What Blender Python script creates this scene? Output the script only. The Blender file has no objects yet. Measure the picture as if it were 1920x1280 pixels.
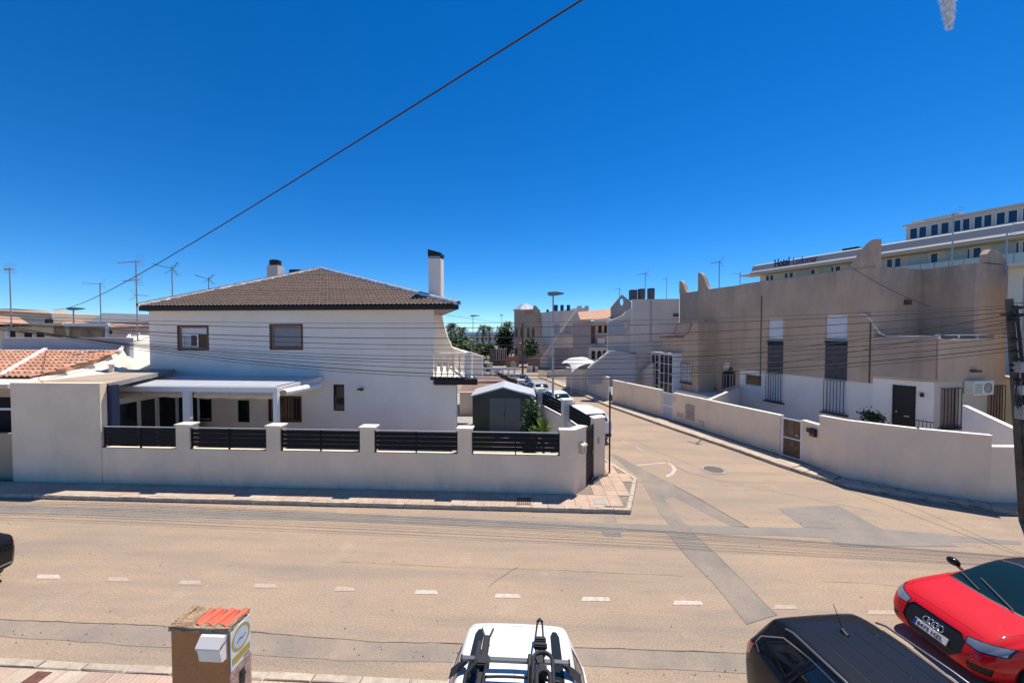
import bpy, bmesh, math, random
from mathutils import Vector, Matrix, Euler
R=math.radians
random.seed(7)
sc=bpy.context.scene
col=sc.collection
# ------------------------------------------------------------------ camera
F=721.0; CH=5.5; YAW=R(3.18); PITCH=R(1.43)
cd=bpy.data.cameras.new('camera'); cam=bpy.data.objects.new('camera',cd); col.objects.link(cam)
cd.sensor_width=36; cd.lens=36*F/1920; cd.clip_start=0.05; cd.clip_end=12000
cam.location=(0,0,CH); cam.rotation_euler=(R(90)-PITCH,0,YAW)
sc.camera=cam
# ------------------------------------------------------------------ sky and sun
SUN=Vector((0.560,0.732,2.08)).normalized()
w=bpy.data.worlds.new('World'); sc.world=w; w.use_nodes=True
nt=w.node_tree; bg=nt.nodes['Background']
sky=nt.nodes.new('ShaderNodeTexSky'); sky.sky_type='NISHITA'; sky.sun_disc=False
sky.sun_elevation=math.asin(SUN.z); sky.sun_rotation=math.atan2(SUN.x,SUN.y)
sky.altitude=2500; sky.air_density=1.0; sky.dust_density=0.0; sky.ozone_density=6.0
hs=nt.nodes.new('ShaderNodeHueSaturation'); hs.inputs['Saturation'].default_value=1.30; hs.inputs['Value'].default_value=1.0
gm=nt.nodes.new('ShaderNodeGamma'); gm.inputs[1].default_value=1.0
nt.links.new(sky.outputs[0],hs.inputs['Color']); nt.links.new(hs.outputs[0],gm.inputs[0]); tn=nt.nodes.new('ShaderNodeMix'); tn.data_type='RGBA'; tn.blend_type='MULTIPLY'; tn.inputs[0].default_value=1; tn.inputs[7].default_value=(.70,.92,1.02,1); nt.links.new(gm.outputs[0],tn.inputs[6]); nt.links.new(tn.outputs[2],bg.inputs[0])
bg.inputs[1].default_value=0.12
sd=bpy.data.lights.new('sun','SUN'); sd.energy=5.0; sd.angle=R(0.53); sd.color=(1.0,0.92,0.82)
so=bpy.data.objects.new('sun',sd); col.objects.link(so); so.rotation_euler=SUN.to_track_quat('Z','Y').to_euler(); so.location=(20,20,60)
vs=sc.view_settings; vs.view_transform='Standard'; vs.look='None'; vs.gamma=1; vs.exposure=0.30; vs.use_curve_mapping=False
sc.cycles.max_bounces=6; sc.cycles.diffuse_bounces=4; sc.cycles.glossy_bounces=3; sc.cycles.transparent_max_bounces=6
# ------------------------------------------------------------------ camera maths: a sight line of the photograph -> a place in the world
CR=Euler((R(90)-PITCH,0,YAW)).to_matrix(); CO=Vector((0,0,CH))
def ray(px,py): return CR@Vector(((px-960)/F,(640-py)/F,-1))
def G(px,py,z=0.0):
    d=ray(px,py); k=(z-CH)/d.z; p=CO+d*k; return Vector((p.x,p.y,z))
cy,sy=math.cos(YAW),math.sin(YAW)
def cw(X,D,z=0.0): return Vector((X*cy-D*sy, X*sy+D*cy, z))
class Fr:
    """upright frame: x along a facade to the right, y into the building, z up"""
    def __init__(s,o,ang): s.o=Vector((o[0],o[1],o[2] if len(o)>2 else 0)); s.a=ang; s.M=Matrix.Translation(s.o)@Matrix.Rotation(ang,4,'Z'); s.I=s.M.inverted()
    def hit(s,px,py,t=0.0):
        d=s.I.to_3x3()@ray(px,py); c=s.I@CO; k=(t-c.y)/d.y; p=c+d*k; return (p.x,p.z)
    def s_(s,px,t=0.0,py=622): return s.hit(px,py,t)[0]
    def z_(s,px,py,t=0.0): return s.hit(px,py,t)[1]
    def loc(s,p): return s.I@Vector((p[0],p[1],p[2] if len(p)>2 else 0))
def fr2(p,q): # origin p, x axis towards q
    return Fr(p,math.atan2(q[1]-p[1],q[0]-p[0]))
# ------------------------------------------------------------------ materials
MC={}
def mat(name,c,rough=.85,n=(1.2,.12),b=None,metal=0,coat=0,streak=0,speck=0,spec=.4,c2=None,rnd=None,grime=None):
    if name in MC: return MC[name]
    m=bpy.data.materials.new(name); m.use_nodes=True; MC[name]=m
    t=m.node_tree; N=t.nodes; L=t.links; bs=N['Principled BSDF']
    bs.inputs['Roughness'].default_value=rough; bs.inputs['Metallic'].default_value=metal
    bs.inputs['Specular IOR Level'].default_value=spec
    if coat: bs.inputs['Coat Weight'].default_value=coat; bs.inputs['Coat Roughness'].default_value=.04
    geo=N.new('ShaderNodeNewGeometry')
    def noise(sc_,det=4,ro=.6,vec=None):
        x=N.new('ShaderNodeTexNoise'); x.inputs['Scale'].default_value=sc_; x.inputs['Detail'].default_value=det; x.inputs['Roughness'].default_value=ro
        L.new(vec or geo.outputs['Position'],x.inputs['Vector']); return x.outputs['Fac']
    def mr(fac,a0,a1,b0,b1):
        x=N.new('ShaderNodeMapRange'); L.new(fac,x.inputs[0])
        for i,v in enumerate((a0,a1,b0,b1)): x.inputs[i+1].default_value=v
        return x.outputs[0]
    def mix(fac,A,B,mode='MIX'):
        x=N.new('ShaderNodeMix'); x.data_type='RGBA'; x.blend_type=mode
        if hasattr(fac,'links'): L.new(fac,x.inputs[0])
        else: x.inputs[0].default_value=fac
        for i,v in ((6,A),(7,B)):
            if hasattr(v,'links'): L.new(v,x.inputs[i])
            else: x.inputs[i].default_value=(*v[:3],1)
        return x.outputs[2]
    C=c
    if rnd:
        oi=N.new('ShaderNodeObjectInfo'); rp=N.new('ShaderNodeValToRGB'); L.new(oi.outputs['Random'],rp.inputs[0])
        e=rp.color_ramp.elements; e[0].color=(*rnd[0],1); e[1].color=(*rnd[-1],1)
        for i,q in enumerate(rnd[1:-1]): k=e.new((i+1)/(len(rnd)-1)); k.color=(*q,1)
        C=rp.outputs[0]
    if n:
        a=n[1]; f=mr(noise(n[0]),.3,.7,0,1)
        if c2: C=mix(f,C,c2)
        else:
            v=mr(f,0,1,1-a,1+a*.6); C=mix(1.0,C,_vec(N,L,v),'MULTIPLY')
    if streak:
        mp=N.new('ShaderNodeMapping'); mp.inputs['Scale'].default_value=(1.4,1.4,.16); L.new(geo.outputs['Position'],mp.inputs[0])
        f=mr(noise(1.0,6,.65,mp.outputs[0]),.5,.75,0,streak); C=mix(f,C,(c[0]*.45,c[1]*.45,c[2]*.45))
    if grime:
        za,zb,gc,amt=grime; sp_=N.new('ShaderNodeSeparateXYZ'); L.new(geo.outputs['Position'],sp_.inputs[0]); mp=N.new('ShaderNodeMapping'); mp.inputs['Scale'].default_value=(1.6,1.6,.5); L.new(geo.outputs['Position'],mp.inputs[0])
        m1=N.new('ShaderNodeMath'); m1.operation='MULTIPLY'; L.new(mr(sp_.outputs['Z'],za,zb,1,0),m1.inputs[0]); L.new(mr(noise(1.0,6,.7,mp.outputs[0]),.35,.7,0,amt),m1.inputs[1]); C=mix(m1.outputs[0],C,gc)
    if speck:
        f=mr(noise(45,3,.8),.25,.75,1-speck,1+speck); C=mix(1.0,C,_vec(N,L,f),'MULTIPLY')
    if hasattr(C,'links'): L.new(C,bs.inputs['Base Color'])
    else: bs.inputs['Base Color'].default_value=(*C,1)
    if b:
        bp=N.new('ShaderNodeBump'); bp.inputs['Strength'].default_value=b[1]; bp.inputs['Distance'].default_value=b[2] if len(b)>2 else .01
        L.new(noise(b[0],5,.6),bp.inputs['Height']); L.new(bp.outputs[0],bs.inputs['Normal'])
    return m
def _vec(N,L,v):
    x=N.new('ShaderNodeCombineColor')
    for i in range(3): L.new(v,x.inputs[i])
    return x.outputs[0]
def glassmat(name,c,rough=.06,spec=.5):
    m=mat(name,c,rough=rough,n=None,spec=spec); return m
# ------------------------------------------------------------------ mesh builder and objects
MW={}
I4=Matrix.Identity(4)
class MB:
    def __init__(s): s.v=[]; s.f=[]
    def add(s,vs,fs):
        o=len(s.v); s.v+= [Vector(v) for v in vs]; s.f+=[tuple(i+o for i in f) for f in fs]; return s
    def box(s,x0,x1,y0,y1,z0,z1,M=None):
        vs=[Vector((x,y,z)) for z in (z0,z1) for y in (y0,y1) for x in (x0,x1)]
        if M is not None: vs=[M@v for v in vs]
        return s.add(vs,[(0,2,3,1),(4,5,7,6),(0,1,5,4),(2,6,7,3),(0,4,6,2),(1,3,7,5)])
    def bar(s,p,q,w=.04,h=None,up=(0,0,1)):
        p=Vector(p);q=Vector(q);h=h or w; d=(q-p).normalized(); u=Vector(up)
        if abs(d.dot(u))>.98: u=Vector((1,0,0))
        a=d.cross(u).normalized(); b=a.cross(d).normalized()
        vs=[e+a*sx*w/2+b*sz*h/2 for e in (p,q) for sz in (-1,1) for sx in (-1,1)]
        return s.add(vs,[(0,2,3,1),(4,5,7,6),(0,1,5,4),(2,6,7,3),(0,4,6,2),(1,3,7,5)])
    def prism(s,poly,z0,z1):
        n=len(poly); vs=[(p[0],p[1],z0) for p in poly]+[(p[0],p[1],z1) for p in poly]
        a=sum(poly[i][0]*poly[(i+1)%n][1]-poly[(i+1)%n][0]*poly[i][1] for i in range(n))
        fs=[tuple(range(n))[::-1],tuple(range(n,2*n))]+[(i,(i+1)%n,n+(i+1)%n,n+i) for i in range(n)]
        if a<0: fs=[f[::-1] for f in fs]
        return s.add(vs,fs)
    def profile(s,pts,y0,y1):   # polygon in x,z pushed through y
        n=len(pts); vs=[(p[0],y0,p[1]) for p in pts]+[(p[0],y1,p[1]) for p in pts]
        a=sum(pts[i][0]*pts[(i+1)%n][1]-pts[(i+1)%n][0]*pts[i][1] for i in range(n))
        fs=[tuple(range(n)),tuple(range(n,2*n))[::-1]]+[(i,n+i,n+(i+1)%n,(i+1)%n) for i in range(n)]
        if a<0: fs=[f[::-1] for f in fs]
        return s.add(vs,fs)
    def profx(s,pts,x0,x1):     # polygon in y,z pushed through x
        n=len(pts); vs=[(x0,p[0],p[1]) for p in pts]+[(x1,p[0],p[1]) for p in pts]
        a=sum(pts[i][0]*pts[(i+1)%n][1]-pts[(i+1)%n][0]*pts[i][1] for i in range(n))
        fs=[tuple(range(n))[::-1],tuple(range(n,2*n))]+[(i,(i+1)%n,n+(i+1)%n,n+i) for i in range(n)]
        if a<0: fs=[f[::-1] for f in fs]
        return s.add(vs,fs)
    def tube(s,pts,r=.01,n=6,closed=False,cap=True):
        pts=[Vector(p) for p in pts]; m=len(pts); rs=r if isinstance(r,(list,tuple)) else [r]*m; o=len(s.v); pa=None
        for i,p in enumerate(pts):
            if closed: d=pts[(i+1)%m]-pts[i-1]
            else: d=pts[min(i+1,m-1)]-pts[max(i-1,0)]
            d.normalize()
            if pa is None:
                u=Vector((0,0,1)) if abs(d.z)<.9 else Vector((1,0,0)); pa=d.cross(u).normalized()
            else: pa=(pa-d*pa.dot(d)).normalized()
            b=d.cross(pa)
            for k in range(n):
                t=2*math.pi*k/n; s.v.append(p+pa*math.cos(t)*rs[i]+b*math.sin(t)*rs[i])
        for i in range(m if closed else m-1):
            j=(i+1)%m
            for k in range(n):
                k2=(k+1)%n; s.f.append((o+i*n+k,o+i*n+k2,o+j*n+k2,o+j*n+k))
        if cap and not closed:
            s.f.append(tuple(o+k for k in range(n))[::-1]); s.f.append(tuple(o+(m-1)*n+k for k in range(n)))
        return s
    def lathe(s,prof,n=16,M=None,arc=2*math.pi): # prof: (r,z)
        o=len(s.v); full=abs(arc-2*math.pi)<1e-6; nn=n if full else n+1
        for r,z in prof:
            for k in range(nn):
                t=arc*k/n; v=Vector((r*math.cos(t),r*math.sin(t),z)); s.v.append(M@v if M is not None else v)
        for i in range(len(prof)-1):
            for k in range(n):
                k2=(k+1)%nn; s.f.append((o+i*nn+k,o+i*nn+k2,o+(i+1)*nn+k2,o+(i+1)*nn+k))
        return s
    def wall(s,x0,x1,z0,z1,th,holes=(),y=0.0):
        """wall slab with real rectangular openings; front at y, back at y+th"""
        xs=sorted(set([x0,x1]+[h[i] for h in holes for i in (0,1)])); zs=sorted(set([z0,z1]+[h[i] for h in holes for i in (2,3)]))
        for i in range(len(xs)-1):
            for j in range(len(zs)-1):
                a,b,c,d=xs[i],xs[i+1],zs[j],zs[j+1]; mx,mz=(a+b)/2,(c+d)/2
                if any(h[0]<mx<h[1] and h[2]<mz<h[3] for h in holes): continue
                s.add([(a,y,c),(b,y,c),(b,y,d),(a,y,d)],[(0,1,2,3)]); s.add([(a,y+th,c),(b,y+th,c),(b,y+th,d),(a,y+th,d)],[(3,2,1,0)])
        for (a,b,c,d,fl) in [(x0,x1,z0,z1,0)]+[(h[0],h[1],h[2],h[3],1) for h in holes]:
            q=[(a,c),(b,c),(b,d),(a,d)]
            for k in range(4):
                (xa,za),(xb,zb)=q[k],q[(k+1)%4]
                vs=[(xa,y,za),(xb,y,zb),(xb,y+th,zb),(xa,y+th,za)]
                s.add(vs,[(0,1,2,3) if fl else (3,2,1,0)])
        return s
    def mesh(s,name,m=None,smooth=False,M=None):
        me=bpy.data.meshes.new(name); vs=[tuple(M@v) for v in s.v] if M is not None else [tuple(v) for v in s.v]
        me.from_pydata(vs,[],s.f); me.update()
        if smooth:
            me.polygons.foreach_set('use_smooth',[True]*len(me.polygons))
            if smooth!=True: 
                try: me.set_sharp_from_angle(angle=R(smooth))
                except Exception: pass
        if m:
            for q in (m if isinstance(m,(list,tuple)) else [m]): me.materials.append(q)
        return me
    def build(s,name,m,parent=None,fr=None,smooth=False,loc=None,label=None,kind=None):
        """verts are in frame fr (world when None and no parent, else the parent's own)"""
        if parent is not None:
            M=(MW[parent.name].inverted()@fr.M) if fr is not None else None
            ob=bpy.data.objects.new(name,s.mesh(name,m,smooth,M)); col.objects.link(ob); ob.parent=parent; MW[ob.name]=MW[parent.name]
        else:
            if loc is None:
                c=sum(s.v,Vector())/max(1,len(s.v)); zz=min(v.z for v in s.v); loc=Vector((c.x,c.y,zz))
                if fr is not None: loc=fr.M@loc
            loc=Vector(loc); M=Matrix.Translation(-loc)@(fr.M if fr is not None else I4)
            ob=bpy.data.objects.new(name,s.mesh(name,m,smooth,M)); col.objects.link(ob); ob.location=loc; MW[ob.name]=Matrix.Translation(loc)
        if label: ob['label']=label
        if kind: ob['kind']=kind
        return ob
def tag(o,label,cat=None,group=None,kind=None):
    if label: o['label']=label
    if cat: o['category']=cat
    if group: o['group']=group
    if kind: o['kind']=kind
    return o
def thing(name,label,cat,loc=(0,0,0),ang=0.0,group=None):
    o=bpy.data.objects.new(name,None); col.objects.link(o); o.location=loc; o.rotation_euler=(0,0,ang); o.empty_display_size=.2
    MW[o.name]=Matrix.Translation(Vector((loc[0],loc[1],loc[2] if len(loc)>2 else 0)))@Matrix.Rotation(ang,4,'Z')
    return tag(o,label,cat,group)
def thingf(name,label,cat,fr,group=None): return thing(name,label,cat,fr.o,fr.a,group)
def inst(me,name,parent,Mw,label=None):
    ob=bpy.data.objects.new(name,me); col.objects.link(ob)
    if parent is not None: ob.parent=parent; ob.matrix_local=MW[parent.name].inverted()@Mw
    else: ob.matrix_world=Mw
    if label: ob['label']=label
    return ob
def copy_tree(o,parent=None):
    c=o.copy(); col.objects.link(c); c.parent=parent
    for ch in list(o.children): copy_tree(ch,c)
    return c
def box(name,m,parent,x0,x1,y0,y1,z0,z1,fr=None,label=None,bev=0): 
    if bev: return bevbox(name,m,parent,x0,x1,y0,y1,z0,z1,bev,fr,label)
    return MB().box(x0,x1,y0,y1,z0,z1).build(name,m,parent,fr,label=label)
def bm_add(mb,bm):
    bm.verts.ensure_lookup_table(); mb.add([v.co.copy() for v in bm.verts],[tuple(v.index for v in f.verts) for f in bm.faces])
def bevbox(name,m,parent,x0,x1,y0,y1,z0,z1,bev=.02,fr=None,label=None,seg=2):
    bm=bmesh.new(); bmesh.ops.create_cube(bm,size=1)
    for v in bm.verts: v.co=Vector(((x0+x1)/2+v.co.x*(x1-x0),(y0+y1)/2+v.co.y*(y1-y0),(z0+z1)/2+v.co.z*(z1-z0)))
    bmesh.ops.bevel(bm,geom=bm.edges[:],offset=bev,segments=seg,affect='EDGES'); bm.verts.index_update()
    mb=MB(); bm_add(mb,bm); bm.free(); return mb.build(name,m,parent,fr,label=label,smooth=40)
# ------------------------------------------------------------------ palette
M_white=mat('white_render',(.88,.79,.69),n=(.7,.07),b=(60,.25,.004),streak=.10)
M_wallpink=mat('off_white_wall_render',(.90,.725,.52),n=(.8,.10),b=(50,.3,.005),streak=.16,grime=(.1,.7,(.42,.35,.28),.55))
M_cap=mat('cream_stone_coping',(.80,.76,.64),n=(4,.1),rough=.7)
M_beige=mat('beige_render',(.57,.415,.29),n=(.5,.16),b=(40,.3,.005),streak=.40,grime=(8.75,6.6,(.25,.22,.20),.75))
M_beige2=mat('weathered_beige_render',(.50,.375,.285),n=(.4,.18),b=(40,.3,.005),streak=.6,grime=(8.75,6.8,(.20,.18,.17),.8))
M_oldwhite=mat('weathered_white_render',(.70,.61,.52),n=(.6,.10),b=(40,.3,.005),streak=.30)
M_grey=mat('grey_blue_render',(.42,.42,.46),n=(.8,.08),streak=.15)
M_anth=mat('anthracite_metal',(.010,.011,.014),rough=.6,n=(3,.1),spec=.2)
M_black=mat('black_paint',(.010,.010,.013),rough=.5,n=None)
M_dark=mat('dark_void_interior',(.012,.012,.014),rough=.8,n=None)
M_rubber=mat('black_rubber',(.018,.018,.02),rough=.7,n=None)
M_plast=mat('black_plastic',(.02,.02,.022),rough=.5,n=None)
M_wmetal=mat('white_aluminium',(.78,.78,.78),rough=.4,n=(3,.03))
M_shut=mat('white_shutter_slats',(.72,.73,.75),rough=.6,n=(3,.05))
M_brownfr=mat('brown_window_frame',(.12,.055,.03),rough=.5,n=(8,.2))
M_tanfr=mat('tan_window_frame',(.36,.19,.11),rough=.5,n=(8,.15))
M_glass=glassmat('window_glass',(.018,.022,.03))
M_glassb=glassmat('bluish_window_glass',(.02,.05,.09))
M_galv=mat('galvanised_steel',(.42,.43,.44),rough=.45,n=(5,.15),metal=.7)
M_concrete=mat('concrete',(.36,.34,.31),n=(3,.2),b=(30,.3,.005))
M_rust=mat('rusty_steel',(.16,.07,.04),n=(15,.4))
M_btile=mat('brown_concrete_tiles',(.135,.09,.07),n=(5,.45),rough=.8,speck=.15)
M_mortar=mat('white_mortar',(.78,.76,.72),n=(8,.15))
M_terra=mat('terracotta_roof_tiles',(.5,.22,.13),n=(9,.2),rnd=[(.50,.22,.13),(.60,.31,.18),(.40,.19,.13),(.56,.27,.16),(.33,.21,.15),(.64,.40,.26)],rough=.85)
M_terram=mat('old_terracotta_tiles',(.42,.20,.12),n=(3,.4),c2=(.60,.38,.25),rough=.9)
M_leaf=mat('green_leaves',(.065,.125,.03),n=(6,.4),rough=.6)
M_leafd=mat('dark_green_leaves',(.035,.07,.02),n=(5,.4),rough=.6)
M_leafy=mat('yellow_green_leaves',(.16,.24,.04),n=(6,.3),rough=.5)
M_bark=mat('bark',(.12,.08,.05),n=(8,.3))
# ================================================================== GROUND, SEA, ROADS
def road_material():
    m=bpy.data.materials.new('sandy_old_asphalt'); m.use_nodes=True; t=m.node_tree; N=t.nodes; L=t.links; bs=N['Principled BSDF']
    bs.inputs['Roughness'].default_value=.9; bs.inputs['Specular IOR Level'].default_value=.25
    geo=N.new('ShaderNodeNewGeometry'); P=geo.outputs['Position']
    def noise(s,d=4,r=.6,vec=P):
        x=N.new('ShaderNodeTexNoise'); x.inputs['Scale'].default_value=s; x.inputs['Detail'].default_value=d; x.inputs['Roughness'].default_value=r; L.new(vec,x.inputs['Vector']); return x.outputs['Fac']
    def mr(f,a0,a1,b0,b1):
        x=N.new('ShaderNodeMapRange'); L.new(f,x.inputs[0])
        for i,v in enumerate((a0,a1,b0,b1)): x.inputs[i+1].default_value=v
        return x.outputs[0]
    def mix(f,A,B,mode='MIX'):
        x=N.new('ShaderNodeMix'); x.data_type='RGBA'; x.blend_type=mode
        if hasattr(f,'links'): L.new(f,x.inputs[0])
        else: x.inputs[0].default_value=f
        for i,v in ((6,A),(7,B)):
            if hasattr(v,'links'): L.new(v,x.inputs[i])
            else: x.inputs[i].default_value=(*v,1)
        return x.outputs[2]
    c=mix(mr(noise(.35,5,.65),.35,.65,0,1),(.40,.295,.20),(.345,.265,.195))
    mp=N.new('ShaderNodeMapping'); mp.inputs['Scale'].default_value=(.12,1.1,1); L.new(P,mp.inputs[0])
    c=mix(mr(noise(1.0,6,.7,mp.outputs[0]),.45,.70,0,.85),c,(.245,.205,.17))          # worn wheel tracks
    c=mix(mr(noise(2.3,6,.75),.55,.78,0,.6),c,(.25,.205,.165)); c=mix(mr(noise(7,5,.75),.60,.75,0,.35),c,(.22,.18,.15))
    c=mix(mr(noise(.9,4,.6),.6,.75,0,.4),c,(.47,.37,.28))
    sp=mr(noise(30,4,.9),.3,.7,.60,1.40); c=mix(1.0,c,_vec(N,L,sp),'MULTIPLY')
    sp2=mr(noise(95,2,.9),.3,.7,.72,1.28); c=mix(1.0,c,_vec(N,L,sp2),'MULTIPLY')
    vo=N.new('ShaderNodeTexVoronoi'); vo.feature='DISTANCE_TO_EDGE'; vo.inputs['Scale'].default_value=.42
    wn=N.new('ShaderNodeTexNoise'); wn.inputs['Scale'].default_value=1.7; wn.inputs['Detail'].default_value=6; L.new(P,wn.inputs['Vector'])
    ad=N.new('ShaderNodeVectorMath'); ad.operation='MULTIPLY_ADD'; L.new(wn.outputs['Color'],ad.inputs[0]); ad.inputs[1].default_value=(.9,.9,.9); L.new(P,ad.inputs[2]); L.new(ad.outputs[0],vo.inputs['Vector'])
    cr=mr(vo.outputs['Distance'],.0,.005,.5,0); ms=mr(noise(.5,3),.60,.68,0,1)
    mu=N.new('ShaderNodeMath'); mu.operation='MULTIPLY'; L.new(cr,mu.inputs[0]); L.new(ms,mu.inputs[1])
    c=mix(mu.outputs[0],c,(.10,.08,.065))
    L.new(c,bs.inputs['Base Color'])
    bp=N.new('ShaderNodeBump'); bp.inputs['Strength'].default_value=.5; bp.inputs['Distance'].default_value=.012; L.new(noise(60,4,.8),bp.inputs['Height']); L.new(bp.outputs[0],bs.inputs['Normal'])
    return m
M_road=road_material()
M_ground=mat('dry_sandy_ground',(.30,.25,.19),n=(.2,.2))
M_patch=mat('grey_asphalt_patch',(.215,.19,.165),c2=(.27,.235,.195),n=(1.1,.18),speck=.28,b=(60,.4,.01),rough=.9)
M_patch2=mat('pale_grey_asphalt_patch',(.225,.195,.165),c2=(.335,.26,.195),n=(1.3,.2),speck=.28,b=(60,.4,.01),rough=.9)
M_crack=mat('crack_dirt',(.11,.085,.065),n=(4,.3))
M_mark=mat('worn_white_paint',(.60,.54,.47),c2=(.43,.34,.26),n=(14,.25),speck=.3)
M_mark2=mat('faded_grey_paint',(.46,.40,.34),c2=(.40,.30,.215),n=(14,.25),speck=.3)
M_kerb=mat('kerb_concrete',(.50,.43,.33),n=(5,.25),speck=.25,b=(40,.4,.008),rnd=[(.50,.42,.32),(.46,.385,.30),(.51,.44,.34)])
M_bed=mat('mortar_bed',(.24,.19,.15),n=(6,.3))
def slabmat(name,cols):
    m=mat(name,cols[0],n=(3,.15),speck=.18,rnd=cols,rough=.85); t=m.node_tree; N=t.nodes; L=t.links
    g=N.new('ShaderNodeNewGeometry'); wv=N.new('ShaderNodeTexWave'); wv.bands_direction='X'; wv.inputs['Scale'].default_value=4.0; L.new(g.outputs['Position'],wv.inputs['Vector'])
    bp=N.new('ShaderNodeBump'); bp.inputs['Strength'].default_value=.7; bp.inputs['Distance'].default_value=.01; L.new(wv.outputs['Fac'],bp.inputs['Height']); L.new(bp.outputs[0],N['Principled BSDF'].inputs['Normal'])
    return m
M_slabp=slabmat('pink_grooved_paving',[(.48,.345,.255),(.52,.375,.28),(.46,.335,.25),(.50,.37,.28)])
M_slaby=slabmat('cream_grooved_paving',[(.48,.39,.29),(.53,.43,.32),(.46,.37,.28)])
tag(MB().add([(-2500,-2500,-.02),(2500,-2500,-.02),(2500,6000,-.02),(-2500,6000,-.02)],[(0,1,2,3)]).build('ground',M_ground),None,kind='structure')
M_sea=mat('sea_water',(.01,.07,.16),rough=.35,n=(.02,.2),b=(.4,.3,.3))
tag(MB().add([(-6000,420,.05),(6000,420,.05),(6000,9000,.05),(-6000,9000,.05)],[(0,1,2,3)]).build('sea',M_sea),None,kind='structure')
KL=[(4.6,14.0),(4.0,16.1),(3.2,18.8),(2.1,23),(.2,31),(-1.6,39),(-3.6,46),(-7.6,56.6),(-11.6,71),(-20,100)]
KR=[(15.1,11.39),(11.9,13.4),(11.4,14.26),(10.9,15.55),(10.38,17.4),(8.78,22.3),(7.04,28.2),(4.43,40.9),(3.2,46.4),(.93,51.5),(-1.5,56.6),(-5.3,71.4),(-13.5,100)]
KLw=[cw(*p) for p in KL]; KRw=[cw(*p) for p in KR]
yN,yF=5.75,11.68
rp=[(-60,yN),(60,yN),(60,9.6)]+[(p.x,p.y) for p in KRw]+[(p.x,p.y) for p in KLw[::-1]]+[(2.95,yF),(-60,yF)]
me_v=[(p[0],p[1],0.0) for p in rp]
road=MB(); road.add(me_v,[tuple(range(len(me_v)))]); road=road.build('road',M_road,loc=(0,9,0)); tag(road,'pale sandy asphalt street with side street branching off','road',kind='structure'); 
def sheet(name,px,m,z=.004,label=None,world=False):
    vs=[G(a,b,z) if not world else Vector((a,b,z)) for a,b in px]
    # roughen the outline
    out=[]
    for i,p in enumerate(vs):
        q=vs[(i+1)%len(vs)]; L=(q-p).length; n=max(1,int(L/.35))
        for k in range(n):
            t=k/n; r=p.lerp(q,t)
            if k: 
                d=(q-p).normalized(); nn=Vector((-d.y,d.x,0)); r+=nn*random.uniform(-.018,.018)
            out.append(r)
    o=MB().add(out,[tuple(range(len(out)))]).build(name,m,road,Fr((0,0),0)); 
    if label: o['label']=label
    return o
sheet('asphalt_patch',[(-40,945),(640,963),(1127,980),(1450,988),(1655,992),(1915,1014),(1915,1020),(1440,1003),(1127,994),(640,977),(-40,961)],M_patch,label='long grey trench patch with painted cable shadow along the far kerb')  # trench repair; its grey also takes in part of the cables' shadow
sheet('asphalt_patch',[(1459,952),(1572,947),(1657,993),(1508,988)],M_patch,z=.006,label='grey parallelogram patch by the white boundary wall')
sheet('asphalt_patch',[(1545,1004),(1760,1008),(1797,1024),(1577,1024)],M_patch,z=.006)
sheet('asphalt_patch',[(1127,992),(1163,994),(1166,1006),(1133,1005)],M_patch,z=.006)
sheet('asphalt_patch',[(1128,963),(1152,962),(1158,978),(1130,978)],M_patch2)
M_patch3=mat('dark_soft_patch',(.195,.175,.15),n=(.9,.2),c2=(.31,.25,.195),speck=.28,b=(60,.4,.01),rough=.9)
sheet('asphalt_patch',[(1143,852),(1150,850),(1262,908),(1405,988),(1372,986),(1262,930),(1245,935),(1205,900)],M_patch3,label='diagonal grey trench patch at the corner')
sheet('asphalt_patch',[(1205,905),(1245,935),(1290,988),(1262,992),(1235,960)],M_patch3,z=.005)
sheet('asphalt_patch',[(1245,992),(1290,990),(1345,1040),(1456,1152),(1400,1170),(1335,1090),(1285,1040)],M_patch3,z=.008,label='diagonal grey trench patch crossing the street')
sheet('asphalt_patch',[(-80,1157),(310,1173),(700,1202),(1075,1212),(1420,1226),(1420,1262),(1075,1245),(640,1238),(300,1212),(-80,1186)],M_patch2,z=.005,label='grey strip along the near gutter')
def ribbon(name,px,wd,m,z=.009,jit=.02,label=None):
    pts=[]
    for i in range(len(px)-1):
        a,b=G(*px[i],z),G(*px[i+1],z); n=max(2,int((b-a).length/.25))
        for k in range(n): pts.append(a.lerp(b,k/n))
    pts.append(G(*px[-1],z)); mb=MB(); L=[];Rr=[]
    for i,p in enumerate(pts):
        d=(pts[min(i+1,len(pts)-1)]-pts[max(i-1,0)]).normalized(); n=Vector((-d.y,d.x,0)); o=n*random.uniform(-jit,jit); ww=wd*random.uniform(.5,1.3)/2
        L.append(p+o+n*ww); Rr.append(p+o-n*ww)
    n=len(pts); mb.add(L+Rr,[(i,i+1,n+i+1,n+i) for i in range(n-1)]); return mb.build(name,m,road,Fr((0,0),0),label=label)
ribbon('road_crack',[(-60,1158),(310,1172),(460,1182),(700,1202),(890,1206),(1075,1212),(1420,1224)],.014,M_crack,jit=.012)
ribbon('road_crack',[(1290,990),(1345,1040),(1400,1096),(1456,1152)],.012,M_crack,jit=.006)
ribbon('road_crack',[(1262,908),(1330,945),(1402,987)],.02,M_crack)
ribbon('road_crack',[(640,1052),(840,1062),(1040,1068),(1280,1079)],.006,M_crack,jit=.012)
ribbon('road_crack',[(972,1062),(950,1075),(925,1092),(912,1108)],.02,M_patch2,jit=.03)
ribbon('road_crack',[(1225,852),(1290,885),(1345,900),(1500,930),(1640,958)],.012,M_crack)
ribbon('road_crack',[(1180,820),(1240,850),(1300,872)],.012,M_crack)
ribbon('road_crack',[(1538,1089),(1640,1093),(1700,1100)],.006,M_crack,jit=.01)
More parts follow.
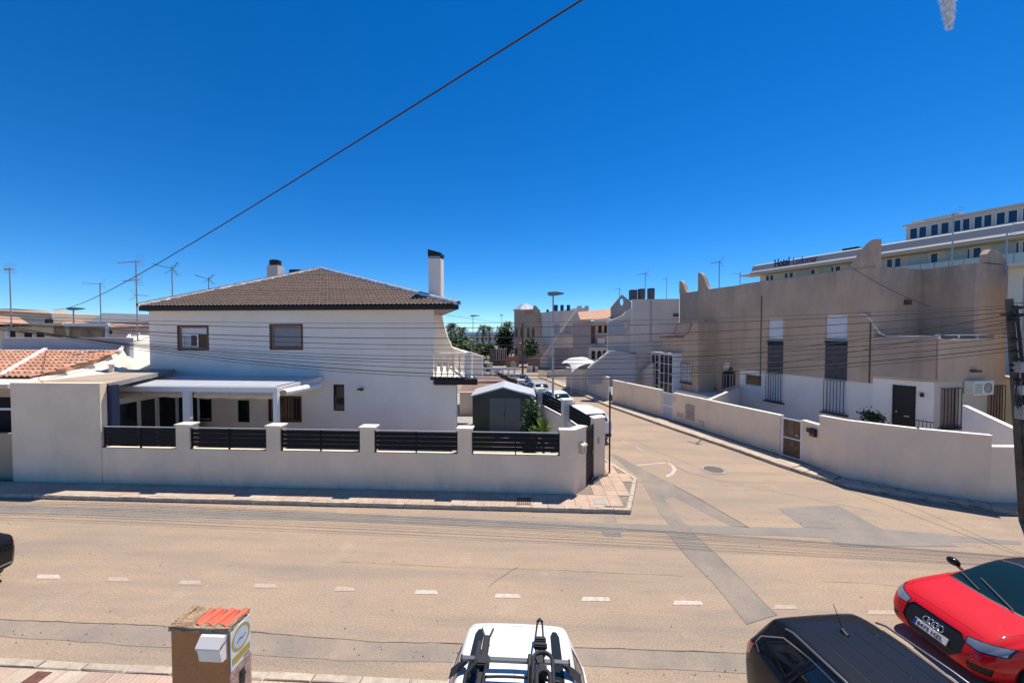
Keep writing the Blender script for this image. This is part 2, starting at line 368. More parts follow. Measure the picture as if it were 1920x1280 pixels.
for (x0,x1,y,m) in [(68,112,1080,M_mark),(201,240,1085,M_mark2),(335,376,1091,M_mark2),(475,517,1097,M_mark2),(627,664,1103,M_mark2),(777,820,1109,M_mark),(927,975,1116,M_mark),(1090,1143,1122,M_mark),(1262,1316,1129,M_mark),(1450,1492,1137,M_mark2),(1626,1690,1147,M_mark2)]:
    sheet('parking_bay_dash',[(x0+3,y-4),(x1-2,y-3.2),(x1+2,y+4.2),(x0,y+4)],m,z=.006,label='worn white dash of the parking lane line')
# painted bay outline in the side street
def strip(pts,wd,m,z=.006):
    P=[G(a,b,z) for a,b in pts]; L=[];Q=[]
    for i,p in enumerate(P):
        d=(P[min(i+1,len(P)-1)]-P[max(i-1,0)]).normalized(); n=Vector((-d.y,d.x,0)); L.append(p+n*wd/2);Q.append(p-n*wd/2)
    n=len(P); return MB().add(L+Q,[(i,i+1,n+i+1,n+i) for i in range(n-1)]).build('painted_line',m,road,Fr((0,0),0))
strip([(1194,872),(1222,869),(1250,867)],.10,M_mark); strip([(1252,867),(1261,872),(1265,880),(1261,887),(1250,893)],.14,M_mark)
strip([(1228,855),(1240,861)],.1,M_mark2); strip([(1193,838),(1206,845)],.1,M_mark2); strip([(1166,826),(1176,832)],.1,M_mark2)
# manhole
mh=thing('manhole_cover','round iron manhole cover set in the side street mouth','manhole cover',G(1338,880,.0))
MB().lathe([(.50,.004),(.50,.012),(.36,.013)],28).build('surround',mat('manhole_concrete',(.33,.30,.26),n=(6,.3)),mh)
MB().lathe([(.35,.004),(.35,.018),(.0,.018)],28).build('cover',mat('cast_iron',(.14,.11,.09),n=(14,.4),b=(50,1,.01)),mh)
# ------------------------------------------------------------------ pavements
slab_me={}
def slabmesh(a,b,m,h=.02,bev=.004):
    k=(a,b,m.name)
    if k not in slab_me:
        mb=MB(); x,y=a/2,b/2; mb.add([(-x,-y,0),(x,-y,0),(x,y,0),(-x,y,0),(-x,-y,h-bev),(x,-y,h-bev),(x,y,h-bev),(-x,y,h-bev),(-x+bev,-y+bev,h),(x-bev,-y+bev,h),(x-bev,y-bev,h),(-x+bev,y-bev,h)],
          [(0,1,5,4),(1,2,6,5),(2,3,7,6),(3,0,4,7),(4,5,9,8),(5,6,10,9),(6,7,11,10),(7,4,8,11),(8,9,10,11)])
        slab_me[k]=mb.mesh('paving_slab',m)
    return slab_me[k]
def kerbmesh(L,w,h,m,seed):
    rr=random.Random(seed); bm=bmesh.new(); bmesh.ops.create_cube(bm,size=1)
    for v in bm.verts: v.co=Vector((v.co.x*L,v.co.y*w,(v.co.z+.5)*h))
    bmesh.ops.bevel(bm,geom=[e for e in bm.edges if min(e.verts[0].co.z,e.verts[1].co.z)>h*.5],offset=.014,segments=1,affect='EDGES')
    for v in bm.verts: v.co+=Vector((rr.uniform(-.005,.005),rr.uniform(-.006,.006),rr.uniform(-.004,.004)))
    bm.verts.index_update(); mb=MB(); bm_add(mb,bm); bm.free(); return mb.mesh('kerb_stone',m)
KM=[kerbmesh(.485,.14,.135,M_kerb,i) for i in range(4)]
def kerb(poly,parent,side=1,step=.5,maxn=300):
    """stones along a polyline; body lies on the given side of it"""
    n=0
    for i in range(len(poly)-1):
        a,b=Vector(poly[i][:2]).to_3d(),Vector(poly[i+1][:2]).to_3d(); L=(b-a).length; d=(b-a)/L; k=max(1,round(L/step)); ang=math.atan2(d.y,d.x); nn=Vector((-d.y,d.x,0))*side
        for j in range(k):
            if n>=maxn: return
            c=a+d*(L*(j+.5)/k)+nn*.07
            M=Matrix.Translation(c+Vector((0,0,random.uniform(-.006,.004))))@Matrix.Rotation(ang+random.uniform(-.008,.008),4,'Z')@Matrix.Scale(L/k/.5,4,(1,0,0))
            inst(random.choice(KM),'kerb_stone',parent,M); n+=1
def inside(p,poly):
    c=False; n=len(poly)
    for i in range(n):
        a,b=poly[i],poly[i-1]
        if (a[1]>p[1])!=(b[1]>p[1]) and p[0]<(b[0]-a[0])*(p[1]-a[1])/(b[1]-a[1])+a[0]: c=not c
    return c
def slabs(parent,poly,x0,x1,y0,y1,st,pick,ang=0.0,o=(0,0),z=.104,maxn=300):
    Mf=Matrix.Translation(Vector((o[0],o[1],0)))@Matrix.Rotation(ang,4,'Z'); n=0; j=0; y=y0
    while y<y1-1e-6:
        i=0; x=x0
        while x<x1-1e-6:
            c=Vector((x+st/2,y+st/2,0)); wc=Mf@c
            ok=all(inside((Mf@(c+Vector((sx*st*.49,sy_*st*.49,0)))).to_2d(),poly) for sx in (-1,1) for sy_ in (-1,1)) if poly else True
            if ok and n<maxn:
                M=Mf@Matrix.Translation(c+Vector((0,0,z+random.uniform(-.002,.002))))@Matrix.Rotation(random.uniform(-.006,.006),4,'Z')
                inst(slabmesh(round(st-.008,3),round(st-.008,3),pick(i,j)),'paving_slab',parent,M); n+=1
            x+=st; i+=1
        y+=st; j+=1
WY=12.72   # street face of the low garden wall
# corner walls of the left plot (world)
C0=cw(2.06,12.6); C1=cw(2.56,13.19); C2=cw(3.03,14.1); C3=cw(3.5,14.37)
SW=[cw(*p) for p in [(3.45,14.5),(2.75,18.3),(1.75,21.9),(.75,25.8),(-1.4,34)]]  # side garden wall, street face
corner=[(-60,yF),(2.95,yF)]+[(p.x,p.y) for p in KLw[:6]]+[(SW[-1].x,SW[-1].y)]+[(p.x,p.y) for p in SW[::-1][1:]]+[(C3.x,C3.y),(C2.x,C2.y),(C1.x,C1.y),(C0.x,WY),(-60,WY)]
pv=MB().prism(corner,.0,.104).build('pavement',M_bed,loc=(0,12.2,0)); tag(pv,'far pavement wrapping round the corner plot','pavement',kind='structure')
kerb([(-24,yF-.02),(2.95,yF-.02)]+[(p.x,p.y) for p in KLw[:5]],pv,1)
slabs(pv,corner,-22.0,2.0,yF+.13,yF+1.0,.44,lambda i,j:M_slaby if (i%7<3) else M_slabp)
slabs(pv,corner,0.3,6.5,-2.0,5.0,.4,lambda i,j:M_slabp,ang=R(0),o=(1.7,11.91))
M_irond=mat('rusty_grate_iron',(.16,.07,.05),n=(20,.4))
dg=MB(); p0=G(968,950,.13); p1=G(992,938,.13)
for k in range(7): dg.box(p0.x+.01+k*.065,p0.x+.045+k*.065,yF+.2,yF+.62,.118,.134)
dg.box(p0.x,p0.x+.46,yF+.17,yF+.2,.118,.134); dg.box(p0.x,p0.x+.46,yF+.62,yF+.65,.118,.134)
tag(dg.build('drain_grate',M_irond),'rusty slotted drain grate in the far pavement','drain grate')
q=G(1125,940,.12); tag(MB().box(q.x-.2,q.x+.2,q.y-.2,q.y+.2,.118,.132).build('access_cover',M_concrete),'square concrete access cover in the corner pavement','access cover')
# right pavement
WR=[cw(*p) for p in [(5.3,37.6),(6.96,33.7),(7.5,30.1),(9.39,24.7),(10.13,22.55),(11.77,16.8),(12.1,15.96),(12.14,15.1),(12.3,14.1),(13.66,12.84),(15.08,12.0),(17.5,11.9),(24,11.6)]]
kr=[cw(24,10.6),cw(17.5,10.95)]+KRw[:9]
poly=[(p.x,p.y) for p in kr]+[(p.x,p.y) for p in [cw(3.9,46.6),cw(4.6,41.5)]+WR]
pr=MB().prism(poly,0,.104).build('pavement',M_bed,loc=(cw(11.5,16).x,cw(11.5,16).y,0)); tag(pr,'narrow pavement along the white boundary wall of the side street','pavement',kind='structure')
kerb([(p.x,p.y) for p in kr],pr,-1)
# slabs in two rows following the kerb
def follow(poly,parent,rows,st,maxn,off=.15,side=-1):
    n=0
    for i in range(len(poly)-1):
        a,b=Vector(poly[i][:2]).to_3d(),Vector(poly[i+1][:2]).to_3d(); L=(b-a).length; d=(b-a)/L; k=max(1,round(L/st)); nn=Vector((-d.y,d.x,0))*side; ang=math.atan2(d.y,d.x)
        for j in range(k):
            for r_ in range(rows):
                if n>=maxn: return
                c=a+d*(L*(j+.5)/k)+nn*(off+st*(r_+.5))
                M=Matrix.Translation(c+Vector((0,0,.104+random.uniform(-.002,.002))))@Matrix.Rotation(ang,4,'Z'); inst(slabmesh(round(st-.01,3),round(st-.01,3),M_slaby),'paving_slab',parent,M); n+=1
follow(kr,pr,2,.4,220)
# near pavement
pn=MB().prism([(-60,4.72),(60,4.72),(60,5.74),(-60,5.74)],0,.104).build('pavement',M_bed,loc=(0,5.3,0)); tag(pn,'near pavement of pink and cream grooved slabs','pavement',kind='structure')
kerb([(-11,5.74),(11,5.74)],pn,-1,.75)
slabs(pn,None,-10.2,2.2,4.39,5.58,.4,lambda i,j:M_slaby if (i%9 in(5,6,7)) else M_slabp)
tag(MB().box(-60,60,-6,4.72,0,.11).build('driveway',M_concrete),None,kind='structure')
# ------------------------------------------------------------------ left and right ends: more land so that no edge shows

rr=random.Random(77); mb=MB()
for k in range(420):
    y=rr.choice([rr.uniform(6.1,6.5),rr.uniform(11.3,11.7),rr.uniform(6.2,11.6)]); x=rr.uniform(-16,11); s=rr.uniform(.006,.018); a=rr.uniform(0,3)
    p=[Vector((x+s*math.cos(a+t_),y+s*math.sin(a+t_),.010)) for t_ in (0,2.0,4.2)]; mb.add(p+[Vector((x,y,.010+s*.8))],[(0,1,3),(1,2,3),(2,0,3)])
tag(mb.build('road_grit',mat('dry_leaf_grit',(.16,.11,.07),n=(8,.5))),'scattered grit and dry leaves on the street',kind='stuff')
q=G(66,1272,.12); tag(MB().box(q.x-.13,q.x+.13,q.y-.12,q.y+.12,.118,.130).build('access_cover',M_irond),'small dark iron cover in the near pavement at the lower left','access cover')
# ================================================================== helpers for buildings
def P3(px,py,Y):
    d=ray(px,py); k=Y/d.y; return Vector((d.x*k,Y,CH+d.z*k))
def rect(fr,px0,py0,px1,py1,t=0.0):
    a=fr.hit(px0,py0,t); b=fr.hit(px1,py1,t); c=fr.hit(px0,py1,t); d=fr.hit(px1,py0,t)
    return (a[0],b[0],(c[1]+b[1])/2,(a[1]+d[1])/2)
def ring(mb,x0,x1,z0,z1,w_,y0,y1,bot=None):
    b=w_ if bot is None else bot
    mb.box(x0,x0+w_,y0,y1,z0,z1); mb.box(x1-w_,x1,y0,y1,z0,z1); mb.box(x0+w_,x1-w_,y0,y1,z1-w_,z1); mb.box(x0+w_,x1-w_,y0,y1,z0,z0+b); return mb
def window(par,fr,r,fm=None,gm=None,t=0.0,dep=.14,fw=.05,mull=1,trans=0,shut=0.0,shm=None,back=True,curtain=None,label=None):
    fm=fm or M_wmetal; gm=gm or M_glass; x0,x1,z0,z1=r; y=t+dep
    mb=ring(MB(),x0,x1,z0,z1,fw,y-.05,y)
    for k in range(mull):
        c=x0+(x1-x0)*(k+1)/(mull+1); mb.box(c-fw*.45,c+fw*.45,y-.045,y-.004,z0+fw,z1-fw)
    for k in range(trans):
        c=z0+(z1-z0)*(k+1)/(trans+1); mb.box(x0+fw,x1-fw,y-.04,y-.008,c-fw*.4,c+fw*.4)
    f=mb.build('window',fm,par,fr,label=label)
    MB().box(x0+fw*.5,x1-fw*.5,y-.022,y-.012,z0+fw*.5,z1-fw*.5).build('pane',gm,f,fr)
    if shut>0:
        zb=z1-(z1-z0)*shut; m=MB(); k=z1
        while k>zb+.01: m.box(x0+.01,x1-.01,y-.085,y-.062,max(k-.052,zb),k-.004); k-=.056
        m.box(x0+.01,x1-.01,y-.068,y-.058,zb,z1); m.build('roller_shutter',shm or M_shut,f,fr)
    if curtain: 
        m=MB(); n=14
        for i in range(n): 
            a=x0+fw+(x1-x0-2*fw)*i/n; b=x0+fw+(x1-x0-2*fw)*(i+1)/n; m.add([(a,y+.05,z0),(b,y+.08,z0),(b,y+.08,z1),(a,y+.05,z1)],[(0,1,2,3)])
        m.build('curtain',curtain,f,fr)
    return f
def grille(par,fr,r,n=6,t=-.12,proj=.12,m=None,foot=True):
    m=m or M_black; x0,x1,z0,z1=r; mb=MB()
    for k in range(n):
        x=x0+(x1-x0)*k/(n-1); mb.bar((x,t,z0),(x,t,z1),.022)
    mb.bar((x0,t,z1),(x1,t,z1),.03); mb.bar((x0,t,z0+.08),(x1,t,z0+.08),.02)
    for x in (x0,x1): mb.bar((x,t,z1),(x,0,z1),.02); mb.bar((x,t,z0+.08),(x,0,z0+.08),.02)
    if foot: mb.box(x0-.14,x1+.14,t-.08,-.002,z0-.07,z0-.01)
    return mb.build('window_grille',m,par,fr)
def antenna(px,pyb,pyt,D,kind=0,label='',cat='antenna',el=1.0,rot=0.6,group='television antennas on the roofs'):
    """mast standing at distance D with yagi heads"""
    b=cw((px-960)/F*D,D); hb=CH+(622-pyb)/F*D; ht=CH+(622-pyt)/F*D
    o=thing('television_antenna',label,cat,(b.x,b.y,hb-.6),rot,group)
    h=ht-hb+.6; MB().tube([(0,0,0),(0,0,h)],.03,6).build('mast',M_galv,o)
    def yagi(z,L,ln,n,dr,hh=.0,tilt=0):
        mb=MB(); ca,sa=math.cos(dr),math.sin(dr); p=Vector((-ca*L*.15,-sa*L*.15,z)); q=Vector((ca*L,sa*L,z+tilt)); mb.bar(p,q,.026)
        for k in range(n):
            c=p.lerp(q,(k+.5)/n); s=ln*(1-.4*k/n)/2; mb.bar(c+Vector((-sa*s,ca*s,0)),c-Vector((-sa*s,ca*s,0)),.015)
        for sg in (-1,1):  # corner reflector
            c=p+Vector((0,0,0)); 
            for j in range(3):
                e=c+Vector((-ca*.06*j,-sa*.06*j,sg*(.06+.10*j))); mb.bar(e+Vector((-sa*ln*.6,ca*ln*.6,0)),e-Vector((-sa*ln*.6,ca*ln*.6,0)),.016)
        return mb
    if kind==0: yagi(h-.05,.9*el,.38*el,9,2.6).build('yagi_head',M_galv,o)
    elif kind==1:
        yagi(h-.03,1.5*el,.3*el,12,2.9).build('yagi_head',M_galv,o); yagi(h-1.0*el,1.3*el,.3*el,8,2.8).build('yagi_head',M_galv,o); yagi(h-1.8*el,.5,.5,3,1.2).build('yagi_head',M_galv,o)
    elif kind==2:
        mb=MB(); 
        for s in (-1,1): mb.bar((0,0,h-.15),(-1.0*el,0,h+.12+s*.02),.02); 
        for k in range(8): x=-1.0*el*(k+1)/8; mb.bar((x,-.2*el,h-.13+.25*(k+1)/8),(x,.2*el,h-.13+.25*(k+1)/8),.014)
        for s in (-1,1):
            mb.bar((.05,0,h-.15),(.35*el,0,h-.15+s*.42*el),.03)
            for k in range(4): x=.1+.08*k; mb.bar((x,-.3*el,h-.15+s*.1*(k+1)*el),(x,.3*el,h-.15+s*.1*(k+1)*el),.014)
        mb.bar((0,0,h-.2),(-.5*el,.1,h-.45*el),.02); mb.build('yagi_head',mat('greenish_antenna_plastic',(.12,.22,.18),rough=.5,n=None),o)
    return o
# ================================================================== WHITE TWO-STOREY HOUSE
H=fr2(cw(-18.2,19.3),cw(-2.62,18.0)); HL=15.63
hs_=thingf('white_house','white two-storey house with brown tiled hip roof and small brown windows','house',H)
XR=H.s_(812)        # right end of the upper storey
ze=H.z_(812,580,-.5) # underside of fascia
r1=rect(H,332,609.5,392,657); r2=rect(H,505,607,568.5,656)
g1=rect(H,624.5,720.5,646,770); g2=rect(H,503,742,566,791); g3=rect(H,446.5,750,468,791); g4=rect(H,342,745,397,789)
floor_z=H.z_(855,722,0)
wl=MB().wall(0,XR,floor_z,ze+.02,.25,[r1,r2]); wl.wall(0,HL,0,floor_z,.25,[g1,g2,g3,g4]); wl.build('wall',M_white,hs_,H)
sw_=MB(); S_=-.383; sw_.prism([(XR-.25,.25),(XR+S_*.25,.25),(XR+S_*12,12),(XR-.25+S_*12,12)],floor_z,ze+.02); sw_.prism([(HL-.25,.25),(HL+S_*.25,.25),(HL+S_*12,12),(HL-.25+S_*12,12)],0,floor_z-.2); sw_.box(0,.25,.25,12,0,ze+.02); sw_.box(0,XR+S_*12,12,12.2,floor_z,ze+.02); sw_.build('wall',M_white,hs_,H)
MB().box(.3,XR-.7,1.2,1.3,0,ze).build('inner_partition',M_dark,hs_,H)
SK=-.383  # the right side of the house runs parallel to the side street
def skb(x0,x1,y0,y1,z0,z1,mb=None):
    mb=mb or MB(); a=SK; return mb.prism([(x0+a*y0,y0),(x1+a*y0,y0),(x1+a*y1,y1),(x0+a*y1,y1)],z0,z1)
for r,sh in ((r1,0),(r2,1)):
    f=ring(MB(),*r,.085,-.012,.16).build('window',M_brownfr,hs_,H,label='brown framed window half open with white sash' if not sh else 'brown framed window with grey shutter down')
    x0,x1,z0,z1=r; ri=(x0+.085,x1-.085,z0+.085,z1-.085); ring(MB(),*ri,.06,.03,.17).build('frame',M_tanfr,f,H)
    x0,x1,z0,z1=ri[0]+.06,ri[1]-.06,ri[2]+.06,ri[3]-.06
    MB().box(x0,x1,.15,.16,z0,z1).build('pane',M_glass,f,H)
    m=MB(); zb=z1-(z1-z0)*(.92 if sh else .30); k=z1
    while k>zb: m.box(x0,x1,.09,.11,k-.047,k-.004); k-=.05
    m.box(x0,x1,.105,.115,zb,z1); m.build('roller_shutter',mat('grey_shutter',(.30,.30,.31),n=(3,.05)) if sh else M_shut,f,H)
    if not sh:
        m=MB(); ring(m,x0,x0+(x1-x0)*.62,z0,zb,.07,.117,.145); m.build('sash',M_wmetal,f,H)
        MB().box(x0+.08,x0+.45,.146,.149,z0+.05,zb).build('curtain',mat('pale_curtain',(.5,.5,.5),n=(9,.2)),f,H)
        MB().box(x0+(x1-x0)*.66,x1-.02,.14,.149,z0+.05,zb-.03).build('blind',mat('brown_blind',(.14,.08,.04),n=(12,.4)),f,H)
f=window(hs_,H,g1,M_black,M_glass,dep=.1,fw=.04,mull=0,label='narrow black landing window')
for r,mu in ((g2,1),(g3,0),(g4,1)):
    f=ring(MB(),*r,.06,-.01,.15).build('window',M_brownfr if r is g2 else M_black,hs_,H); MB().box(r[0]+.05,r[1]-.05,.13,.14,r[2]+.05,r[3]-.05).build('pane',M_glass,f,H)
    if r is g2 or r is g4: ring(MB(),r[0]+.06,r[1]-.06,r[2]+.06,r[3]-.06,.05,.10,.128).build('frame',M_tanfr if r is g2 else M_wmetal,f,H)
    if mu: MB().box((r[0]+r[1])/2-.03,(r[0]+r[1])/2+.03,.09,.127,r[2]+.1,r[3]-.1).build('frame',M_tanfr if r is g2 else M_wmetal,f,H)
    if r is not g4: grille(hs_,H,(r[0]+.05,r[1]-.05,r[2]+.05,r[3]-.05),10 if r is g2 else 4,t=-.05,foot=False,m=M_rust if r is g2 else M_black)
lp=H.hit(678,730); lb=MB().box(lp[0]-.05,lp[0]+.05,-.05,0,lp[1]-.06,lp[1]+.03); lb.box(lp[0]-.12,lp[0]+.13,-.22,-.05,lp[1]+.0,lp[1]+.06); lb.build('wall_lamp',M_black,hs_,H)
# roof -------------------------------------------------------
ex0=H.s_(257,-.55,573); ex1=H.s_(860,-.55,566); zt=H.z_(560,572,-.55); ta=7.6; ax,az=H.hit(600,504,ta); yb=13.4
E0,E1,AP=Vector((ex0,-.55,zt)),Vector((ex1,-.55,zt)),Vector((ax,ta,az))
def wave_slope(E0,E1,A0,A1,per,rowlen,amp,step,up=.03):
    """courses of curved tiles on a slope from eave E0-E1 to ridge A0-A1"""
    mb=MB(); d=(E1-E0).normalized(); sl=((A0-E0)-d*(A0-E0).dot(d)); L=sl.length; u=sl/L; nrm=d.cross(u).normalized(); 
    if nrm.z<0: nrm=-nrm
    n=max(1,round(L/rowlen)); l0=(A0-E0).dot(d); l1=(A1-E0).dot(d); W=(E1-E0).length
    for j in range(n):
        va,vb=j/n,(j+1)/n; 
        for (v) in (0,):
            a0,a1=l0*va,W+(l1-W)*va; 
            x=math.ceil(a0/step)*step; cols=[]
            while x<=a1+1e-6: cols.append(x); x+=step
            if len(cols)<2: continue
            base=len(mb.v); off=(j%2)*0
            jj=random.uniform(-.006,.006)
            for x in cols:
                h=amp*abs(math.cos(math.pi*(x/per)))**.9; lo=E0+d*x+u*(va*L-.02)+nrm*(h+up+jj); hi=E0+d*min(max(x,l0*vb),W+(l1-W)*vb)+u*(vb*L)+nrm*(h*.9)
                mb.v+= [lo-nrm*(up+.004), lo, hi]
            k=len(cols)
            for i in range(k-1):
                b=base+i*3; mb.f.append((b,b+3,b+4,b+1)); mb.f.append((b+1,b+4,b+5,b+2))
    return mb
wave_slope(E0,E1,AP-Vector((.02,0,0)),AP+Vector((.02,0,0)),.20,.36,.045,.05).build('roof_tile_courses',M_btile,hs_,H,kind='stuff',smooth=50)
B0,B1=Vector((ex0,yb,zt)),Vector((ex1+SK*(yb+.55),yb,zt)); dn=Vector((0,0,-.03))
MB().add([E0+dn,E1+dn,AP+dn,B0+dn,B1+dn],[(0,1,2),(1,4,2),(4,3,2),(3,0,2)]).build('roof',M_btile,hs_,H)
# fascia: dark board with recessed soffit
fb=MB(); fz0,fz1=ze,zt-.005
fb.box(ex0+.02,ex1-.02,-.50,-.44,fz0,fz1); fb.prism([(ex1-.08-SK*-.11,-.44),(ex1-.02-SK*-.11,-.44),(ex1-.02+SK*(yb+.55),yb),(ex1-.08+SK*(yb+.55),yb)],fz0,fz1); fb.box(ex0+.02,ex0+.08,-.44,yb,fz0,fz1)
fb.build('fascia',M_black,hs_,H)
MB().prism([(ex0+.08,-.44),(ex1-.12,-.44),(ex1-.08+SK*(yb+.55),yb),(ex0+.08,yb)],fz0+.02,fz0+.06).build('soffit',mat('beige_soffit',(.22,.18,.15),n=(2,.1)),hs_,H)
# hips: mortar bed with cap tiles
def hipcap(L,r0,r1,m,name):
    mb=MB(); n=7
    for (x,r) in ((0,r0),(L,r1)):
        for rr in (r,r-.02):
            for k in range(n): t=math.pi*k/(n-1); mb.v.append(Vector((x,rr*math.cos(t),rr*math.sin(t)*.8)))
    for k in range(n-1):
        mb.f+=[(k,k+1,2*n+k+1,2*n+k),(n+k,3*n+k,3*n+k+1,n+k+1),(k,n+k,n+k+1,k+1),(2*n+k,2*n+k+1,3*n+k+1,3*n+k)]
    return mb.mesh(name,m,smooth=50)
def hip(par,fr,a,b,step,tm,name='hip_tile',r=.13,mort=.36):
    A=fr.M@a; Bq=fr.M@b; L=(Bq-A).length; n=round(L/step); me=hipcap(step*1.12,r,r*.82,tm,name); d=(Bq-A).normalized(); q=d.to_track_quat('X','Z').to_matrix().to_4x4()
    if mort:
        mb=MB(); pts=[]
        for i in range(n*2+1):
            c=A+d*(L*i/(n*2)); s=d.cross(Vector((0,0,1))).normalized(); w_=mort/2*random.uniform(.8,1.25); pts.append((c,s,w_))
        for c,s,w_ in pts: mb.v+=[c+s*w_+Vector((0,0,-.03)),c+s*w_*.8+Vector((0,0,.10+random.uniform(0,.015))),c-s*w_*.8+Vector((0,0,.10+random.uniform(0,.015))),c-s*w_+Vector((0,0,-.03))]
        for i in range(len(pts)-1):
            for k in range(3): mb.f.append((i*4+k,i*4+k+1,i*4+4+k+1,i*4+4+k))
        mb.build('mortar_bed',M_mortar,par,Fr((0,0),0))
    for i in range(n):
        c=A+d*(L*i/n)+Vector((0,0,.055)); M=Matrix.Translation(c)@q@Matrix.Rotation(random.uniform(-.03,.03),4,'Z'); inst(me,name,par,M)
hip(hs_,H,E0,AP,.44,M_btile); 
M_paletile=mat('mortar_smeared_cap_tiles',(.55,.52,.49),n=(9,.5),c2=(.25,.19,.16))
hip(hs_,H,E1,AP,.40,M_paletile)
# chimneys
def chim(px0,px1,pyt,pyb,t,name,m,fn):
    x0=H.s_(px0,t,540); x1=H.s_(px1,t,540); z1=H.z_((px0+px1)/2,pyt,t); z0=H.z_((px0+px1)/2,pyb,t)-.5; return x0,x1,z0,z1
x0,x1,z0,z1=chim(803.5,826.5,467,550,1.1,None,None,None); zc=H.z_(815,484,1.1)
ch=MB().box(x0,x1,1.1,1.7,z0,zc).build('chimney',M_white,hs_,H)
m=MB(); m.box(x0-.0,x1+.0,1.09,1.13,zc,zc+.08); m.box(x0+.03,x1-.03,1.14,1.66,zc,zc+.12)
m.profile([(x0-.02,zc+.10),(x1+.02,zc+.10),(x1+.02,H.z_(826,474,1.1)),(x0-.02,z1)],1.07,1.73); m.build('cowl',M_black,ch,H)
MB().box(x0+.05,x1-.03,1.055,1.07,zc+.02,zc+.09).build('vent_slot',M_galv,ch,H)
t=8.6; x0=H.s_(500,t,505); x1=H.s_(520.5,t,505); z1=H.z_(510,497,t); zz=H.z_(510,520,t)-1.2; xm=(x0+x1)/2; r=(x1-x0)/2
ch=MB().box(x0,x1,t,t+.7,zz,z1).build('chimney',M_oldwhite,hs_,H)
m=MB(); M=Matrix.Translation((xm,t+.35,z1))
for k in range(4): m.lathe([(0,.02+k*.1),(r*.95,.02+k*.1),(r*.95,.08+k*.1),(0,.08+k*.1)],14,M)
m.lathe([(r*.7,0),(r*.7,.42)],10,M); m.build('cowl',mat('dark_cowl',(.07,.065,.07),n=(8,.3)),ch,H)
t=9.5; x0,zq=H.hit(542,512,t); x1=H.s_(560,t,512); MB().box(x0,x1,t,t+.5,zq-1.0,H.z_(550,505,t)).build('roof_vent',M_black,hs_,H)
# balcony on the right
bx1=H.s_(885,-.05,690); zf=H.z_(850,706,-.1); zr=H.z_(850,662,-.1)
skb(XR+.01,bx1+.02,-.36,9,zf-.049,zf-.0).build('balcony_floor',M_cap,hs_,H)
cz0=H.z_(850,721,-.4); skb(XR,H.s_(889,-.4,712),-.42,9.0,cz0,zf-.05).build('balcony_skirt',M_black,hs_,H)
wave_slope(Vector((XR,-.50,zf-.11)),Vector((H.s_(890,-.5,705),-.50,zf-.11)),Vector((XR,-.28,zf-.02)),Vector((H.s_(890,-.5,705),-.28,zf-.02)),.20,.25,.045,.05).build('skirt_tiles',M_anth,hs_,H,kind='stuff')
MB().box(XR,bx1,-.14,.04,zr-.08,zr).build('balcony_rail',M_white,hs_,H)
MB().box(bx1-.24,bx1,-.16,.08,zf,zr+.06).build('balcony_post',M_white,hs_,H)
skb(bx1-.17,bx1,.08,8.5,zr-.08,zr).build('balcony_rail',M_white,hs_,H)
hb=zr-.08-zf
bal=MB().lathe([(.05,0),(.05,hb*.1),(.03,hb*.14),(.082,hb*.28),(.072,hb*.42),(.028,hb*.66),(.045,hb*.8),(.03,hb*.86),(.05,hb*.92),(.05,hb)],10).mesh('baluster',M_white,smooth=40)
for k in range(6): x=XR+.13+(bx1-.38-XR)*k/5.2; inst(bal,'baluster',hs_,H.M@Matrix.Translation((x,-.05,zf)))
for k in range(20): inst(bal,'baluster',hs_,H.M@Matrix.Translation((bx1-.1+SK*(.35+k*.4),.35+k*.4,zf)))
t=5.6; pts=[H.hit(a,b,t) for a,b in [(805,582),(829,590),(833,612),(839,632),(847,650),(870,657),(905,668),(905,706),(805,706)]]
MB().profile(pts,t,t+.2).build('fin_wall',M_white,hs_,H)
# antennas behind the white house
antenna(325,552,500,24,2,'greenish television antenna above the left hip of the brown tiled roof',rot=.2)
antenna(393,540,520,27,2,'small television antenna halfway up the left hip of the brown tiled roof',rot=.3,el=.8)
# ================================================================== GARDEN WALL OF THE CORNER PLOT
FW=Fr((0,WY),0)
gw=thing('garden_wall','low off-white garden wall with dark slatted panels between piers','wall',(0,WY,0))
zl=1.40; xa=FW.s_(190,0,800)
piers=[(330,355.5),(499.5,525),(675,701.5),(858,884)]
c0x=C0.x; lo=MB(); lo.box(xa,c0x-.001,WY,WY+.2,0,zl); lo.build('wall',M_wallpink,gw,Fr((0,0),0))
pz=2.22; xs=[]
for a,b in piers:
    x0,x1=FW.s_(a,0,830),FW.s_(b,0,830); xs.append((x0,x1)); pi=MB().box(x0,x1,WY-.004,WY+.36,zl-.0,pz).build('pier',M_wallpink,gw,Fr((0,0),0))
    bevbox('cap',M_cap,pi,x0-.04,x1+.04,WY-.045,WY+.40,pz,pz+.05,.008,Fr((0,0),0))
xe=FW.s_(1050,0,830); wall2=[(xe,WY),(c0x,WY),(C1.x,C1.y),(C1.x-.2,C1.y+.1),(c0x-.12,WY+.22),(xe,WY+.22)]
MB().prism([(p[0],p[1]) for p in wall2],zl,pz).build('wall',M_wallpink,gw,Fr((0,0),0)); MB().prism([(c0x,WY),(C1.x,C1.y),(C1.x-.2,C1.y+.1),(c0x-.12,WY+.2),(c0x-.12,WY+.02)],0,zl).build('wall',M_wallpink,gw,Fr((0,0),0))
MB().prism([(xe-.03,WY-.04),(c0x+.02,WY-.04),(C1.x+.05,C1.y-.02),(C1.x-.22,C1.y+.14),(c0x-.14,WY+.26),(xe-.03,WY+.26)],pz,pz+.05).build('cap',M_cap,gw,Fr((0,0),0))
gaps=[(xa+.02,xs[0][0]),(xs[0][1],xs[1][0]),(xs[1][1],xs[2][0]),(xs[2][1],xs[3][0]),(xs[3][1],xe)]
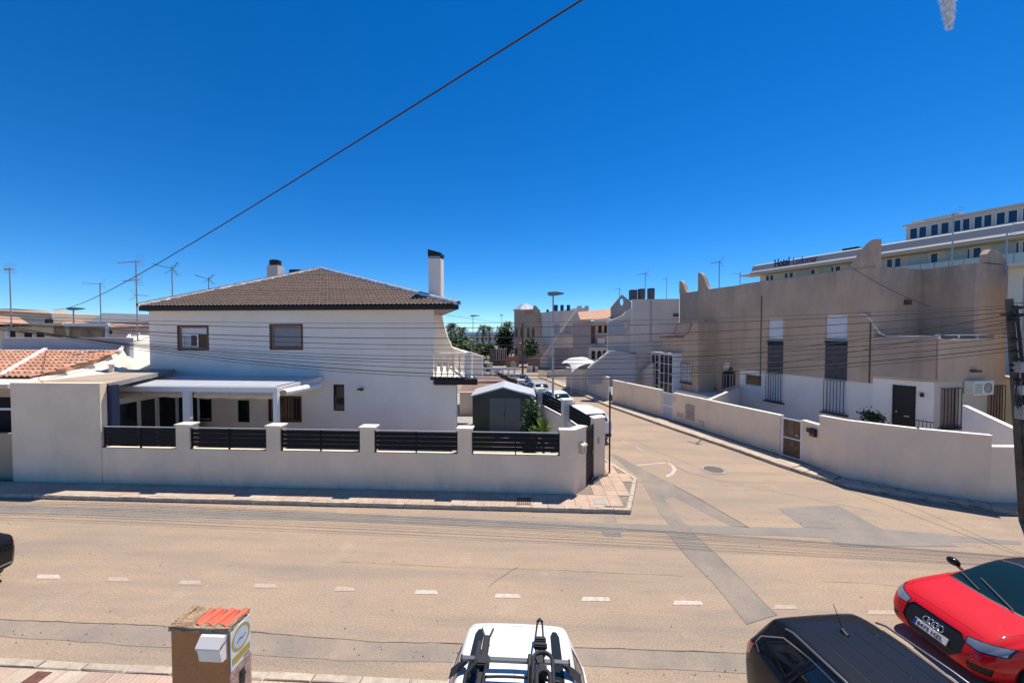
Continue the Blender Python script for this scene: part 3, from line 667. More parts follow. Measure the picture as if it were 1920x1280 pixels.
M_rail=mat('grey_top_rail',(.30,.31,.33),rough=.4,n=None)
for (x0,x1) in gaps:
    fr_=MB(); y0,y1=WY+.06,WY+.10
    fr_.box(x0+.01,x0+.05,y0-.01,y1,zl,2.12); fr_.box(x1-.05,x1-.01,y0-.01,y1,zl,2.12); xm=(x0+x1)/2; fr_.box(xm-.02,xm+.02,y0-.015,y1,zl,2.12); fr_.box(x0,x1,WY+.0,WY+.03,zl,zl+.012)
    p=fr_.build('panel_frame',M_anth,gw,Fr((0,0),0))
    for k in range(4):
        z0=zl+.095+k*.153; MB().box(x0+.05,x1-.05,y0+.002,y0+.022,z0,z0+.142).build('slat',M_anth,p,Fr((0,0),0))
    MB().box(x0+.01,x1-.01,y0-.02,y1+.01,2.12,2.145).build('rail',M_rail,p,Fr((0,0),0))
# corner gate and pillar
pil=MB().prism([(C2.x,C2.y),(C3.x,C3.y),(C3.x-.1,C3.y+.35),(C2.x-.08,C2.y+.33)],0,2.27); pil=pil.build('pillar',M_wallpink,gw,Fr((0,0),0))
MB().prism([(C2.x-.03,C2.y-.05),(C3.x+.05,C3.y-.04),(C3.x-.07,C3.y+.4),(C2.x-.12,C2.y+.38)],2.27,2.32).build('cap',M_cap,pil,Fr((0,0),0))
GF=fr2(C1,C2); gl=(C2-C1).length
gt=MB().box(.0,gl,.03,.07,.12,2.1); gt=gt.build('gate',M_anth,gw,GF)
for k in range(11): MB().box(.03,gl-.03,.012,.028,.16+k*.175,.16+k*.175+.16).build('slat',M_anth,gt,GF)
MB().box(gl*.75,gl*.8,-.05,.0,1.05,1.2).build('handle',M_galv,gt,GF)
PF=fr2(C2,C3); MB().box(.18,.26,-.035,-.001,1.35,1.55).build('doorbell',M_galv,pil,PF)
CF=fr2(C0,C1); a=CF.s_(1086,0,840); z0=CF.z_(1091,848); z1=CF.z_(1091,827)
lb=thing('letterbox','beige metal letterbox with a sloped lid on the chamfered corner wall','letterbox',CF.M@Vector((a+.14,0,z0)),CF.a)
M_lbx=mat('cream_painted_metal',(.58,.52,.38),rough=.4,n=(6,.1))
MB().box(-.14,.14,-.13,-.002,0,.26).build('box',M_lbx,lb); MB().profx([(-.16,.26),(-.001,.26),(-.001,.36),(-.14,.30)],-.155,.155).build('lid',M_lbx,lb); MB().box(-.03,.03,-.135,-.131,.10,.2).build('plate',M_galv,lb)
# side garden wall with slats, seen along the side street
sg=thing('garden_wall','side garden wall with dark horizontal slats and white capped piers along the side street','wall',SW[1]); 
for i in range(len(SW)-1):
    f=fr2(SW[i],SW[i+1]); L=(SW[i+1]-SW[i]).length; s0=.2 if i else .3
    MB().box(s0,L,0,.2,0,1.35).build('wall',M_white,sg,f)
    for k in range(4): MB().box(s0,L-.25,.07,.1,1.41+k*.168,1.41+k*.168+.15).build('slat',M_anth,sg,f)
    MB().box(L-.24,L+.18,-.04,.36,0,2.25).build('pier',M_white,sg,f); MB().box(L-.29,L+.23,-.09,.41,2.25,2.31).build('cap',M_cap,sg,f)
# plot floor and lawn
tag(MB().prism([(-14.6,12.95),(C1.x-.3,12.95),(SW[0].x-.4,SW[0].y+.2)]+[(p.x-.3,p.y) for p in SW[1:]]+[(-14.6,33)],-.01,.06).build('garden_paving',M_concrete),'concrete garden floor of the corner plot',kind='structure')
g0=cw(-2.3,19.5); tag(MB().box(g0.x,g0.x+1.4,g0.y-1.5,g0.y+2.2,.06,.09).build('lawn',mat('artificial_grass',(.10,.20,.04),n=(30,.4),b=(200,1,.02))),'strip of bright green artificial grass beside the white house',kind='stuff')
# ================================================================== SHED, PLANTS
SH=Fr(cw(-2.1,20.6),R(2)); sx0=SH.s_(886,0,760); sx1=SH.s_(1001,0,760)
sh=thing('garden_shed','dark grey metal garden shed with pale gable roof behind the slatted wall','shed',SH.M@Vector(((sx0+sx1)/2,0,.06)),SH.a)
M_shed=mat('dark_shed_metal',(.03,.045,.05),rough=.45,n=(2,.1)); M_shedd=mat('shed_door_metal',(.12,.14,.155),rough=.5,n=(2,.08))
ez=SH.z_(940,741,-.1); az_=SH.z_(938,725,-.1); xm=(sx0+sx1)/2
w1=MB().profile([(sx0,.06),(sx1,.06),(sx1,ez-.05),(xm,az_-.06),(sx0,ez-.05)],0,2.4); w1.build('body',M_shed,sh,SH)
rf=MB(); 
for s_,e in ((sx0-.1,1),(sx1+.1,-1)): rf.add([(s_,-.12,ez-.03),(xm,-.12,az_),(xm,2.5,az_),(s_,2.5,ez-.03),(s_,-.12,ez-.10),(xm,-.12,az_-.07),(xm,2.5,az_-.07),(s_,2.5,ez-.10)],[(0,1,2,3),(4,7,6,5),(0,4,5,1),(2,6,7,3),(0,3,7,4)])
rf.build('roof',mat('pale_corrugated_roof',(.46,.48,.52),n=(5,.1),rough=.5),sh,SH)
dx0,dx1=SH.s_(918,0,770),SH.s_(976,0,770)
for a,b in ((dx0,(dx0+dx1)/2-.01),((dx0+dx1)/2+.01,dx1)):
    d=MB().box(a,b,-.035,-.003,.12,ez-.16).build('door',M_shedd,sh,SH)
    for k in range(4): MB().box(a+.06+(b-a-.1)*k/4,a+.08+(b-a-.1)*k/4,-.045,-.035,.16,ez-.2).build('rib',M_shedd,d,SH)
MB().box((dx0+dx1)/2-.05,(dx0+dx1)/2-.02,-.07,-.037,1.0,1.2).build('handle',M_black,sh,SH)
# leafy plants
def leaves(n,R_,H_,size,seedn,shape='ball',base=0.0):
    rr=random.Random(seedn); mb=MB(); cl=[]
    for c in range(max(4,n//60)):
        a=rr.uniform(0,6.28); r=R_*math.sqrt(rr.random())*.75; z=base+rr.uniform(.15,.95)*(H_-base); 
        if shape=='ball': r*=math.sqrt(max(.05,1-((z-base)/(H_-base)*2-1)**2))
        cl.append(Vector((r*math.cos(a),r*math.sin(a),z)))
    for i in range(n):
        c=rr.choice(cl); p=c+Vector((rr.gauss(0,R_*.2),rr.gauss(0,R_*.2),rr.gauss(0,(H_-base)*.10)))
        if p.z<0.02: p.z=.05
        a,b=rr.uniform(0,6.28),rr.uniform(-.9,.9); d=Vector((math.cos(a)*math.cos(b),math.sin(a)*math.cos(b),math.sin(b))); s=d.cross(Vector((rr.uniform(-1,1),rr.uniform(-1,1),1))).normalized(); L=size*rr.uniform(.6,1.3); W=L*.28
        mb.add([p,p+d*L*.5+s*W,p+d*L,p+d*L*.5-s*W],[(0,1,2,3)])
    return mb
def shrub(name,loc,R_,H_,n,size,m,label,cat='shrub',stems=5,seedn=1,shape='ball',base=.0,group=None,stemm=None):
    o=thing(name,label,cat,loc,0,group); rr=random.Random(seedn); st=MB()
    for k in range(stems):
        a=rr.uniform(0,6.28); q=Vector((math.cos(a)*R_*.5,math.sin(a)*R_*.5,H_*rr.uniform(.6,.85))); st.tube([(0,0,0),q*.5+Vector((0,0,.05)),q],[.02+.01*R_,.014,.006],5)
    st.build('stem',stemm or M_bark,o); leaves(n,R_,H_,size,seedn+5,shape,base).build('foliage',m,o,kind='stuff'); return o
p=cw(.88,17.0); shrub('oleander',(p.x,p.y,.06),.42,2.35,1500,.16,M_leaf,'tall leafy oleander in the corner garden beside the shed','shrub',7,3,'col')
p=cw(.6,16.5); shrub('rose_bush',(p.x,p.y,.06),.40,1.6,700,.13,M_leafd,'low dark bush in front of the dark shed','shrub',5,9)
def spiky(name,loc,n,L,m,label,seedn,wd=.035,h0=.1,up=.5):
    o=thing(name,label,'plant',loc); rr=random.Random(seedn); mb=MB()
    for k in range(n):
        a=rr.uniform(0,6.28); e=rr.uniform(up,1.45); l=L*rr.uniform(.7,1.1); d=Vector((math.cos(a),math.sin(a),0)); s=Vector((-d.y,d.x,0)); pts=[Vector((0,0,h0))+d*(l*math.cos(e)*t_)+Vector((0,0,l*math.sin(e)*t_-.35*l*math.cos(e)*t_*t_)) for t_ in (0,.35,.7,1)]
        w_=[wd*.6,wd,wd*.7,.003]; b=len(mb.v)
        for q,ww in zip(pts,w_): mb.v+=[q-s*ww+Vector((0,0,ww*.5)),q,q+s*ww+Vector((0,0,ww*.5))]
        for i in range(3):
            for j in range(2): mb.f.append((b+i*3+j,b+i*3+j+1,b+i*3+3+j+1,b+i*3+3+j))
    mb.build('leaf_rosette',m,o,kind='stuff'); MB().tube([(0,0,0),(0,0,h0+.1)],[.06,.05],7).build('stem',M_bark,o); return o
p=cw(1.32,16.0); spiky('yucca',(p.x,p.y,.06),70,.85,M_leafy,'bright yellow-green spiky yucca behind the slatted wall',5,h0=1.15)
p=cw(.95,16.2); spiky('yucca',(p.x,p.y,.06),50,.7,M_leafy,'smaller spiky plant left of the bright yucca',6,h0=.9)
# slim signpost on the corner
p=cw(3.72,14.55); sp=thing('signpost','slim dark signpost with small pale top at the pavement corner','signpost',(p.x,p.y,.12))
MB().tube([(0,0,0),(0,0,3.1)],.032,10).build('pole',M_black,sp); MB().box(-.05,.05,-.012,.012,3.0,3.28).build('sign_plate',M_wmetal,sp)
# ================================================================== ANNEX with tall blank wall
zA=FW.z_(100,718); xl=FW.s_(22,0,810); xr=FW.s_(189,0,800)
an=thing('annex','tall blank off-white annex wall with flat roof left of the pergola','building',((xl+xr)/2,WY,0)); W0=Fr((0,0),0)
MB().box(xl,xr,WY-.002,WY+.22,0,zA).build('wall',M_wallpink,an,W0)
MB().prism([(xl,WY+.22),(xl+.2,WY+.22),(-19.1,WY+5.4),(-19.3,WY+5.4)],0,zA-.02).build('wall',M_wallpink,an,W0)
MB().prism([(xl+.2,WY+.22),(xr,WY+.22),(-17.9,WY+5.3),(-19.2,WY+5.5)],zA-.22,zA-.03).build('roof',mat('dusty_flat_roof',(.42,.33,.24),n=(1,.25)),an,W0)
M_navy=mat('navy_painted_metal',(.02,.03,.07),rough=.5,n=(2,.1))
MB().box(xr-.06,xr+.16,WY+.24,WY+.50,.1,zA-.10).build('door_post',M_navy,an,W0)
MB().prism([(xr-.05,WY+.25),(xr+.05,WY+.25),(-17.8,WY+5.4),(-17.9,WY+5.4)],zA-.20,zA-.028).build('roof_edge',mat('grey_roof_edge',(.25,.25,.27),n=(3,.1)),an,W0)
# sliver of the next porch at the far left
lf=thing('neighbour_porch','cream porch with dark opening at the left edge','building',(xl-1.5,WY,0)); MB().wall(xl-4,xl-.25,0,3.45,.2,[(xl-3.4,xl-.42,1.75,3.1)],y=WY+.35).build('wall',mat('cream_yellow_render',(.52,.38,.24),n=(1,.1)),lf,W0)
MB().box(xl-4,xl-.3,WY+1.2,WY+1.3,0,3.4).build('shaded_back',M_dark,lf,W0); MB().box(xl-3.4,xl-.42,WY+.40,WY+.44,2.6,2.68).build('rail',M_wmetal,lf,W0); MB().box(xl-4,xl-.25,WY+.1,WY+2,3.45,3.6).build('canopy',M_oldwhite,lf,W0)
# ================================================================== PERGOLA
yP=14.67; PF_=Fr((0,yP),0); pg=thing('pergola','white aluminium pergola with rolled cream awnings in front of the white house','pergola',((FW.s_(300)+FW.s_(500))/2,yP,0))
pzb,pzt=3.10,3.31; xp0=PF_.s_(196,0,728); xp1=PF_.s_(521,0,728)
bevbox('front_beam',M_wmetal,pg,xp0,xp1,yP-.06,yP+.06,pzb,pzt,.02,W0)
for a,b in ((345,357.5),(513.5,522)):
    x0,x1=PF_.s_(a,0,770),PF_.s_(b,0,770); MB().box(x0,x1,yP-.055,yP+.10,.06,pzb).build('post',M_wmetal,pg,W0)
yH=lambda x:(H.M@Vector((H.loc((x,18,0)).x,0,0))).y
xh=H.M@Vector((H.s_(600,-.1,715),-.1,0))
for (x,x2) in ((xp0+.06,xp0+.06),(PF_.s_(351),PF_.s_(351)),(xp1-.05,xp1-.05)): MB().bar((x,yP+.06,pzt-.10),(x2,yH(x2)-.02,pzt-.04),.10,.16).build('rafter',M_wmetal,pg,W0)
MB().bar((xh.x,yH(xh.x)-.06,pzt-.04),(xp1,yH(xp1)-.06,pzt-.04),.1,.2).build('back_beam',mat('grey_aluminium',(.42,.43,.46),rough=.5,n=None),pg,W0)
M_poly=mat('grey_roof_panels',(.50,.51,.54),rough=.4,n=(2,.06))
n=9
for k in range(n):
    x0=xp0+.12+(xp1-xp0-.3)*k/n; x1=xp0+.12+(xp1-xp0-.3)*(k+1)/n-.02; MB().add([(x0,yP+.09,pzt+.012),(x1,yP+.09,pzt+.012),(x1,yH(x1)-.05,pzt+.05),(x0,yH(x0)-.05,pzt+.05),(x0,yP+.09,pzt-.01),(x1,yP+.09,pzt-.01),(x1,yH(x1)-.05,pzt+.02),(x0,yH(x0)-.05,pzt+.02)],[(0,1,2,3),(7,6,5,4),(0,4,5,1),(2,6,7,3),(1,5,6,2),(3,7,4,0)]).build('roof_panel',M_poly,pg,W0)
M_awn=mat('cream_awning_cloth',(.66,.54,.40),n=(4,.15),rough=.9); M_awnw=mat('white_awning_cloth',(.78,.77,.72),n=(5,.08),rough=.9)
def valance(x0,x1,y,z1,drop,m,name='awning'):
    mb=MB(); n=26; 
    for i in range(n+1):
        x=x0+(x1-x0)*i/n; s=math.sin(math.pi*((i/n*3)%1)); 
        for (dy,dz) in ((.02,0),(-.05,-drop*.35),(-.07-.02*s,-drop*(.75+.1*s)),(.0,-drop*(.9+.16*s)),(.06,-drop*.5)): mb.v.append(Vector((x,y+dy,z1+dz)))
    for i in range(n):
        for k in range(4): mb.f.append((i*5+k,i*5+5+k,i*5+5+k+1,i*5+k+1))
    return mb.build(name,m,pg,W0,smooth=True)
valance(xp0+.15,PF_.s_(344),yP+.12,pzb-.02,.24,M_awn); valance(PF_.s_(358),PF_.s_(512),yP+.12,pzb-.02,.27,M_awn)
mb=MB(); a=Vector((xp1+.08,yP+.15,pzb+.0)); b=Vector((xp1+.42,yP+2.2,pzb+.02)); n=16
for i in range(n+1):
    p=a.lerp(b,i/n); s=.02*math.sin(i*2.1)
    for dx,dz in ((0,.10),(.14,.06),(.2,-.04+s),(.12,-.16+s),(0,-.18)): mb.v.append(p+Vector((dx,0,dz)))
for i in range(n):
    for k in range(4): mb.f.append((i*5+k,i*5+k+1,i*5+5+k+1,i*5+5+k))
mb.build('awning',M_awnw,pg,W0,smooth=True,label='sunlit white rolled awning at the right end')
# glazed porch under it
GX=-17.15; GP=Fr((GX,14.85),R(90)); gp=thing('glazed_porch','white framed glazed porch with curtains under the pergola','porch',(GX,16.6,0))
for k,(a,b) in enumerate([(.0,.9),(.93,1.7),(1.75,2.7),(2.75,3.9)]):
    window(gp,GP,(a,b,.1,2.55),M_wmetal,M_glass,t=0,dep=.06,fw=.06,mull=0,curtain=mat('grey_curtain',(.35,.34,.33),n=(9,.3)) if k in(1,3) else None)
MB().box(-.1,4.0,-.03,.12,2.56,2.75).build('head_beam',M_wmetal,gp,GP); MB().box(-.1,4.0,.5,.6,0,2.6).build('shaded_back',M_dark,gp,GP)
g5=fr2(cw(-16.6,18.75),cw(-14.6,18.6)); 
for a,b in ((.0,.75),(.78,1.5)): window(gp,g5,(a,b,.1,2.5),M_wmetal,M_glass,t=-.2,dep=.06,fw=.05,mull=0)
# ================================================================== TERRACOTTA ROOFED HOUSE
th=thing('terracotta_house','low house with terracotta tiled lean-to roof and curved white party wall','house',(-22,15,0))
M_stainw=mat('mould_stained_white_render',(.72,.68,.58),n=(.9,.18),streak=.2)
wp=[(20,717,13.6),(60,714,14.4),(120,704,15.6),(175,690,17.0),(215,668,18.2),(229,654,18.9),(236,640,20.6),(243,630,22.0),(262,628,22.2),(300,628,22.2)]; lo_=[(20,719,13.3),(60,717.5,13.6),(120,715,14.2),(175,706,15.6),(215,702,16.6),(229,700,17.2),(240,699,17.6),(250,698,17.9),(262,697.5,18.2),(300,697,18.3)]
mb=MB(); n=len(wp)
for q in wp+lo_: mb.v.append(P3(*q))
for q in wp+lo_: mb.v.append(P3(*q)-Vector((0,0,.25)))
for i in range(n-1): mb.f+=[(i,n+i,n+i+1,i+1),(2*n+i,2*n+i+1,3*n+i+1,3*n+i),(n+i,3*n+i,3*n+i+1,n+i+1),(i,i+1,2*n+i+1,2*n+i)]
mb.build('white_roof_slope',M_stainw,th,W0,smooth=60)
MB().tube([P3(*q)+Vector((0,0,.05)) for q in wp[1:9]],.08,6).build('mortar_coping',M_mortar,th,W0)
e0=P3(-60,722,14.4); zE=3.62; zR=P3(120,659,18.5).z; TL=-31.0
tileme=MB(); n=7; per=.255; Lt=.50
for (y,dz) in ((0,.05),(Lt,.0)):
    for k in range(n): x=-per*.52+per*1.04*k/(n-1); tileme.v.append(Vector((x,y,dz+.075*(.5+.5*math.cos((k/(n-1)-.35)*2*math.pi)))))
for k in range(n): v=tileme.v[k]; tileme.v.append(Vector((v.x,0,v.z-.035)))
for k in range(n-1): tileme.f+=[(k,k+1,n+k+1,n+k),(2*n+k,2*n+k+1,k+1,k)]
tileme=tileme.mesh('roof_tile',M_terra,smooth=50)
sl=math.atan2(zR-zE,18.5-14.4); Ls=math.hypot(zR-zE,18.5-14.4); rows=9; cols=32
bxs=[(P3(*q).y,P3(*q).x) for q in wp[:7]]
def bxx(y):
    for i in range(len(bxs)-1):
        if bxs[i][0]<=y<=bxs[i+1][0]: t_=(y-bxs[i][0])/(bxs[i+1][0]-bxs[i][0]); return bxs[i][1]*(1-t_)+bxs[i+1][1]*t_
    return bxs[0][1] if y<bxs[0][0] else bxs[-1][1]
for j in range(rows):
    for i in range(cols):
        y=j/rows*Ls; x=bxx(14.4+y*math.cos(sl)+.2)+.10-per*(i+.5)
        if x<-29: continue
        x=round((x+40)/per)*per-40; M=Matrix.Translation((x,14.4,zE))@Matrix.Rotation(sl,4,'X')@Matrix.Translation((random.uniform(-.006,.006),y+random.uniform(-.012,.012),.02))@Matrix.Rotation(random.uniform(-.02,.02),4,'Z'); inst(tileme,'roof_tile',th,M)
rb_=[(TL,14.4,zE)]+[(bxx(y)-.02,y,zE+(y-14.4)*math.tan(sl)) for y in (14.4,15.6,17,18.2,18.5)]+[(TL,18.5,zR)]
MB().add(rb_+[(q[0],q[1],q[2]-.2) for q in rb_],[tuple(range(7)),tuple(range(7,14))[::-1]]+[(i,7+i,7+(i+1)%7,(i+1)%7) for i in range(7)]).build('roof',M_terram,th,W0)
a=P3(90,657,18.5); b=P3(4,716,14.5); MB().bar(a+Vector((0,-.1,.08)),Vector((b.x,14.45,zE+.1)),.14,.12).build('mortar_rib',M_mortar,th,W0)
MB().box(TL,bxx(18.5)+.1,18.42,18.62,zR-.05,zR+.09).build('ridge_mortar',M_mortar,th,W0)
MB().box(TL,bxx(14.4),14.9,15.1,0,zE-.1).build('wall',M_oldwhite,th,W0)
zG=P3(120,634,19.2).z; q=P3(4,640,19.2).x
MB().box(q,P3(243,640,19.2).x,19.2,19.4,zR-.6,zG).build('parapet_wall',M_grey,th,W0); MB().box(q-.03,P3(245,640,19.2).x,19.17,19.43,zG,zG+.04).build('coping',M_oldwhite,th,W0)
vp=cw(-13.1,14.6+0); pp=P3(209,697,16.5); MB().lathe([(.09,0),(.09,.35),(.13,.35),(.13,.40),(.0,.44)],12,Matrix.Translation((pp.x,16.5,zA-.05))).build('vent_pipe',M_oldwhite,an,W0)
# white sloped fillet of the annex roof running up to the party wall
# ------------------------------------------------------------------ terrace house behind
tb=thing('terrace_house','pale terrace house with white framed windows and white canopy beams behind the terracotta roof','house',(-24,24,0)); Y=22.5
def slab(par,name,pts,Y,th,m,label=None): return MB().profile([(P3(a,b,Y).x,P3(a,b,Y).z) for a,b in pts],Y,Y+th).build(name,m,par,W0,label=label)
TBF=Fr((0,Y+1.5),0); hw=[rect(TBF,10,618,30,636),rect(TBF,42,621,61,635),rect(TBF,65,621,84,635)]
MB().wall(P3(-80,630,Y+1.5).x,P3(100,630,Y+1.5).x,4.2,P3(30,606,Y+1.5).z,.2,hw,y=0).build('wall',M_oldwhite,tb,TBF)
for r in hw: window(tb,TBF,r,M_wmetal,M_dark,dep=.08,fw=.06,mull=0)
slab(tb,'wall',[(98,640),(98,609),(200,611),(200,640)],Y+1.6,.2,mat('brown_stained_render',(.28,.23,.19),n=(1.5,.5)))
slab(tb,'canopy_beam',[(120,606),(196,605),(203,607),(203,612),(120,611)],Y,.15,M_wmetal); slab(tb,'canopy_beam',[(-20,608),(116,605),(116,609),(-20,613)],Y,.15,M_oldwhite)
slab(tb,'canopy_post',[(197,611),(200,611),(200,640),(197,640)],Y,.12,M_wmetal); slab(tb,'canopy_post',[(10,611),(14,611),(14,636),(10,636)],Y,.12,M_wmetal)
slab(tb,'canopy_post',[(121,611),(125,611),(128,632),(125,632)],Y,.08,mat('pale_yellow_cloth',(.5,.5,.3)))
MB().box(P3(-80,600,Y).x,P3(205,600,Y).x,Y+.2,Y+2,P3(100,606,Y).z-.12,P3(100,606,Y).z-.06).build('canopy_roof',M_oldwhite,tb,W0)
def tiled(par,pts,m=M_terram,th=.12,name='roof'):
    vs=[P3(*p) for p in pts]; n=len(vs); return MB().add(vs+[v-Vector((0,0,th)) for v in vs],[tuple(range(n)),tuple(range(n,2*n))[::-1]]+[(i,(i+1)%n,n+(i+1)%n,n+i) for i in range(n)]).build(name,m,par,W0)
tiled(tb,[(-60,606,Y),(60,610,Y),(36,595,27),(-60,588,27)])
hb1=thing('distant_house','cream gabled house with orange tiled roof at the far left skyline','house',(-34,36,0))
slab(hb1,'wall',[(-40,625),(-40,582),(5,582),(97,587),(97,625)],34,6,mat('cream_render_far',(.62,.52,.40),n=(.6,.1)))
tiled(hb1,[(-40,584,33.9),(30,584,33.9),(97,590,33.9),(92,583,36),(28,579,36),(-40,579,36)]); tiled(hb1,[(97,590,34),(97,607,34),(162,606,36),(128,585,38),(107,581,38)]); slab(hb1,'chimney',[(84,606),(84,598),(90,598),(90,606)],33.6,.4,M_dark)
slab(hb1,'wall',[(97,625),(97,607),(162,606),(162,625)],34.2,2,mat('brown_stained_render',(.28,.23,.19)))
hb2=thing('distant_house','grey-roofed house with white gable wall left of the white house','house',(-24,30,0))
tiled(hb2,[(165,606,27),(281,606,27),(300,590,31),(192,586.5,31)],mat('slate_grey_roof',(.16,.17,.19),n=(2,.2)))
slab(hb2,'roof_edge',[(166,607),(300,607),(300,603),(166,604)],26.9,.1,M_terram)
tiled(hb2,[(202,613,26),(290,611,26),(290,605,27),(199,605,27)]); slab(hb2,'wall',[(200,650),(200,613),(245,606),(300,606),(300,650)],26.2,.3,M_white)
slab(hb2,'wall',[(120,650),(120,608),(203,608),(203,650)],27,.3,M_oldwhite)
ac=thing('air_conditioner','small air conditioner unit on the roof behind the grey parapet','air conditioner',P3(208,628,24)); aw=P3(213,627,24)-P3(201,627,24)
MB().box(-.22,.22,0,.25,-.02,.4).build('casing',M_oldwhite,ac); MB().lathe([(0,0),(.13,0)],12,Matrix.Translation((0,-.005,.19))@Matrix.Rotation(R(90),4,'X')).build('fan',M_dark,ac)
antenna(22,592,503,22,0,'tall television antenna at the left edge of the photo',el=1.0,rot=.1)
antenna(190,592,531,24,0,'television antenna on a slim mast left of the tall double mast',el=.9,rot=1.0)
antenna(258,618,490,20.5,1,'tall television mast with three aerials beside the white house',rot=0)

mbk=MB(); 
for c0,c1,h_ in ((196,222,14),(226,262,12),(262,290,18)):
    P=[FW.hit(c0+(c1-c0)*k/8,908-h_*math.sin(math.pi*(k/8)**.8),-.002) for k in range(9)]
    for k in range(8):
        (xa1,za1),(xb1,zb1)=P[k],P[k+1]; mbk.add([(xa1,-.003,za1-.012),(xb1,-.003,zb1-.012),(xb1,-.003,zb1+.012),(xa1,-.003,za1+.012)],[(0,1,2,3)])
mbk.build('chalk_scribble',mat('faint_chalk',(.90,.78,.66),n=(20,.2)),gw,FW)
# ================================================================== WHITE BOUNDARY WALL ON THE RIGHT
def wallseg(par,a,b,h,m,th=.18,cap=True,name='wall',h2=None):
    f=fr2(a,b); L=(Vector(b)-Vector(a)).length; h2=h if h2 is None else h2
    MB().profile([(0,0),(L,0),(L,h2),(0,h)],0,th).build(name,m,par,f)
    if cap: MB().profile([(-.02,h),(L+.02,h2),(L+.02,h2+.05),(-.02,h+.05)],-.03,th+.03).build('coping',M_cap,par,f)
    return f
WRw=WR
bw=thing('boundary_wall','long white boundary wall with pale coping curving round the right-hand corner','wall',WRw[6])
def mid(a,b,t): return a.lerp(b,t)
# two walls farther off
fw_=thing('boundary_wall','weathered off-white wall with small meter hatches far up the side street','wall',WRw[1])
wallseg(fw_,WRw[0],WRw[1],2.02,M_oldwhite); wallseg(fw_,WRw[1],WRw[2],2.02,M_oldwhite,h2=1.9)
W12=fr2(WRw[0],WRw[1])
for (a,b,c,d) in ((1086,713,1096,722),(1100,708,1106,718)): r=rect(W12,a,b,c,d); MB().box(r[0],r[1],-.03,-.002,r[2],r[3]).build('meter_hatch',M_oldwhite,fw_,W12)
for px in (1080,1098): s=W12.s_(px,0,715); MB().box(s-.03,s+.03,-.015,-.001,0,2.0).build('pilaster',M_grey,fw_,W12)
W23=fr2(WRw[1],WRw[2]); 
# middle stretch with the white gate
A=fr2(WRw[2],WRw[3]); L=(WRw[3]-WRw[2]).length
Am=mid(WRw[2],WRw[3],.12)
wallseg(bw,Am,WRw[3],1.76,M_wallpink)
wg=thing('garden_gate','white metal garden gate in the far part of the white wall','gate',mid(WRw[3],WRw[4],.5)); GB=fr2(WRw[3],WRw[4]); GL=(WRw[4]-WRw[3]).length
ga,gb=GB.s_(1236,0,760),GB.s_(1252,0,760)
gm_=ring(MB(),.35,1.35,.12,1.7,.07,.06,.10); gm_.box(.42,1.28,.06,.1,.85,.92); gm_=gm_.build('frame',M_wmetal,wg,GB)
MB().box(.42,1.28,.075,.085,.19,1.63).build('panel',mat('pale_gate_panel',(.60,.58,.57),n=(3,.1)),wg,GB)
B5=WRw[5]; 
P1=GB.M@Vector((0,0,0)); P2=GB.M@Vector((.3,0,0)); P3_=GB.M@Vector((1.4,0,0))
wallseg(bw,WRw[3],P2,1.76,M_wallpink); MB().box(.3,1.4,0,.18,0,.12).build('gate_step',M_concrete,bw,GB); wallseg(bw,P3_,WRw[4],1.74,M_wallpink)
f45=wallseg(bw,WRw[4],WRw[5],1.74,M_wallpink,h2=1.8)
for nm,(a,b,c,d),mm in (('meter_hatch',(1286,758,1302,787),mat('tan_meter_box',(.42,.36,.29),n=(5,.1))),('vent_grating',(1270,773,1280,782),M_galv),('vent_grating',(1311,788,1320,798),M_galv)):
    r=rect(f45,a,b,c,d); o=MB().box(r[0],r[1],-.03,-.002,r[2],r[3]).build(nm,mm,bw,f45)
    if nm=='meter_hatch':
        zc=(r[2]+r[3])/2; MB().box(r[0]+.02,r[1]-.02,-.038,-.03,zc-.01,zc+.01).build('joint',M_crack,o,f45); MB().add([((r[0]+r[1])/2-.06,-.034,r[2]+.2),((r[0]+r[1])/2+.06,-.034,r[2]+.2),((r[0]+r[1])/2,-.034,r[2]+.33)],[(0,1,2)]).build('warning_triangle',mat('faded_sign_brown',(.3,.15,.06),n=None),o,f45)
r=rect(f45,1260,743,1267,752); MB().box(r[0],r[1],-.06,-.002,r[2],r[3]).build('letterbox',M_oldwhite,bw,f45)
# wooden gate
WG=fr2(WRw[5],WRw[6]); wgl=(WRw[6]-WRw[5]).length
wd=thing('wooden_gate','brown wooden plank gate with white frame in the white wall','gate',WG.M@Vector((wgl*.5,0,0.1)),WG.a)
M_wood=mat('gate_planks',(.17,.11,.06),n=(6,.35),rough=.7,rnd=[(.17,.11,.06),(.21,.14,.08),(.13,.085,.05)])
x0,x1=.06-wgl/2,wgl/2-.04; fr_=ring(MB(),x0,x1,0,1.66,.05,.06,.11); fr_.box(x0+.05,x1-.05,.06,.11,.80,.85); fr_.build('frame',M_wmetal,wd)
n=7
for k in range(n):
    for (za,zb_) in ((.05,.80),(.85,1.61)): a=x0+.05+(x1-x0-.1)*k/n; MB().box(a+.005,a+(x1-x0-.1)/n-.005,.07,.095,za,zb_).build('plank',M_wood,wd)
MB().box(x1-.2,x1-.12,.0,.06,1.0,1.06).build('handle',M_galv,wd)
for k in range(4): pass
f67=wallseg(bw,WRw[6],WRw[7],1.78,M_wallpink)
r=rect(f67,1521,803,1532.5,818); nl=thing('letterbox','black wall-mounted letterbox right of the wooden gate','letterbox',f67.M@Vector(((r[0]+r[1])/2,-.1,r[2])),f67.a)
w_=(r[1]-r[0])/2; h_=r[3]-r[2]; bevbox('box',M_black,nl,-w_,w_,-.0,.095,0,h_,.015); MB().box(-w_*.5,w_*.5,-.004,-.0,h_*.2,h_*.26).build('slot',M_galv,nl)
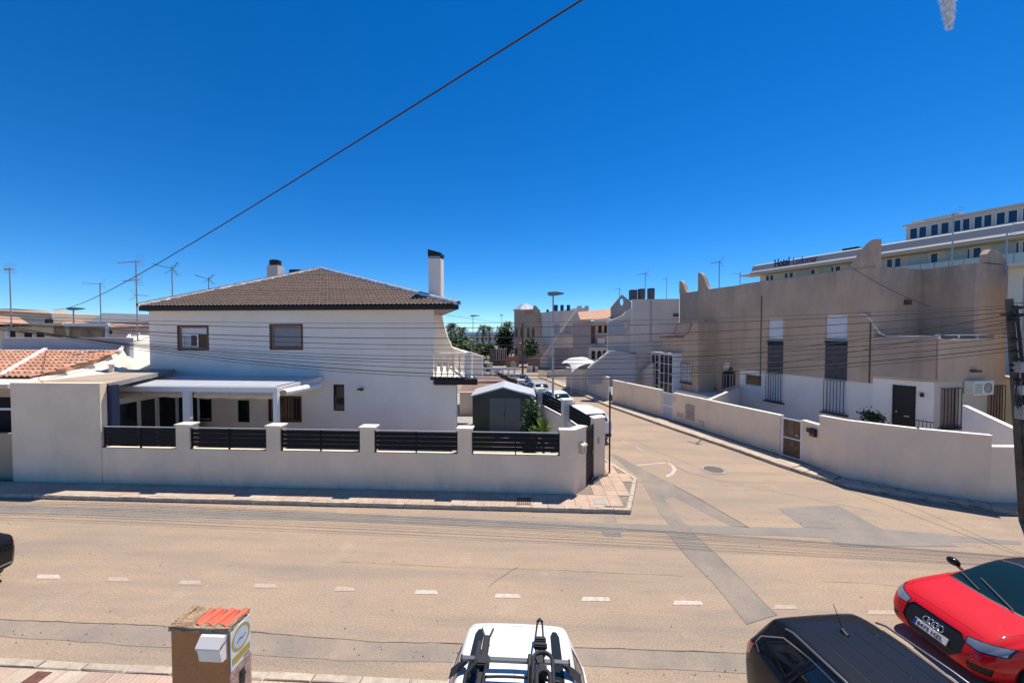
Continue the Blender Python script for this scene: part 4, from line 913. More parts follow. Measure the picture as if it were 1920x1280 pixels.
r=rect(f67,1513,802,1519.5,810); MB().box(r[0],r[1],-.03,-.002,r[2],r[3]).build('house_number_tile',mat('dark_red_number_tile',(.15,.05,.05)),bw,f67)
wallseg(bw,WRw[7],WRw[8],2.16,M_wallpink,h2=2.2); wallseg(bw,WRw[8],WRw[9],2.2,M_wallpink); wallseg(bw,WRw[9],WRw[10],2.2,M_wallpink); wallseg(bw,WRw[10],WRw[11],1.85,M_wallpink); wallseg(bw,WRw[11],WRw[12],1.85,M_wallpink)
# garden ground behind
tag(MB().prism([(p.x+.25,p.y+.25) for p in WRw]+[(40,12),(40,45),(10,45)],0,.15).build('garden_paving',M_concrete),'concrete front gardens behind the boundary wall',kind='structure')
# ================================================================== BEIGE TERRACED HOUSES (right)
A0=cw(17.56,18.66); BF=fr2(A0,A0+Vector((cw(.279,-.960).x,cw(.279,-.960).y,0)))   # x towards the viewer, y into the block
b1=thingf('beige_house','beige rendered corner house with white lower wall, shutters and corner terrace','house',BF)
b2=thingf('beige_house','beige house with pointed arch doorway and curved terrace parapet further along','house',BF)
zp=BF.z_(1592,506); s387=BF.s_(1387,0,692); s310=BF.s_(1309,0,600); s273=BF.s_(1274,0,600)
zw=2.98
sh1=rect(BF,1440,598,1468,638); sh2=rect(BF,1548,590,1588,638); lo1=rect(BF,1440,700,1467,752); lo2=rect(BF,1549,712,1585,774); sm=rect(BF,1397,702,1427,723)
pa1=rect(BF,1440,641,1468,699); pa2=rect(BF,1548,641,1588,711)
MB().wall(s387,0,zw,zp,.3,[sh1,sh2]).build('wall',M_beige,b1,BF)
lo1=(lo1[0],lo1[1],lo1[2],zw-.03); lo2=(lo2[0],lo2[1],lo2[2],zw-.03)
MB().wall(s387,0,0,zw,.3,[lo1,lo2,sm],y=.012).build('wall',M_white,b1,BF,label='white painted lower wall')
MB().box(s387,0,.0,.35,zp,zp+.04).build('parapet_coping',M_beige2,b1,BF)
for r in (sh1,sh2): window(b1,BF,r,M_wmetal,M_glass,dep=.16,fw=.05,mull=0,shut=.93)
M_panel=mat('dark_stone_panel',(.085,.08,.09),n=(5,.35),speck=.2)
for r in (pa1,pa2):
    MB().box(r[0],r[1],-.02,-.002,r[2],r[3]).build('dark_panel',M_panel,b1,BF); MB().box(r[0],r[1],-.10,-.02,r[3]-.03,r[3]+.03).build('sill',M_anth,b1,BF)
    MB().box(r[0],r[1],-.06,-.02,r[3]-.16,r[3]-.10).build('sill',M_anth,b1,BF)
for r in (lo1,lo2): window(b1,BF,r,M_wmetal,M_glass,dep=.16,fw=.05,mull=0,shut=.97); grille(b1,BF,r,7,t=-.16)
window(b1,BF,sm,M_galv,M_glass,dep=.14,fw=.06,mull=0,label='small horizontal window in the white lower wall')
for px,py0,py1 in ((1427,555,705),(1632,604,718)):
    s=BF.s_(px,0,640); MB().box(s-.02,s+.02,-.04,-.001,BF.z_(px,py1),BF.z_(px,py0)).build('downpipe',M_crack,b1,BF)
def arcfin(par,fr,pl,pr,ptop,pbase,left_high,m,th=.32,t=0.0,name='curved_fin'):
    """quarter curve fin on a parapet: px left/right, y of the top, y of the parapet"""
    xl_,_=fr.hit(pl,pbase,t); xr_,_=fr.hit(pr,pbase,t); zt_=fr.z_(pl if left_high else pr,ptop,t); zb_=zp-.02; pts=[]
    n=10
    for i in range(n+1):
        u=i/n
        if left_high: # S shape: flat top then falls to the parapet
            x=xl_+(xr_-xl_)*(.12+.88*u); k=.5+.5*math.cos(math.pi*u); pts.append((x,zb_+(zt_-zb_)*k**.9))
        else:
            x=xl_+(xr_-xl_)*.85*u; k=math.sin(math.pi/2*u)**1.0; pts.append((x,zb_+(zt_-zb_)*(k*.75+.25*u)))
    if left_high: pts=[(xl_,zb_),(xl_,zt_)]+pts
    else: pts=pts+[(xr_,zt_),(xr_,zb_)]
    return MB().profile(pts,t,t+th).build(name,m,par,fr)
arcfin(b1,BF,1590,1643,448,506,False,M_beige)
# corner mass behind the terrace
MB().box(-.3,-.001,.301,3.4,3.37,zp).build('wall',M_beige2,b1,BF)
MB().add([],[]) 
bwr=MB(); 
E2=Fr(BF.M@Vector((0,.0,0)),BF.a+R(90))   # x into the block, facing the viewer
rw=rect(E2,1662,592,1702,631); MB().wall(.30,3.4,3.37,zp-.001,.3,[(rw[0],rw[1],3.5,rw[3])],y=0).build('wall',M_beige2,b1,E2)
window(b1,E2,(rw[0],rw[1],3.5,rw[3]),M_wmetal,M_glass,dep=.12,fw=.05,mull=0,shut=.98,shm=mat('tinted_shutter',(.50,.42,.40),n=(3,.08)))
MB().box(0,1.9,3.4,3.7,3.37,zp).build('wall',M_beige2,b1,BF)
MB().box(1.6,1.9,3.701,5.6,3.37,zp).build('wall',M_beige,b1,BF); MB().box(-6,1.9,5.6,5.9,0,zp).build('wall',M_beige2,b1,BF)
MB().box(s387,.0,9,9.3,0,zp).build('wall',M_beige2,b1,BF); MB().box(s387,-.3,.31,9,6.6,6.75).build('flat_roof',M_concrete,b1,BF)
lmp=E2.hit(1698,567); MB().box(lmp[0]-.14,lmp[0]+.14,-.18,-.01,lmp[1]-.12,lmp[1]+.12).build('wall_lamp',M_rust,b1,E2)
# curved white edge on the terrace parapet
z0_=5.24
# ground floor bay
P_=(0.0,0.0); Q_=(1.88,.74); R_2=(2.2,4.8)
bay=[(-.02,.02),Q_,R_2,(2.2,7.5),(-.02,7.5)]
PQ=fr2(BF.M@Vector((*P_,0)),BF.M@Vector((*Q_,0))); QR=fr2(BF.M@Vector((*Q_,0)),BF.M@Vector((*R_2,0)))
pql=math.hypot(Q_[0],Q_[1]); qrl=math.hypot(R_2[0]-Q_[0],R_2[1]-Q_[1])
dr=rect(PQ,1673,722,1716,800); dr=(dr[0],dr[1],.75,dr[3])
MB().wall(0,pql,0,3.25,.3,[dr]).build('wall',M_white,b1,PQ)
rq=rect(QR,1764,727,1794,800); rq2=rect(QR,1852,722,1876,790)
MB().wall(0,qrl+2.5,0,3.25,.3,[rq],y=.0).build('wall',mat('cream_render',(.60,.52,.42),n=(1,.08),streak=.1),b1,QR)
f=MB().box(dr[0]+.02,dr[1]-.02,.14,.2,dr[2],dr[3]-.02).build('door',M_black,b1,PQ,label='black front door under the terrace')
MB().box(dr[0]+.12,dr[0]+.16,.06,.14,dr[2]+.95,dr[2]+1.05).build('handle',M_galv,f,PQ); MB().box((dr[0]+dr[1])/2,(dr[0]+dr[1])/2+.18,.125,.139,dr[2]+.8,dr[2]+.85).build('letter_slot',M_galv,f,PQ)
ring(MB(),dr[0]-.06,dr[1]+.06,dr[2]-.06,dr[3]+.06,.06,-.01,.1).build('door_frame',M_cap,b1,PQ)
l=PQ.hit(1729,740); MB().box(l[0]-.06,l[0]+.06,-.1,-.002,l[1]-.09,l[1]+.09).build('wall_lamp',M_black,b1,PQ)
MB().box(dr[0]-.4,dr[1]+.5,-.9,0,.15,.74).build('door_step',M_concrete,b1,PQ)
rl=MB(); 
for k in range(5): rl.bar((dr[1]+.05+k*.12,-.55-k*.02,.74),(dr[1]+.05+k*.12,-.55-k*.02,1.55),.022)
rl.bar((dr[1]-.02,-.54,1.56),(dr[1]+.62,-.66,1.56),.035); rl.build('step_railing',M_black,b1,PQ)
window(b1,QR,rq,mat('brown_frame2',(.2,.1,.07),n=(8,.2)),mat('brown_shutter',(.32,.22,.17),n=(4,.1)),dep=.12,fw=.05,mull=0); grille(b1,QR,rq,6,t=-.14)
MB().box(rq2[0],rq2[1],-.02,-.002,rq2[2],rq2[3]).build('window',mat('brown_shutter',(.32,.22,.17)),b1,QR); grille(b1,QR,rq2,6,t=-.13,foot=False)
# terrace slab and parapet
def offs(p,q,d): 
    v=Vector((q[0]-p[0],q[1]-p[1])).normalized(); return Vector((-v.y,v.x))*d
zT0,zT1=3.25,5.24
MB().prism([(-.0,-.02),(1.90,.70),(2.26,4.9),(2.26,6.5),(-.0,6.5)],zT0,zT0+.12).build('terrace_floor',M_beige,b1,BF)
MB().profile([(-.02,0),(pql+.03,0),(pql+.03,zT1-zT0-.12),(-.02,zT1-zT0-.12)],-.03,.14).build('terrace_parapet',M_beige2,b1,Fr(PQ.o+Vector((0,0,zT0+.12)),PQ.a))
qz=zT1-.10; MB().box(.12,qrl+.2,-.03,.14,zT0+.12,qz).build('terrace_parapet',M_beige,b1,QR)
MB().box(.10,qrl+.2,-.05,.16,qz,qz+.04).build('coping',M_cap,b1,QR)
for k in range(4): x=.3+k*1.15; MB().box(x,x+.05,.03,.07,qz+.04,qz+.20).build('rail_post',M_wmetal,b1,QR)
MB().box(.1,qrl+.2,.03,.07,qz+.20,qz+.24).build('rail',M_wmetal,b1,QR)
cz=[PQ.hit(a,b,.05) for a,b in ((1613,587),(1624,590),(1632,598),(1640,612),(1650,624),(1662,629.5),(1675,631),(1760,631))]
MB().tube([PQ.M@Vector((x,.05,z)) for x,z in cz if x>-1.2],.055,6).build('parapet_trim',mat('chalky_white_trim',(.62,.58,.54),n=(9,.3)),b1,W0)
MB().profile([(cz[k][0],cz[k][1]) for k in range(2,7)]+[(cz[6][0],zT1-.1),(0,zT1-.1)],-.02,.12).build('curved_upstand',M_beige2,b1,PQ) if False else None
l=QR.hit(1822,695); MB().box(l[0]-.18,l[0]+.18,-.25,-.03,l[1]-.05,l[1]+.05).build('wall_lamp',M_rust,b1,QR)
# right hand parapet hump, neighbour
x,z=QR.hit(1870,470,.0)
MB().profile([BF.hit(a,b,0) for a,b in ((1846,492),(1849,474),(1857,467),(1868,468),(1880,478),(1890,495))],5.0,5.3).build('curved_fin',M_beige,b1,BF) if False else None
nb=thing('beige_house','beige neighbour house at the right edge behind the utility pole','house',cw(26,16)); NF=Fr(cw(22.5,16.6),R(13)); M_nb=mat('grey_beige_neighbour_render',(.42,.38,.34),n=(.5,.15),streak=.3)
MB().wall(-.1,9,0,7.9,.3,[(1.2,2.3,1.0,2.4),(1.2,2.3,4.2,5.6)]).build('wall',M_nb,nb,NF)
MB().profile([(.05,7.9),(9,7.9),(9,8.6),(1.0,8.5),(.6,8.75),(.2,8.75)],.0,.3).build('parapet',M_nb,nb,NF)
for z0 in (1.0,4.2): window(nb,NF,(1.2,2.3,z0,z0+1.4),M_brownfr,M_glass,dep=.12)
EF=Fr(BF.M@Vector((1.9,3.7,0)),BF.a+R(90)); 
fz=[EF.hit(a,b,0) for a,b in ((1850,492),(1851,476),(1858,467),(1868,467.5),(1878,476),(1886,488),(1890,496))]; MB().profile([(q[0],max(q[1],zp-.02)) for q in fz],.0,.25).build('curved_fin',M_beige,b1,EF)
# diagonal white dividing wall at the right
DF=Fr(cw(19.6,15.5),0); dq=[cw(18.1,15.9),cw(19.6,13.4)]; D2=fr2(cw(17.3,15.2),cw(18.0,13.0))
dv=thing('dividing_wall','white dividing wall sloping down towards the street at the right','wall',cw(18.5,15)); D2=fr2(cw(18.35,15.8),cw(18.3,13.2)); 
pa=P3(1805,762,(cw(18.3,15.6)).y); pb=P3(1912,812,(cw(17.9,13.4)).y)
D2=fr2((pa.x,pa.y),(pb.x,pb.y)); dl=math.hypot(pb.x-pa.x,pb.y-pa.y); MB().profile([(0,0),(dl,0),(dl,pb.z),(0,pa.z)],0,.15).build('wall',M_white,dv,D2); MB().profile([(0,pa.z),(dl,pb.z),(dl,pb.z+.06),(0,pa.z+.06)],-.02,.17).build('coping',M_cap,dv,D2)
# air conditioner
r=rect(QR,1806,712,1843,738); ac=thing('air_conditioner','white air conditioner unit hung beside the barred window at the right','air conditioner',QR.M@Vector(((r[0]+r[1])/2,-.36,r[2])),QR.a)
w2=(r[1]-r[0])/2; hh=r[3]-r[2]; bevbox('casing',M_cap,ac,-w2,w2,0,.34,0,hh,.02); MB().lathe([(0,0),(hh*.36,0),(hh*.36,.02)],18,Matrix.Translation((w2*.35,-.01,hh*.5))@Matrix.Rotation(R(90),4,'X')).build('fan_guard',M_galv,ac)
for k in range(6): MB().box(-w2*.92,-w2*.2,-.012,-.001,hh*(.15+.12*k),hh*(.15+.12*k)+.02).build('louvre',M_black,ac)
# ---- second beige house (farther)
st=rect(BF,1322,600,1343,635); lw1=rect(BF,1325,686,1341,726); lw2=rect(BF,1272,681,1295,716)
MB().wall(s310,s387,0,zp,.3,[st,lw1]).build('wall',M_beige,b2,BF)
window(b2,BF,st,M_beige,M_glass,dep=.2,fw=.04,mull=0,shut=.96,shm=mat('cream_shutter',(.62,.55,.46),n=(3,.06)))
MB().box(st[0]-.05,st[1]+.05,-.12,-.002,st[2]-.15,st[2]-.02).build('flower_box_sill',M_anth,b2,BF); MB().box(st[0],st[1],-.01,-.001,lw1[3],st[2]-.15).build('wall_panel',M_grey,b2,BF)
window(b2,BF,lw1,M_wmetal,M_glass,dep=.15,fw=.04,mull=0,shut=.97); grille(b2,BF,lw1,5,t=-.14)
da=[BF.hit(a,b,0) for a,b in ((1354,729),(1354,700),(1366,681),(1379,698),(1379,722))]
MB().profile(da,-.03,-.002).build('door_surround',M_brownfr,b2,BF); 
db=[BF.hit(a,b,0) for a,b in ((1357,728),(1357,702),(1366,687),(1376,700),(1376,722))]; dd=MB().profile(db,-.05,-.031).build('door',M_glass,b2,BF,label='pointed arch glazed doorway')
for px in (1358,1363,1370,1375): s=BF.s_(px,0,715); MB().box(s-.03,s+.03,-.065,-.051,BF.z_(px,727),BF.z_(px,702)).build('mullion',M_galv,dd,BF)
l=BF.hit(1375,688); MB().lathe([(0,0),(.18,.05),(.28,.14)],14,Matrix.Translation((l[0],-.45,l[1]))@Matrix.Rotation(R(70),4,'X')).build('satellite_dish',M_oldwhite,b2,BF)
arcfin(b2,BF,1308.5,1331,512,543,True,M_beige); 
MB().box(s273,s310,0,.3,0,zp-.02).build('wall',M_beige2,b2,BF); arcfin(b2,BF,1273.5,1289,527,549,True,M_beige)
ds=BF.s_(1310,0,650); MB().box(ds-.02,ds+.02,-.05,-.001,1.5,BF.z_(1308,602)).build('downpipe',M_crack,b2,BF)
# small A-shaped relief, satellite, and projecting lower block with curved terrace wall
blk=[BF.hit(a,b,-1.6) for a,b in ((1241,760),(1241,632),(1256,628),(1282,629),(1291,617),(1297,603),(1309,603),(1309,760))]
blk=[(q[0],max(q[1],0)) for q in blk]; blk[0]=(blk[0][0],0); blk[-1]=(blk[-1][0],0)
lw=rect(BF,1272,681,1295,716,-1.6)
MB().profile(blk,-1.6,-1.42).build('wall',M_beige,b2,BF); MB().box(blk[-1][0]-.18,blk[-1][0],-1.42,0,0,blk[-2][1]).build('wall',M_beige,b2,BF)
MB().box(blk[0][0],blk[0][0]+.18,-1.42,1,0,blk[1][1]).build('wall',M_beige,b2,BF)
ww=MB().box(lw[0],lw[1],-1.63,-1.601,lw[2],lw[3]).build('window',M_shut,b2,BF); grille(b2,BF,lw,7,t=-1.72,foot=True)
cv=[BF.hit(a,b,-1.62) for a,b in ((1265,628),(1270,612),(1278,604),(1298,604),(1296,612),(1291,624),(1286,629),(1270,629))]; MB().profile(cv,-1.70,-1.61).build('curved_terrace_screen',M_beige2,b2,BF)
MB().tube([BF.M@Vector((*[q[0]],-1.72,q[1])) for q in cv],.03,5,closed=True).build('screen_trim',mat('pinkish_trim',(.30,.22,.20)),b2,W0)
MB().box(blk[1][0]-.2,blk[3][0],-1.72,-1.4,blk[1][1],blk[1][1]+.06).build('coping',M_crack,b2,BF)
# white garden wall inner pieces
for i,(pp_,h) in enumerate([([(1250,725),(1306,733),(1350,742)],None)]): pass
iw=thing('inner_garden_wall','white low garden wall running back to the beige house from the street wall','wall',BF.M@Vector((s387,-2,0))); 
pa=BF.M@Vector((s387+.1,-.05,0)); za=BF.z_(1388,724); pb=mid(WRw[4],WRw[5],.30); IW=fr2(pb,pa); il=(pa-pb).length
MB().profile([(0.2,0),(il,0),(il,za),(il*.5,1.72),(.2,1.70)],0,.15).build('wall',M_white,iw,IW); MB().profile([(.2,1.70),(il*.5,1.72),(il,za),(il,za+.05),(il*.5,1.77),(.2,1.75)],-.02,.17).build('coping',M_oldwhite,iw,IW)
MB().box(s310+.2,s387,-2.2,-.1,.1,1.15).build('raised_terrace',M_white,b2,BF)
# white glazed bay (enclosed porch)
gy=thing('glazed_bay','white small-paned glazed porch in front of the far beige house','porch',BF.M@Vector((blk[0][0],-2.2,0)))
GF1=Fr(BF.M@Vector((0,-2.35,0)),BF.a); ra=rect(GF1,1222,664,1236,736); rb=rect(GF1,1238,664,1262,736)
k1=ra[1]; 
EG=Fr(GF1.M@Vector((ra[0],0,0)),BF.a); 
f=window(gy,GF1,(rb[0],rb[1],rb[2],rb[3]),M_wmetal,M_glass,dep=.0,fw=.06,mull=2,trans=3); f=window(gy,GF1,(ra[0],ra[1],ra[2],ra[3]),M_wmetal,M_glass,dep=.0,fw=.06,mull=1,trans=4)
MB().box(ra[0]-.08,rb[1]+.08,-.15,1.2,rb[3],rb[3]+.12).build('flat_roof',M_mortar,gy,GF1); MB().box(ra[0],rb[1],.05,1.1,0.1,rb[2]).build('base',M_oldwhite,gy,GF1)
MB().box(rb[1]-.05,rb[1],.0,1.1,rb[2],rb[3]).build('side_panel',M_wmetal,gy,GF1); MB().box(ra[0],ra[0]+.05,.0,1.1,ra[2],ra[3]).build('side_panel',M_wmetal,gy,GF1)
st_=[GF1.hit(a,b,-.3) for a,b in ((1170,745),(1222,681),(1222,745))]; MB().profile([(st_[0][0],1.0),(st_[1][0],st_[1][1]),(st_[2][0],1.0)],-.3,-.1).build('sloping_stair_wall',M_oldwhite,gy,GF1)
# shrub by the black door
p=cw(15.9,17.0); shrub('shrub',(p.x,p.y,.12),.62,1.85,900,.14,M_leafd,'green shrub rising above the white wall beside the black front door','shrub',7,21,'ball',1.0)
antenna(1347,538,490,22,0,'antenna mast rising over the far end of the beige parapet',rot=-.5,el=.6)
antenna(1386,533,512,30,0,'small antenna on the beige parapet left of the hotel sign',rot=-.2,el=.6)
antenna(1781,498,402,19,0,'large rusty television antenna on a dark mast before the hotel',rot=-.6,el=1.2)
antenna(1882,492,432,18.3,0,'rusty television antenna at the right beside the curved parapet hump',rot=-.8,el=.9)
antenna(1249,560,522,40,0,'plain forked mast right of the three flues',rot=0,el=.5)
# ================================================================== HOTEL
hp=cw(62,48); hd=cw(-.43,1); HF=fr2(cw(62-.43*28.8,76.8),cw(62+.43*8,40))
ht=thingf('hotel','large pale hotel with curved grey roof edge, blue windows and glass balconies','hotel',HF)
M_hot=mat('hotel_render',(.60,.56,.49),n=(.1,.05)); M_hotc=mat('hotel_cream_render',(.66,.63,.56),n=(.1,.05)); M_band=mat('hotel_grey_band',(.27,.275,.29),rough=.7,n=(.1,.05)); M_bal=mat('frosted_balcony_glass',(.40,.50,.48),rough=.3,n=(.3,.1)); M_sof=mat('balcony_soffit',(.55,.47,.33),n=(.2,.1))
h0=HF.s_(1425,0,515); h1=HF.s_(1990,0,420)
ZB=HF.z_(1700,453); ZBb=HF.z_(1700,470); zf1=ZBb-3.1
MB().box(h0,h1,.0,14,0,ZBb-.3).build('wall',M_hotc,ht,HF)
mb=MB(); pr=[(-2.6,ZBb-.55),(-2.6,ZBb-.35),(-2.2,ZBb),(-1.7,ZB-.3),(-.9,ZB),(2,ZB),(2,ZBb-.55)]; mb.profx(pr,h0-0.3,h1); mb.build('roof_band',M_band,ht,HF)
MB().box(h0-2.4,h1,-2.7,1,ZBb-.75,ZBb-.551).build('soffit',M_sof,ht,HF)
wpx=[(1436,1443),(1444,1451),(1471,1478),(1480,1488),(1511,1519),(1520,1529),(1555,1564),(1566,1577),(1662,1674),(1677,1690),(1728,1741),(1744,1759),(1803,1819),(1823,1840),(1893,1911),(1915,1935)]
for a,b in wpx:
    x0,x1=HF.s_(a,-.05,490),HF.s_(b,-.05,490); f=ring(MB(),x0,x1,ZBb-3.05,ZBb-.9,.08,-.06,-.002).build('window',M_wmetal,ht,HF); MB().box(x0+.08,x1-.08,-.03,-.01,ZBb-2.97,ZBb-.98).build('pane',M_glassb,f,HF)
for a in (1490,1530,1585,1700,1770,1855): s=HF.s_(a,-1,480); MB().box(s-.08,s+1.9,-.12,-.0,ZBb-3.6,ZBb-.76).build('balcony_divider',M_bal,ht,HF)
MB().box(h0,h1,-2.6,0,zf1-1.0,zf1-.6).build('balcony_floor',M_hot,ht,HF)
n=26
for k in range(n): x0=h0+(h1-h0)*k/n; MB().box(x0+.03,h0+(h1-h0)*(k+1)/n-.03,-2.58,-2.52,zf1-.6,zf1+.55).build('balcony_glass',M_bal,ht,HF)
ux0=HF.s_(1699,1.5,430); ZU=HF.z_(1699,425.5,1.5); uy=1.5
MB().box(ux0,h1,uy,13,ZB-.1,ZU).build('wall',M_hot,ht,HF); MB().box(ux0-.3,h1,uy-.4,13.2,ZU,ZU+.25).build('roof_slab',M_hot,ht,HF)
up=[(1706,1721),(1723,1738),(1745,1760),(1764,1780),(1788,1802),(1804,1819),(1826,1842),(1844,1860),(1867,1885),(1889,1908),(1916,1935)]
for a,b in up:
    x0,x1=HF.s_(a,uy,430),HF.s_(b,uy,430); zc=(ZB+ZU)/2; f=ring(MB(),x0,x1,zc-.75,zc+.85,.06,uy-.05,uy-.002).build('window',M_wmetal,ht,HF); MB().box(x0+.06,x1-.06,uy-.03,uy-.01,zc-.69,zc+.79).build('pane',M_glassb,f,HF)
x0=HF.s_(1710,4,410); x1=HF.s_(1800,4,405); MB().box(x0,x1,4,9,ZU,HF.z_(1712,415,4)).build('roof_block',M_hot,ht,HF)
x0,x1=HF.s_(1579,2,465),HF.s_(1608,2,465); MB().box(x0,x1,2,4,ZB,HF.z_(1590,465,2)).build('roof_plant',M_black,ht,HF); x0,x1=HF.s_(1652,2,462),HF.s_(1668,2,462); MB().box(x0,x1,2,4,ZB,ZB+.3).build('roof_plant',M_hot,ht,HF)
x0,x1=HF.s_(1552,2,462),HF.s_(1575,2,462); MB().box(x0,x1,2,4,ZB,ZB+.35).build('roof_plant',M_hot,ht,HF)
sg_=thing('hotel_sign','dark blue letters reading Hotel Lodomar on the hotel roof edge','sign',HF.M@Vector((HF.s_(1492,-2.4,492),-2.4,ZB-.2)),HF.a)
M_sign=mat('dark_blue_sign',(.02,.04,.14),n=None)
def text(s,par,fr,x,y,z,size,m,name='lettering',ext=.05,width=None,tilt=90,bold=0.0,align='LEFT',rotz=0):
    c=bpy.data.curves.new(name,'FONT'); c.body=s; c.size=size; c.extrude=ext; c.align_x=align; c.offset=bold; c.materials.append(m)
    o=bpy.data.objects.new(name,c); col.objects.link(o); M=(fr.M if isinstance(fr,Fr) else fr)@Matrix.Translation((x,y,z))@Matrix.Rotation(R(rotz),4,'Z')@Matrix.Rotation(R(tilt),4,'X')
    if width:
        bpy.context.view_layer.update(); w0=o.dimensions.x
        if w0>0: M=M@Matrix.Scale(width/w0,4,(1,0,0))
    bpy.context.view_layer.update(); me=bpy.data.meshes.new_from_object(o); me.name=name; bpy.data.objects.remove(o); o=bpy.data.objects.new(name,me); col.objects.link(o)
    if par is not None: o.parent=par; o.matrix_local=MW[par.name].inverted()@M
    else: o.matrix_world=M
    return o
s0,z0=HF.hit(1451.5,501,-2.75); s1=HF.s_(1483,-2.75,492); text('Hotel',sg_,HF,s0,-2.75,z0,2.0,M_sign,width=s1-s0-.3,bold=.05)
s2=HF.s_(1532,-2.75,492); text('Lodomar',sg_,HF,s1+.3,-2.75,HF.z_(1485,497.5,-2.75),1.9,M_sign,width=s2-s1-.3,bold=.0)
# ================================================================== ROW OF HOUSES UP THE SIDE STREET (faces cut at their own distance)
def face(par,name,px,D,depth,m,label=None,dirx=-.27):
    """wall whose front is at distance D (facing the viewer) running back along the street"""
    o=cw(0,D); f=Fr(o,YAW); pts=[f.hit(a,b,0) for a,b in px]; pts=[(x,max(z,0)) for x,z in pts]
    n=len(pts); sh=dirx*depth; mb=MB(); vs=[(x,0,z) for x,z in pts]+[(x+sh,depth,z) for x,z in pts]
    a=sum(pts[i][0]*pts[(i+1)%n][1]-pts[(i+1)%n][0]*pts[i][1] for i in range(n)); fs=[tuple(range(n)),tuple(range(n,2*n))[::-1]]+[(i,n+i,n+(i+1)%n,(i+1)%n) for i in range(n)]
    if a<0: fs=[q[::-1] for q in fs]
    return mb.add(vs,fs).build(name,m,par,f,label=label),f
def fbox(par,name,f,px0,py0,px1,py1,y0,y1,m,label=None):
    r=rect(f,px0,py0,px1,py1,y0); return MB().box(r[0],r[1],y0,y1,r[2],r[3]).build(name,m,par,f,label=label)
# white house with three flues
hw_=thing('white_terrace_house','white terraced house with three dark flues on its roof','house',cw(12,33)); D=32.6
w_,f=face(hw_,'wall',[(1185,725),(1185,561),(1273.5,560),(1273.5,725)],D,6,M_oldwhite,dirx=.34); face(hw_,'wall',[(1140,725),(1140,603),(1153,597),(1168,591),(1174,584),(1183,577),(1184.8,577),(1184.8,725)],D,.3,M_oldwhite,dirx=0)
for a,b,c in ((1183,1195,543),(1200,1209.5,541),(1218,1227.5,540)): fbox(hw_,'flue',f,a,c,b,562,.5,1.1,mat('dark_grey_flue',(.10,.10,.11),n=(4,.2)))
fbox(hw_,'downpipe',f,1219,563,1222,640,-.05,-.001,M_grey); fbox(hw_,'window_hood',f,1264,588,1273,593,-.2,-.001,M_crack)
fbox(hw_,'doorway',f,1171,661,1192,694,-.03,-.001,M_glassb); fbox(hw_,'door_leaf',f,1173,664,1182,694,-.06,-.031,M_galv); 
fbox(hw_,'painted_recess_shade',f,1128,662,1171,694,-.025,-.001,M_grey)  # flat grey sheet: the recess's shade is put into its colour
sw3,f2=face(hw_,'stair_wall',[(1103,690),(1143,658),(1155,657),(1192,664),(1192,697),(1190,720),(1103,720)],31.2,.2,M_grey); 
MB().bar(f2.M@Vector((*[f2.hit(1103,690)[0]],0,f2.hit(1103,690)[1])),f2.M@Vector((f2.hit(1141,660)[0],0,f2.hit(1141,660)[1])),.25,.14).build('stair_coping',M_cap,hw_,W0)
antenna(1209,545,512,31,0,'crooked television antenna standing behind the middle flue',rot=-.3,el=.9); antenna(1161,570,541,36,0,'little antenna on the grey gable with the round hole',rot=.5,el=.6)
face(hw_,'curved_terrace_wall',[(1141,628),(1141,604),(1165,604),(1178,606),(1177,618),(1172,626),(1160,628)],32.2,.15,M_grey)
fbox(hw_,'air_conditioner_casing',f,1170,605,1177,613,-.6,-.45,M_oldwhite)
# grey gable with round hole
gg=thing('gabled_house','grey gable with a round hole and pink arcade below its tiled roof','house',cw(9.5,48)); D=48
hole=[]; 
f=Fr(cw(0,D),YAW); outer=[f.hit(a,b) for a,b in [(1146,600),(1146,576),(1166,552),(1184,566),(1184,600)]]; hx,hz=f.hit(1166.3,566); rx=(f.hit(1170,566)[0]-hx); rz=rx*1.8
bm=bmesh.new(); vo=[bm.verts.new((x,0,z)) for x,z in outer]; vh=[bm.verts.new((hx+rx*math.cos(t_),0,hz+rz*math.sin(t_))) for t_ in [2*math.pi*k/16 for k in range(16)]]
eo=[bm.edges.new((vo[i],vo[(i+1)%5])) for i in range(5)]; eh=[bm.edges.new((vh[i],vh[(i+1)%16])) for i in range(16)]; bmesh.ops.triangle_fill(bm,edges=eo+eh,use_beauty=True)
for ff in [q for q in bm.faces if math.hypot((q.calc_center_median().x-hx)/rx,(q.calc_center_median().z-hz)/rz)<.95 and all(v in vh for v in q.verts)]: bm.faces.remove(ff)
ex=bmesh.ops.extrude_face_region(bm,geom=bm.faces[:]); 
for v in [g for g in ex['geom'] if isinstance(g,bmesh.types.BMVert)]: v.co.y+=.3
bm.verts.index_update(); mb=MB(); bm_add(mb,bm); bm.free(); mb.build('gable_wall',M_beige2 if False else mat('grey_brown_render',(.30,.27,.25),n=(.6,.15)),gg,f)
face(gg,'wall',[(1112,720),(1112,603),(1146,600),(1184,600),(1184,720)],D+.5,6,mat('pinkish_render',(.46,.36,.32),n=(.5,.1)))
def arch(par,f,pl,pr,pt_,pb_,y,m,name='arch_opening'):
    x0,x1=f.s_(pl,y,pb_),f.s_(pr,y,pb_); zt_=f.z_(pl,pt_,y); zb_=f.z_(pl,pb_,y); r=(x1-x0)/2; c=(x0+x1)/2; pts=[(x0,zb_)]+[(c-r*math.cos(t_),zt_-r*1.2+r*1.2*math.sin(t_)) for t_ in [math.pi*k/8 for k in range(9)]]+[(x1,zb_)]
    return MB().profile(pts,y-.02,y-.001).build(name,m,par,f)
f=Fr(cw(0,D+.5),YAW)
